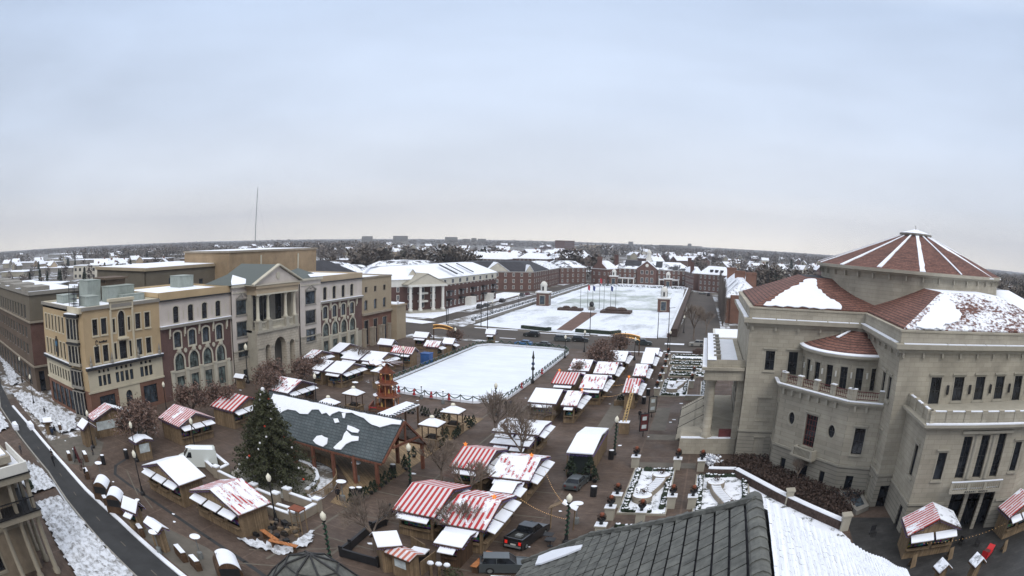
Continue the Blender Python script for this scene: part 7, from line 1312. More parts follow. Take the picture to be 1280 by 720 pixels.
for a in ((-58, 146, 9.5, 'tall dark pole left of the rink by the cross street'), (-50.5, 152, 9.5, 'tall dark pole between arch and park corner'), (-61, 178, 8, 'tall dark pole at the lower left park corner'), (-8.4, 158, 9.5, 'tall dark pole right of the yellow arch'), (-72, 180, 8, 'tall dark pole across the lane junction'), (-12, 172, 7, 'dark pole at the lower right park corner'), (-30, 173, 7, 'dark pole at the lower edge of the park')): bigpole(*a)
r = thing('totem_column', 'slim dark decorated column standing on the rink edge', 'column', (-28.6, 110.5, 0)); MB().lathe([(.3, 0), (.3, .5), (.13, .7), (.13, 2.2), (.3, 2.4), (.3, 2.7), (.12, 2.9), (.12, 4.2), (.26, 4.4), (.14, 4.9), (.05, 5.6)], 8, (-28.6, 110.5)).build('shaft', 'black_metal', r); MB().ball((-28.6, 110.5, 3.4), .3, 8).build('lantern', 'navy_coat', r)
def heater(x, y, lab, pr=[None]):
    if pr[0] is None:
        r = thing('patio_heater', lab, 'heater', (x, y, 0), 0, 'mushroom patio heaters', local=True); MB().lathe([(.26, 0), (.26, .6), (.06, .7)], 10).build('base', 'grey_metal', r); MB().tube((0, 0, .6), (0, 0, 2.1), .05, n=6).build('pole', 'grey_metal', r); MB().lathe([(.12, 1.85), (.12, 2.1)], 8).build('burner', 'black_metal', r); MB().lathe([(.02, 2.28), (.5, 2.14), (.52, 2.1)], 14).build('reflector', 'snow', r); pr[0] = r; return
    dup(pr[0], (x, y, 0), 0, lab)
for x, y, lab in ((-49.2, 45.2, 'patio heater between the white van and the fir'), (-31.7, 54.4, 'patio heater under the timber hall eave'), (-30.2, 48.6, 'patio heater at the near corner of the deck'), (-9.2, 52.3, 'patio heater by the slanted market board'), (-40.9, 92.0, 'patio heater at the rink boards, left one'), (-36.8, 90.6, 'patio heater at the rink boards, middle one'), (-29.0, 90.6, 'patio heater at the rink boards, right one'), (-36.1, 26.0, 'patio heater by the kerb booths'), (-52.8, 31.5, 'patio heater on the flagstones'), (-57.9, 43.2, 'patio heater beside the counter hut'), (-50.7, 88.5, 'patio heater left of the candle pyramid'), (-33, 28.6, 'patio heater at the tiny tree')): heater(x, y, lab)
def fir(x, y, lab, s_=1., pr=[None]):
    if pr[0] is None:
        r = thing('potted_fir', lab, 'small fir', (x, y, 0), 0, 'little potted firs edging the deck', local=True); m = MB()
        for k in range(130): f = rnd.random(); a = rnd.uniform(0, 6.28); R_ = .34*(1-f)+.03; m.leaf((R_*cos(a), R_*sin(a), .3+.95*f), .12)
        m.build('foliage', 'dark_evergreen', r); MB().lathe([(.16, 0), (.2, .3), (.01, .3)], 8).build('pot', 'black_metal', r); pr[0] = r; return
    dup(pr[0], (x, y, 0), rnd.uniform(0, 6), lab, sc=s_)
FL = [(-38.9, 82.9), (-38.3, 83.0), (-36.8, 82.9), (-36.3, 82.8), (-35.9, 82.9), (-34.6, 82.6), (-34.0, 82.4), (-33.4, 82.5), (-32.6, 82.3), (-30.1, 81.9), (-29.3, 81.1), (-28.8, 81.3), (-28.7, 80.3), (-28.8, 79.6), (-29.8, 77.1), (-29.0, 76.4), (-28.8, 75.6), (-28.8, 74.8), (-28.7, 73.9), (-30.3, 74.3), (-29.7, 74.1), (-28.8, 71.7), (-28.9, 70.7), (-28.8, 69.7), (-30.0, 64.9), (-29.9, 62.2), (-29.6, 61.4), (-28.9, 60.3), (-28.9, 57.5), (-29.0, 56.7), (-28.9, 55.3), (-28.9, 54.2), (-28.9, 53.5), (-28.8, 52.7), (-28.8, 51.9), (-28.8, 50.9), (-28.7, 50.2), (-28.6, 48.4), (-28.9, 47.9)]
for i, (x, y) in enumerate(FL): fir(x, y, 'little potted fir in the row edging the wooden deck', rnd.uniform(.85, 1.2))
for i, (x, y, s_) in enumerate(((-12.4, 64.6, 1.9), (-10.3, 64.2, 2.1), (-9.6, 63.6, 1.2), (-12.2, 98.7, 1.1), (-11.8, 98.7, 1.3), (-11.4, 98.8, 1.1))): fir(x, y, ('fir left of the parked grey car', 'larger fir right of the parked grey car', 'small fir at the shelter corner', 'fir in the wooden planter box, left', 'fir in the wooden planter box, middle', 'fir in the wooden planter box, right')[i], s_)
tag(MB().box(-12.8, 98.1, 0, -11.0, 99.2, .8).build('planter_box', 'hut_wood'), 'wooden planter box with three small firs', 'planter')
# yellow arches
def arch(x0, y0, x1, y1, h0, h1, lab):
    r = thing('entrance_arch', lab, 'arch', (x0, y0, 0), group='yellow market entrance arches'); T = frame(x0, y0, x1-x0, y1-y0); l = hyp(x1-x0, y1-y0); n = 12; m = MB(T); c = lambda f: h0+.4*(1-(2*f-1)**2)
    for k in range(n): f, g_ = k/n, (k+1)/n; m.slab([(l*f, 0, c(f)), (l*g_, 0, c(g_)), (l*g_, 0, c(g_)+.85), (l*f, 0, c(f)+.85)], .15, up=(0, 1, 0))
    m.build('board', 'yellow_paint', r); m = MB(T)
    for k in range(n): f, g_ = k/n, (k+1)/n; m.tube((l*f, .2, c(f)), (l*g_, .2, c(g_)), .05, n=5).tube((l*f, .2, c(f)+.85), (l*g_, .2, c(g_)+.85), .05, n=5)
    m.build('edge_bulbs', 'warm_bulb', r)
    for u in (.1, l-.1): MB(T).tube((u, .08, 0), (u, .08, h0+.5), .14, n=6).build('post', 'dark_wood', r)
    fc = bpy.data.curves.new('t', 'FONT'); fc.body = 'CHRISTKINDLMARKT'; fc.size = .95; fc.extrude = .03; fc.align_x = 'CENTER'; fo_ = bpy.data.objects.new('t', fc); C.objects.link(fo_); bpy.context.view_layer.update(); me = bpy.data.meshes.new_from_object(fo_.evaluated_get(bpy.context.evaluated_depsgraph_get())); bpy.data.objects.remove(fo_)
    w = max(v.co.x for v in me.vertices)*2; sc = (l*.9)/w
    for v in me.vertices: u = l/2+v.co.x*sc; f = u/l; p = T(u, .19+v.co.z, c(f)+.22+v.co.y*.6); v.co = Vector(p)-r.location
    me.materials.append(MATS['iron_red']); o = bpy.data.objects.new('lettering', me); C.objects.link(o); o.parent = r
arch(-61.4, 145.6, -55.4, 142.6, 3.3, 3.3, 'yellow curved market sign arch left of the rink'); arch(-20.0, 147.2, -14.0, 145.4, 3.3, 3.3, 'yellow curved market sign arch right of the rink')
# banners, figure tower, boards
for i, (x, y, lab) in enumerate(((-6.6, 81.9, 'dark framed red vertical banner nearest the gardens'), (-6.4, 91.9, 'dark framed grey vertical banner farther up the lane'))):
    r = thing('vertical_banner', lab, 'banner', (x, y, 0), .5, 'framed banners on stands', local=True); MB().tube((0, 0, 0), (0, 0, 3.3), .06, n=6).build('stand', 'black_metal', r); MB().box(-.62, -.06, .7, .62, .06, 3.1).build('frame', 'black_metal', r); MB().box(-.5, -.08, .82, .5, .08, 2.98).build('fabric', 'iron_red' if i == 0 else 'grey_trim', r); MB().box(-.3, -.1, 2.2, .3, .1, 2.7).box(-.32, -.1, 1.1, .32, .1, 1.6).build('print', 'poster_white', r)
r = thing('figure_tower', 'pale yellow wooden ladder tower rising from a crate', 'tower', (-9.2, 83.2, 0)); MB().box(-9.9, 82.6, 0, -8.6, 83.8, 1.5).build('crate', 'hut_wood', r); MB().box(-9.9, 82.6, 1.5, -8.6, 83.8, 1.56).build('crate_snow', 'snow', r); m = MB(); m.tube((-9.5, 83.2, 1.5), (-8.9, 84.2, 5.2), .11, n=5); m.tube((-9.1, 83.2, 1.5), (-8.6, 84.2, 5.2), .08, n=5); m.build('rails', 'blond_wood', r)
m = MB()
for k in range(10): f = k/9; m.tube((-9.6+.6*f, 83.2+f, 1.9+3.2*f), (-9.0+.5*f, 83.2+f, 1.9+3.2*f), .05, n=4)
for k in range(4): m.tube((-9.3+k*.25, 84.2, 5.2), (-9.3+k*.25, 84.2, 5.9), .05, n=4)
m.build('rungs', 'blond_wood', r)
r = thing('market_board', 'small slanted board roof on posts beside a garlanded lamp', 'board', (-9.8, 50.6, 0)); MB().slab([(-11.3, 50.2, 2.1), (-10.1, 50.0, 2.9), (-10.1, 51.0, 2.9), (-11.3, 51.2, 2.1)], .06).build('left_panel', 'hut_wood', r); MB().slab([(-10.1, 50.0, 2.9), (-8.9, 50.2, 2.2), (-8.9, 51.2, 2.2), (-10.1, 51.0, 2.9)], .06).build('right_panel', 'snow', r)
for x, y in ((-11.1, 50.7), (-9.1, 50.7)): MB().tube((x, y, 0), (x, y, 2.3), .06, n=5).build('post', 'hut_wood', r)
for x, y, lab in ((-10.6, 47.9, 'small black cafe table beside the pickup'), (-10.2, 46.9, 'second small black cafe table beside the pickup')):
    r = thing('cafe_table', lab, 'table', (x, y, 0), local=True); MB().box(-.4, -.4, .68, .4, .4, .73).build('top', 'black_metal', r); MB().tube((0, 0, 0), (0, 0, .7), .04).build('leg', 'black_metal', r); MB().lathe([(.25, 0), (.25, .03), (.01, .03)], 8).build('foot', 'black_metal', r)
def bench(x, y, rz, l, mat, lab):
    r = thing('beer_bench', lab, 'bench', (x, y, 0), rz, 'long wooden benches', local=True); MB().box(-l/2, -.25, .72, l/2, .25, .79).build('top', mat, r)
    for u in (-l/2+.3, l/2-.3): MB().box(u-.05, -.22, 0, u+.05, .22, .72).build('leg', 'dark_wood', r)
bench(-14.1, 41.4, 1.5, 3.2, 'orange_wood', 'long orange bench table beside the right front striped stall'); bench(-30.4, 35.9, -.35, 2.4, 'orange_wood', 'orange bench lying in the clutter by the low walls, left'); bench(-28.6, 35.4, .25, 2.6, 'orange_wood', 'orange bench by the clutter, right')
r = thing('wooden_lookout', 'little wooden tower with red flat roof beside the low stone walls', 'tower', (-29.6, 39.6, 0)); MB().box(-30.2, 39.1, 2.3, -29.0, 40.2, 2.42).build('roof', 'pine_red', r)
for x in (-30.1, -29.1):
    for y in (39.2, 40.1): MB().tube((x, y, 0), (x, y, 2.3), .06, n=5).build('post', 'hut_wood', r)
m = MB(); [m.tube((-30.1, 39.2, z), (-29.1, 39.2, z+.4), .04, n=4) for z in (.3, .9, 1.5)]; m.build('braces', 'hut_wood', r)
for i in range(26):                          # odds and ends stacked behind the striped stall
    x, y = -32.4+rnd.random()*3.8, 36.2+rnd.random()*3.6; k = i % 4; w = rnd.uniform(.3, .8)
    nm, mt, ct = (('crate', 'hut_wood', 'crate'), ('storage_box', 'black_metal', 'box'), ('log', 'tree_bark', 'log'), ('tarp_bundle', 'shadowy_interior', 'bundle'))[k]
    m = MB(); T = frame(x, y, cos(i), sin(i)); m.T = T
    if k == 2: m.tube((0, 0, .2), (1.1, 0, .2), .17, n=7)
    elif k == 3: m.box(0, 0, 0, w, w*.8, w*.5).box(w*.15, w*.1, w*.5, w*.8, w*.7, w*.75)
    else: m.box(0, 0, 0, w, w*.7, w*.6)
    tag(m.build(nm, mt), ('open wooden crate', 'black storage box', 'cut log', 'dark tarpaulin bundle')[k]+' in the clutter between the striped stall and the low stone walls', ct, ('wooden crates', 'black boxes', 'logs', 'bundles')[k]+' in the clutter by the low walls')
o = bumpy('undergrowth', [(-33.2, 34.2), (-31, 33.7), (-28, 34.6), (-27.4, 38), (-28.6, 40.4), (-28.9, 36), (-31, 35.2)], .02, 'snowy_shrubs', .35, .3, 'snowy straggly planting round the clutter', 'planting')
# black slatted barrier round the bare tree
r = thing('black_barrier', 'low black slatted fence round the small wreath hut', 'fence', (-22, 41, 0))
for (a, b_), (c, d) in zip([(-21.0, 37.6), (-24.3, 37.6), (-24.3, 39.2), (-24.6, 43.6), (-24.2, 45.6), (-25.0, 48.3)], [(-24.3, 37.6), (-24.3, 39.2), (-24.6, 43.6), (-24.2, 45.6), (-25.0, 48.3), (-22.6, 48.8)]):
    l = hyp(c-a, d-b_); T = frame(a, b_, c-a, d-b_); MB(T).box(.1, -.12, .1, l-.1, .12, .85).build('panel', 'black_metal', r); MB(T).box(-.07, -.14, 0, .07, .14, 1.05).build('post', 'black_metal', r)
strip('wood_fence', 'plain wooden fence joining the wreath hut to the big striped stall', 'fence', [(-20.2, 42.2), (-18.6, 41.2)], .08, 1.3, 'hut_wood'); strip('wood_fence', 'plain wooden fence closing the yard between the kiosk and the lean-to', 'fence', [(-17.6, 38.0), (-17.4, 40.4)], .08, 1.3, 'hut_wood')
r = thing('covered_cart', 'black cart with a snowy lid in the yard behind the kiosk', 'cart', (-18.6, 40.3, 0)); MB().box(-19.3, 39.9, .1, -18.1, 40.8, 1.0).build('body', 'black_metal', r); MB().box(-19.35, 39.85, 1.0, -18.05, 40.85, 1.1).build('lid_snow', 'snow', r)
for x, y, lab in ((-16.9, 38.2, 'left'), (-16.3, 38.3, 'middle'), (-15.7, 38.4, 'right')):
    r = thing('snowy_post', 'wooden post with a snowy round cap, '+lab+' one of three by the lean-to', 'post', (x, y, 0), group='snowy capped posts', local=True); MB().tube((0, 0, 0), (0, 0, 1.2), .12, n=7).build('shaft', 'hut_wood', r); MB().ball((0, 0, 1.3), .27, 8, sz=.7).build('cap', 'snow', r)
m = MB(); [m.leaf((-15.2+rnd.gauss(0, .5), 38.2+rnd.gauss(0, .4), .2+rnd.random()*.8), .15) for _ in range(160)]; tag(m.build('cut_greenery', 'conifer_needles'), 'heap of cut evergreen twigs by the snowy posts', 'greenery', kind='stuff')
# bins and cases
def bin_(x, y, lab, pr=[None]):
    if pr[0] is None: r = thing('litter_bin', lab, 'bin', (x, y, 0), 0, 'black bins', local=True); MB().lathe([(.32, 0), (.35, 1.0), (.3, 1.1), (.01, 1.15)], 10).build('body', 'black_metal', r); MB().lathe([(.3, 1.14), (.01, 1.22)], 10).build('snow_cap', 'snow', r); pr[0] = r; return
    dup(pr[0], (x, y, 0), 0, lab)
for x, y, lab in ((-29.6, 58.6, 'dark blue bin at the deck edge under the hall gable'), (-29.8, 49.9, 'black bin at the near deck corner'), (-29.3, 50.4, 'second black bin at the near deck corner'), (-9.0, 59.5, 'black bin right of the parked grey car'), (-9.2, 71.8, 'black bin at the lamp by the shelter'), (-56.5, 39.2, 'black bin beside the counter hut'), (-8.4, 100, 'bin beside the narrow stall'), (-8.3, 106, 'second bin along the narrow stalls'), (-57, 35, 'bin on the flagstone edge'), (-61.3, 32.5, 'bin near the street kerb'), (-44, 30.6, 'bin between the barrel booths'), (-71.8, 33.9, 'bin at the left street corner')): bin_(x, y, lab)
# ================================================================== VEHICLES
def car(lab, x, y, rz, kind='suv', paint='car_black', name='parked_car', cat='car', snow=False, group=None):
    r = thing(name, lab, cat, (x, y, 0), rz, group, local=True); L_, Wd, Hb, Ht = dict(suv=(3.9, 1.55, .95, 1.5), sedan=(3.9, 1.5, .78, 1.2), pickup=(4.9, 1.65, 1.0, 1.6), van=(4.9, 1.75, 1.2, 2.15))[kind]; h = L_/2; w = Wd/2; gr = .22
    if kind == 'van': side = [(-h, gr), (h, gr), (h, .95), (h-.75, 1.25), (h-1.35, Ht-.1), (h-1.7, Ht), (-h+.1, Ht), (-h, Ht-.15)]; low = side
    else: low = [(-h, gr), (h, gr), (h, Hb*.72), (h-.15, Hb*.88), (h-1.2, Hb), (-h+.05, Hb), (-h, Hb*.9)]
    def prof(P, ww, b_): m = MB(); n = len(P); m.v = [(p[0], -ww, p[1]) for p in P]+[(p[0], ww, p[1]) for p in P]; m.f = [tuple(range(n)), tuple(range(2*n-1, n-1, -1))]+[(k, (k+1) % n, n+(k+1) % n, n+k) for k in range(n)]; m.mi = [0]*len(m.f); return m
    prof(low, w, 0).build('body', paint, r, bevel=.07)
    if kind != 'van':
        c0, c1 = {'suv': (-h+.12, h-1.15), 'sedan': (-h+.55, h-1.15), 'pickup': (-.55, h-1.15)}[kind]; P = [(c0, Hb-.05), (c1, Hb-.05), (c1-.55, Ht-.06), (c0+.22, Ht-.06)]; m = MB()
        b0 = [(c0, -w+.05), (c1, -w+.05), (c1, w-.05), (c0, w-.05)]; t0 = [(c0+.2, -w+.2), (c1-.6, -w+.2), (c1-.6, w-.2), (c0+.2, w-.2)]
        for k in range(4): j = (k+1) % 4; m.p([(*b0[k], Hb-.04), (*b0[j], Hb-.04), (*t0[j], Ht-.05), (*t0[k], Ht-.05)])
        m.build('windows', 'glass_dark', r); MB().prism([(c0+.15, -w+.17), (c1-.58, -w+.17), (c1-.58, w-.17), (c0+.15, w-.17)], Ht-.07, Ht).build('roof', paint if not snow else 'snow', r, bevel=.02)
        m = MB()
        for sy in (-1, 1):
            for a, b_ in ((b0[0], t0[0]), (b0[1], t0[1])): m.tube((a[0], sy*(w-.05), Hb-.04), (b_[0], sy*(w-.2), Ht-.05), .04, n=4)
            mx_ = (c0+c1)/2-.2; m.tube((mx_, sy*(w-.05), Hb-.04), (mx_, sy*(w-.19), Ht-.05), .04, n=4)
        m.build('pillars', paint, r)
        if kind == 'pickup':
            m = MB().box(-h+.1, -w+.12, Hb+.004, -.62, w-.12, Hb+.02); m.build('bed', 'rubber', r); m = MB()
            for b4 in ((-h, -w, -.6, -w+.1), (-h, w-.1, -.6, w), (-h, -w+.1, -h+.1, w-.1)): m.box(b4[0], b4[1], Hb-.02, b4[2], b4[3], Hb+.22)
            m.build('bed_rail', paint, r); MB().box(-h+.7, -.3, Hb+.02, -h+1.2, .2, Hb+.22).build('cargo', 'grey_metal', r); MB().box(-h-.12, -w+.1, .35, -h, w-.1, .5).build('bumper', 'grey_metal', r); MB().box(-h-.03, -.25, .55, -h+.01, .2, .68).build('number_plate', 'white_paint', r)
    else:
        MB().slab([(h-.72, -w+.12, 1.3), (h-.72, w-.12, 1.3), (h-1.32, w-.16, Ht-.16), (h-1.32, -w+.16, Ht-.16)], .03, up=(.7, 0, .7)).build('windscreen', 'glass_dark', r)
        for sy in (-1, 1): MB().slab([(h-1.7, sy*(w+.002), 1.25), (h-.95, sy*(w+.002), 1.25), (h-1.35, sy*(w+.002), Ht-.25), (h-1.7, sy*(w+.002), Ht-.25)], .02*sy, up=(0, 1, 0)).build('side_window', 'glass_dark', r)
        MB().box(-h+.3, -w+.12, Ht, h-1.8, w-.12, Ht+.04).build('roof_snow', 'snow', r)
    for sx in (-h+.75, h-.8):
        for sy in (-1, 1): wh = MB().tube((sx, sy*(w-.18), .33), (sx, sy*(w+.02), .33), .33, n=14).build('wheel', 'rubber', r); MB().tube((sx, sy*(w+.0), .33), (sx, sy*(w+.035), .33), .19, n=10).build('rim', 'grey_metal', wh)
    for sy in (-1, 1): MB().box(-h-.02, sy*(w-.22)-.1, Hb*.62, -h+.03, sy*(w-.22)+.12, Hb*.92).build('tail_light', 'tail_light' if kind == 'pickup' else 'iron_red', r); MB().box(h-.04, sy*(w-.28)-.14, Hb*.55, h+.02, sy*(w-.28)+.14, Hb*.75).build('headlight', 'lamp_globe', r)
    return r
car('black pickup truck with lit red tail lights driving away past the striped stalls', -12.3, 47.6, 1.36, 'pickup', 'car_black', 'pickup_truck', 'pickup')
car('dark car parked across, half cut off by the slate roof', -12.2, 41.4, .32, 'suv', 'car_grey'); car('car with thick snow on its roof at the bottom edge beside the slate roof', -11.0, 37.9, .25, 'sedan', 'car_silver', snow=True)
car('dark grey car parked in front of the open shelter', -11.2, 62.2, 1.42, 'sedan', 'car_grey'); car('white panel van with snowy roof behind the snow covered stall', -48.3, 45.6, 3.95, 'van', 'van_white', 'panel_van', 'van')
for a in (('black estate driving on the cross street, farther lane', -43.4, 165.5, 3.1, 'suv', 'car_black'), ('bright blue pickup by the far rink boards', -41.5, 151.2, 3.14, 'sedan', 'car_blue'), ('black sedan behind the far rink boards', -37.0, 151.0, 3.1, 'sedan', 'car_black'), ('dark four wheel drive at the middle of the cross street', -34.5, 160.8, 0, 'suv', 'car_grey'), ('dark van shaped car right of the four wheel drive', -30.2, 161.4, 0, 'suv', 'car_black'), ('dark green car seen through the right yellow arch', -14.5, 160.5, 0, 'suv', 'car_dark_green'), ('silver four wheel drive crossing in front of the right lane', -1.2, 161.8, 3.1, 'suv', 'car_silver'),
          ('black car parked along the left lane, nearest', -77.9, 226, 1.6, 'suv', 'car_black'), ('dark car parked along the left lane, second', -78, 233, 1.6, 'sedan', 'car_grey'), ('black car parked further along the left lane', -78, 252, 1.6, 'suv', 'car_black'), ('dark car by the red brick apartments', -78.5, 282, 1.6, 'suv', 'car_grey'), ('reddish car by the red brick apartments', -78.5, 290, 1.6, 'sedan', 'iron_red'), ('black car near the end of the right lane', 2.4, 330, 1.5, 'suv', 'car_black'), ('dark car waiting at the end of the right lane', -1, 338, .2, 'sedan', 'car_grey'), ('snow covered car in the row by the pavilion', -8, 350, .3, 'sedan', 'car_silver')): car(*a[:4], a[4], a[5], snow='snow' in a[0], group='cars in the streets beyond the market')
for k, (x, y) in enumerate(((-58.2, 26.8), (-54.9, 27.6))): pass
r = thing('red_sleigh', 'bright red sleigh shaped cart in the dark court', 'sleigh', (31.3, 37.2, 0), .6, local=True); MB().slab([(-.9, -.45, .35), (.8, -.45, .35), (1.1, -.45, 1.0), (.6, -.45, .8), (-.4, -.45, .75), (-.9, -.45, 1.1)], .9, up=(0, 1, 0)).build('body', 'red_plastic', r)
for sy in (-.4, .4): MB().tube((-1, sy, .08), (1.2, sy, .08), .04).tube((1.2, sy, .08), (1.5, sy, .5), .04).build('runner', 'black_metal', r)
MB().box(-.6, -.35, .76, .1, .35, .9).build('seat', 'iron_red', r)
for i, (x, y) in enumerate(((22.3, 39.6), (26.9, 39.3), (34.2, 37.4))):
    r = thing('a_frame_sign', ('wooden sandwich board by the striped stall, left', 'wooden sandwich board by the striped stall, right', 'wooden sandwich board by the cut off stall')[i], 'sandwich board', (x, y, 0), .2, 'wooden sandwich boards', local=True)
    for s_ in (-1, 1): MB().slab([(-.35, s_*.35, 0), (.35, s_*.35, 0), (.3, 0, 1.1), (-.3, 0, 1.1)], .04).build('panel', 'hut_wood', r)
for i, (x, y) in enumerate(((19.6, 47.4), (31.3, 40.2), (29.5, 41.4))): r = thing('folding_chair', ('black folded chair lying in the dark court', 'black bicycle rack by the cut off stall', 'black folding chair between the two stalls')[i], 'chair', (x, y, 0), i, local=True); MB().box(-.3, -.3, .42, .3, .3, .46).build('seat', 'black_metal', r); MB().box(-.3, .26, .46, .3, .3, .95).build('backrest', 'black_metal', r); [MB().tube((a, b_, 0), (a, b_, .42), .025, n=4).build('leg', 'black_metal', r) for a in (-.27, .27) for b_ in (-.27, .27)]
# kerbside racks, bicycles and planters of the lower left
def bike(x, y, rz, lab):
    r = thing('bicycle', lab, 'bicycle', (x, y, 0), rz, 'bicycles by the kerb', local=True)
    for u in (-.5, .5):
        m = MB(); n = 14
        for k in range(n): a, b_ = 2*pi*k/n, 2*pi*(k+1)/n; m.tube((u+.33*cos(a), 0, .35+.33*sin(a)), (u+.33*cos(b_), 0, .35+.33*sin(b_)), .025, n=4, cap=False)
        m.build('wheel', 'rubber', r)
    MB().tube((-.5, 0, .35), (-.1, 0, .35), .02, n=4).tube((-.1, 0, .35), (.35, 0, .8), .02, n=4).tube((-.25, 0, .85), (-.1, 0, .35), .02, n=4).tube((-.2, 0, .75), (.35, 0, .8), .02, n=4).tube((.5, 0, .35), (.35, 0, .95), .02, n=4).build('frame', 'iron_red', r); MB().box(-.38, -.08, .85, -.12, .08, .9).build('saddle', 'rubber', r)
for a in ((-58.4, 31.8, 2.2, 'bicycle at the kerb rack on the flagstones'), (-57.6, 31.2, 2.2, 'second bicycle at the kerb rack'), (-52.4, 29.7, 2.3, 'bicycle before the farthest barrel booth'), (-43.2, 28.9, 2.4, 'bicycle between the barrel booths'), (-39, 28.2, 2.2, 'bicycle beside the little kerb hut'), (-73.6, 33.7, 1.9, 'red bicycle at the left street corner')): bike(*a)
for i, (x, y, w) in enumerate(((-59.8, 33.5, 1.6), (-61.4, 31.3, 1.2), (-55, 30.3, 1.4), (-50.9, 29.5, 1.3), (-40, 27.0, 1.5), (-34.2, 27.2, 1.8), (-32.2, 27.0, 1.4), (-47.4, 27.9, 1.0), (-72.6, 36.3, 1.2))):
    o = MB(frame(x, y, .93, -.36)).box(-w/2, -.3, 0, w/2, .3, .7).box(-w/2+.1, -.25, .7, w/2-.1, .25, .9).build('kerb_crate', 'dark_wood'); tag(o, ('wooden crate on the flagstones beside the bicycles', 'dark crate nearest the road on the flagstones', 'dark crate before the farthest barrel booth', 'dark crate between the first two barrel booths', 'dark crate beside the little kerb hut', 'long dark crate below the narrow kerb hut', 'dark crate left of the tiny tree', 'dark crate touching the middle barrel booth', 'dark crate by the bin at the left street corner')[i], 'crate', 'crates along the kerb'); MB(frame(x, y, .93, -.36)).box(-w/2+.1, -.25, .9, w/2-.1, .25, .96).build('snow_cap', 'snow', o)
r = thing('menu_stand', 'dark red and white folding menu stand beside the street lamp', 'stand', (-60.1, 31.9, 0), 2.3, local=True)
for s_ in (-1, 1): MB().slab([(-.5, s_*.5, 0), (.5, s_*.5, 0), (.4, 0, 1.8), (-.4, 0, 1.8)], .05).build('panel', 'iron_red' if s_ < 0 else 'poster_white', r)
for i, (x, y) in enumerate(((-78.3, 28.6), (-76.8, 31.6))): tag(MB(frame(x, y, 1, -.15)).box(-1.1, -.5, 0, 1.1, .5, .5).prism([(-1.1, -.5), (1.1, -.5), (.9, .4), (-.8, .4)], .5, .75).build('snowy_barrier', 'snow'), ('snow covered block on the left side of the road', 'snow covered block on the right side of the road')[i], 'barrier', 'snow covered blocks closing the road')
for i, (x, y) in enumerate(((-64.5, 22.5), (-56.2, 20.6))): tag(MB().lathe([(.5, 0), (.6, .5), (.01, .5)], 10, (x, y)).ball((x, y, .8), .5, 8).build('round_shrub', 'dark_evergreen'), ('round dark shrub at the snowy verge by the stone house', 'second round shrub at the snowy verge')[i], 'shrub')
# string lights over the aisle
def cable(a, b_, sag, lab, mat='warm_bulb'):
    m = MB(); n = 26; P = [(a[0]+(b_[0]-a[0])*k/n, a[1]+(b_[1]-a[1])*k/n, a[2]+(b_[2]-a[2])*k/n-sag*4*(k/n)*(1-k/n)) for k in range(n+1)]
    for p, q_ in zip(P, P[1:]): m.tube(p, q_, .009, n=3, cap=False)
    o = m.build('light_cable', 'rubber'); tag(o, lab, 'string lights', 'strings of lights over the aisles'); mm = MB(); [mm.ball(p, .032, 5) for p in P[1:-1]]; tag(mm.build('bulbs', mat, o), kind='stuff')
cable((-13.8, 59, 2.7), (-9.1, 47.8, 3.6), .6, 'string of warm bulbs from the half snowed stall to the pickup lamp'); cable((-14.0, 51, 2.6), (-9.1, 47.8, 2.4), .3, 'string of warm bulbs low over the walking person'); cable((-13.8, 92, 2.8), (-10.8, 96, 2.9), .4, 'string of bulbs across the eastern aisle'); cable((-13.8, 100, 2.8), (-10.8, 104, 2.9), .4, 'second string of bulbs across the eastern aisle'); cable((22, 39, 2.6), (34, 38.4, 2.6), .5, 'string of bulbs between the two stalls below the hall'); cable((-72, 50, 3.2), (-57, 50, 2.8), .5, 'string of bulbs in front of the orange brick wall')
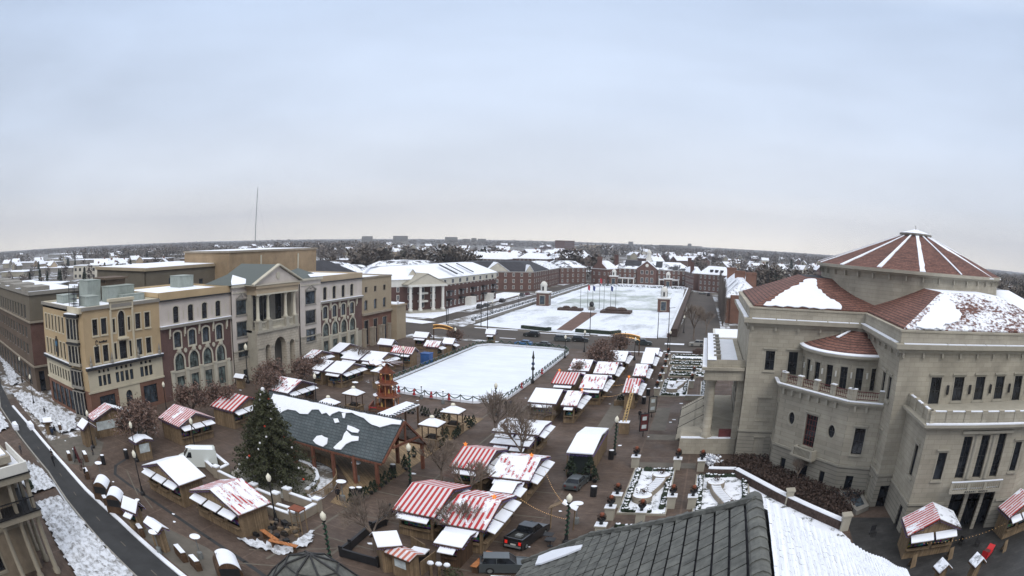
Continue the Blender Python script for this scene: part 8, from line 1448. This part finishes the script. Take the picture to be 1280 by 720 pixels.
# ================================================================== PEOPLE
def person(x, y, rz, coat, lab, stride=.22, pr={}):
    key = (coat, stride > .1)
    if key not in pr:
        s_ = .84; J = [(0, 0, .95), (0, 0, 1.2), (0, 0, 1.42), (0, 0, 1.52), (0, .02, 1.66), (-.14, 0, .80), (-.13, stride, .46), (-.11, stride*.6, .08), (-.11, stride*.6+.12, .04), (.14, 0, .80), (.13, -stride*.5, .46), (.11, -stride, .1), (.11, -stride+.12, .04), (-.24, 0, 1.36), (-.29, -stride*.4, 1.12), (-.25, stride*.2, .88), (.24, 0, 1.36), (.29, stride*.4, 1.12), (.25, stride*.6, .88)]
        E_ = [(0, 1), (1, 2), (2, 3), (3, 4), (0, 5), (5, 6), (6, 7), (7, 8), (0, 9), (9, 10), (10, 11), (11, 12), (2, 13), (13, 14), (14, 15), (2, 16), (16, 17), (17, 18)]
        Rr = [.14, .15, .15, .06, .11, .09, .075, .055, .05, .09, .075, .055, .05, .08, .06, .05, .08, .06, .05]
        me = bpy.data.meshes.new('p'); me.from_pydata([tuple(c*s_ for c in j) for j in J], E_, []); o = bpy.data.objects.new('p', me); C.objects.link(o); md = o.modifiers.new('s', 'SKIN')
        for v, q_ in zip(me.skin_vertices[0].data, Rr): v.radius = (q_*s_, q_*s_)
        me.skin_vertices[0].data[0].use_root = True; o.modifiers.new('d', 'SUBSURF').levels = 1; bpy.context.view_layer.update()
        m2 = bpy.data.meshes.new_from_object(o.evaluated_get(bpy.context.evaluated_depsgraph_get())); bpy.data.objects.remove(o); m2.name = 'person'
        for mt in (coat, 'black_coat', 'skin'): m2.materials.append(MATS[mt])
        for p in m2.polygons: z = p.center.z/s_; p.material_index = 2 if (z > 1.53 or (z < .9 and abs(p.center.x) > .2*s_)) else (1 if z < .86 else 0); p.use_smooth = True
        r = bpy.data.objects.new('person', m2); C.objects.link(r); r.location = (x, y, 0); r.rotation_euler = (0, 0, rz); tag(r, lab, 'person'); r['_local'] = 1
        MB().lathe([(.01, 1.80*s_), (.07*s_, 1.78*s_), (.115*s_, 1.70*s_), (.11*s_, 1.63*s_)], 8, (0, -.005)).build('hair', 'brown_hair', r); pr[key] = r; return
    dup(pr[key], (x, y, 0), rz, lab)
for a in ((-15.0, 52.3, 3.0, 'black_coat', 'person in black walking down the aisle beside the striped stalls'), (-27.5, 91.5, .4, 'black_coat', 'person in a black coat, left of the couple at the rink corner'), (-26.9, 91.7, .5, 'navy_coat', 'person in navy, right of the couple at the rink corner'), (-57.3, 91.8, 1., 'blue_coat', 'person in bright blue by the western stalls'), (-56.6, 91.4, 1., 'navy_coat', 'person in navy beside the one in bright blue'), (-62.5, 28.6, .6, 'black_coat', 'person in black crossing the road, first of the group'), (-61.6, 28.1, .7, 'grey_coat', 'person in grey in the group crossing the road'), (-60.8, 27.8, .7, 'black_coat', 'person in black, last of the group crossing the road'), (-67.3, 24.6, 1.6, 'grey_coat', 'lone person on the pavement by the stone house'), (-70.5, 33.4, 1.2, 'navy_coat', 'person in navy at the left street corner'), (-71.0, 34.2, 1.4, 'black_coat', 'person in black at the left street corner'), (-22.5, 84.5, .2, 'navy_coat', 'person in navy walking toward the eastern stalls'), (-8.0, 90.4, 2.8, 'black_coat', 'person in black beside the figure tower'), (-60.5, 35.5, 2., 'grey_coat', 'person in grey standing on the flagstones'), (-30.6, 48.4, .8, 'black_coat', 'person in black at the near corner of the deck'), (-54.6, 29.9, 2., 'black_coat', 'person in black by the farthest barrel booth'), (-80.5, 37.2, 1., 'black_coat', 'person in black by the shrub bank')): person(*a, stride=.22 if a[2] < 1.5 else .05)
# slush and wet marks on the plaza
m = MB()
for _ in range(150):
    x, y = rnd.uniform(-70, 0), rnd.uniform(30, 150); w = rnd.uniform(.08, .32); n = 7; m.p([(x+w*rnd.uniform(.6, 1.4)*cos(2*pi*k/n), y+w*rnd.uniform(.6, 1.2)*sin(2*pi*k/n), .014) for k in range(n)])
struct('slush_patches', m, 'snow')
SPLIT = {'pillars', 'bare_strips', 'bay_roof_snow', 'colonnade_snow', 'rungs', 'ornament', 'urn', 'pier', 'sign', 'balconies', 'bay_cornice', 'colonnade', 'portico_statuary', 'window_pediment', 'handrail', 'gable', 'parapet_blocks', 'centre_bay_trim', 'truss', 'rails', 'portal_trim', 'corner_strip', 'kerb_crate', 'balcony', 'balcony_edge', 'end_wing', 'entablature', 'entablature_trim', 'cupola', 'dome_cap', 'gable_chimney', 'hanging_sign', 'penthouse', 'pediment_trim', 'porch_furniture', 'portico_snow', 'portico_roof', 'recessed_front', 'stair_rail', 'side_wall', 'bay_turret', 'wing_snow', 'print', 'runner', 'wares', 'roof_snow', 'ledge_snow', 'stone_pier', 'round_shrub', 'chimney'}
REN = {'pillars': 'pillar', 'bare_strips': 'bare_strip', 'rungs': 'rung', 'balconies': 'balcony', 'rails': 'rail', 'ornament': 'stone_ornament', 'parapet_blocks': 'parapet_block', 'portico_statuary': 'statue'}
def split_loose(o):
    me = o.data; par = list(range(len(me.vertices)))
    def f(a):
        while par[a] != a: par[a] = par[par[a]]; a = par[a]
        return a
    for p in me.polygons:
        vs = list(p.vertices)
        for b_ in vs[1:]: par[f(vs[0])] = f(b_)
    g_ = {}
    for p in me.polygons: g_.setdefault(f(p.vertices[0]), []).append(p)
    if len(g_) < 2 or len(g_) > 40: return
    base = o.name.split('.')[0]; first = True; mats = list(me.materials); co = [v.co.copy() for v in me.vertices]; groups = [[(list(p.vertices), p.material_index) for p in ps] for ps in g_.values()]
    for ps in groups:
        ix = {}; 
        for vs, _ in ps:
            for v in vs: ix.setdefault(v, len(ix))
        m2 = bpy.data.meshes.new(base); m2.from_pydata([co[v] for v in ix], [], [[ix[v] for v in vs] for vs, _ in ps])
        for mt in mats: m2.materials.append(mt)
        m2.polygons.foreach_set('material_index', [k for _, k in ps]); m2.update()
        if first: o.data = m2; first = False
        else: c = o.copy(); c.data = m2; c.name = REN.get(base, base); C.objects.link(c)
    o.name = REN.get(base, base)
for o in list(bpy.data.objects):
    if o.type == 'MESH' and o.parent and not o.get('kind') and o.data.users == 1 and o.name.split('.')[0] in SPLIT: split_loose(o)
for o in list(bpy.data.objects):
    if '_local' in o: del o['_local']
    if o.get('label') and len(o['label'].split()) > 16: o['label'] = ' '.join(o['label'].split()[:16])
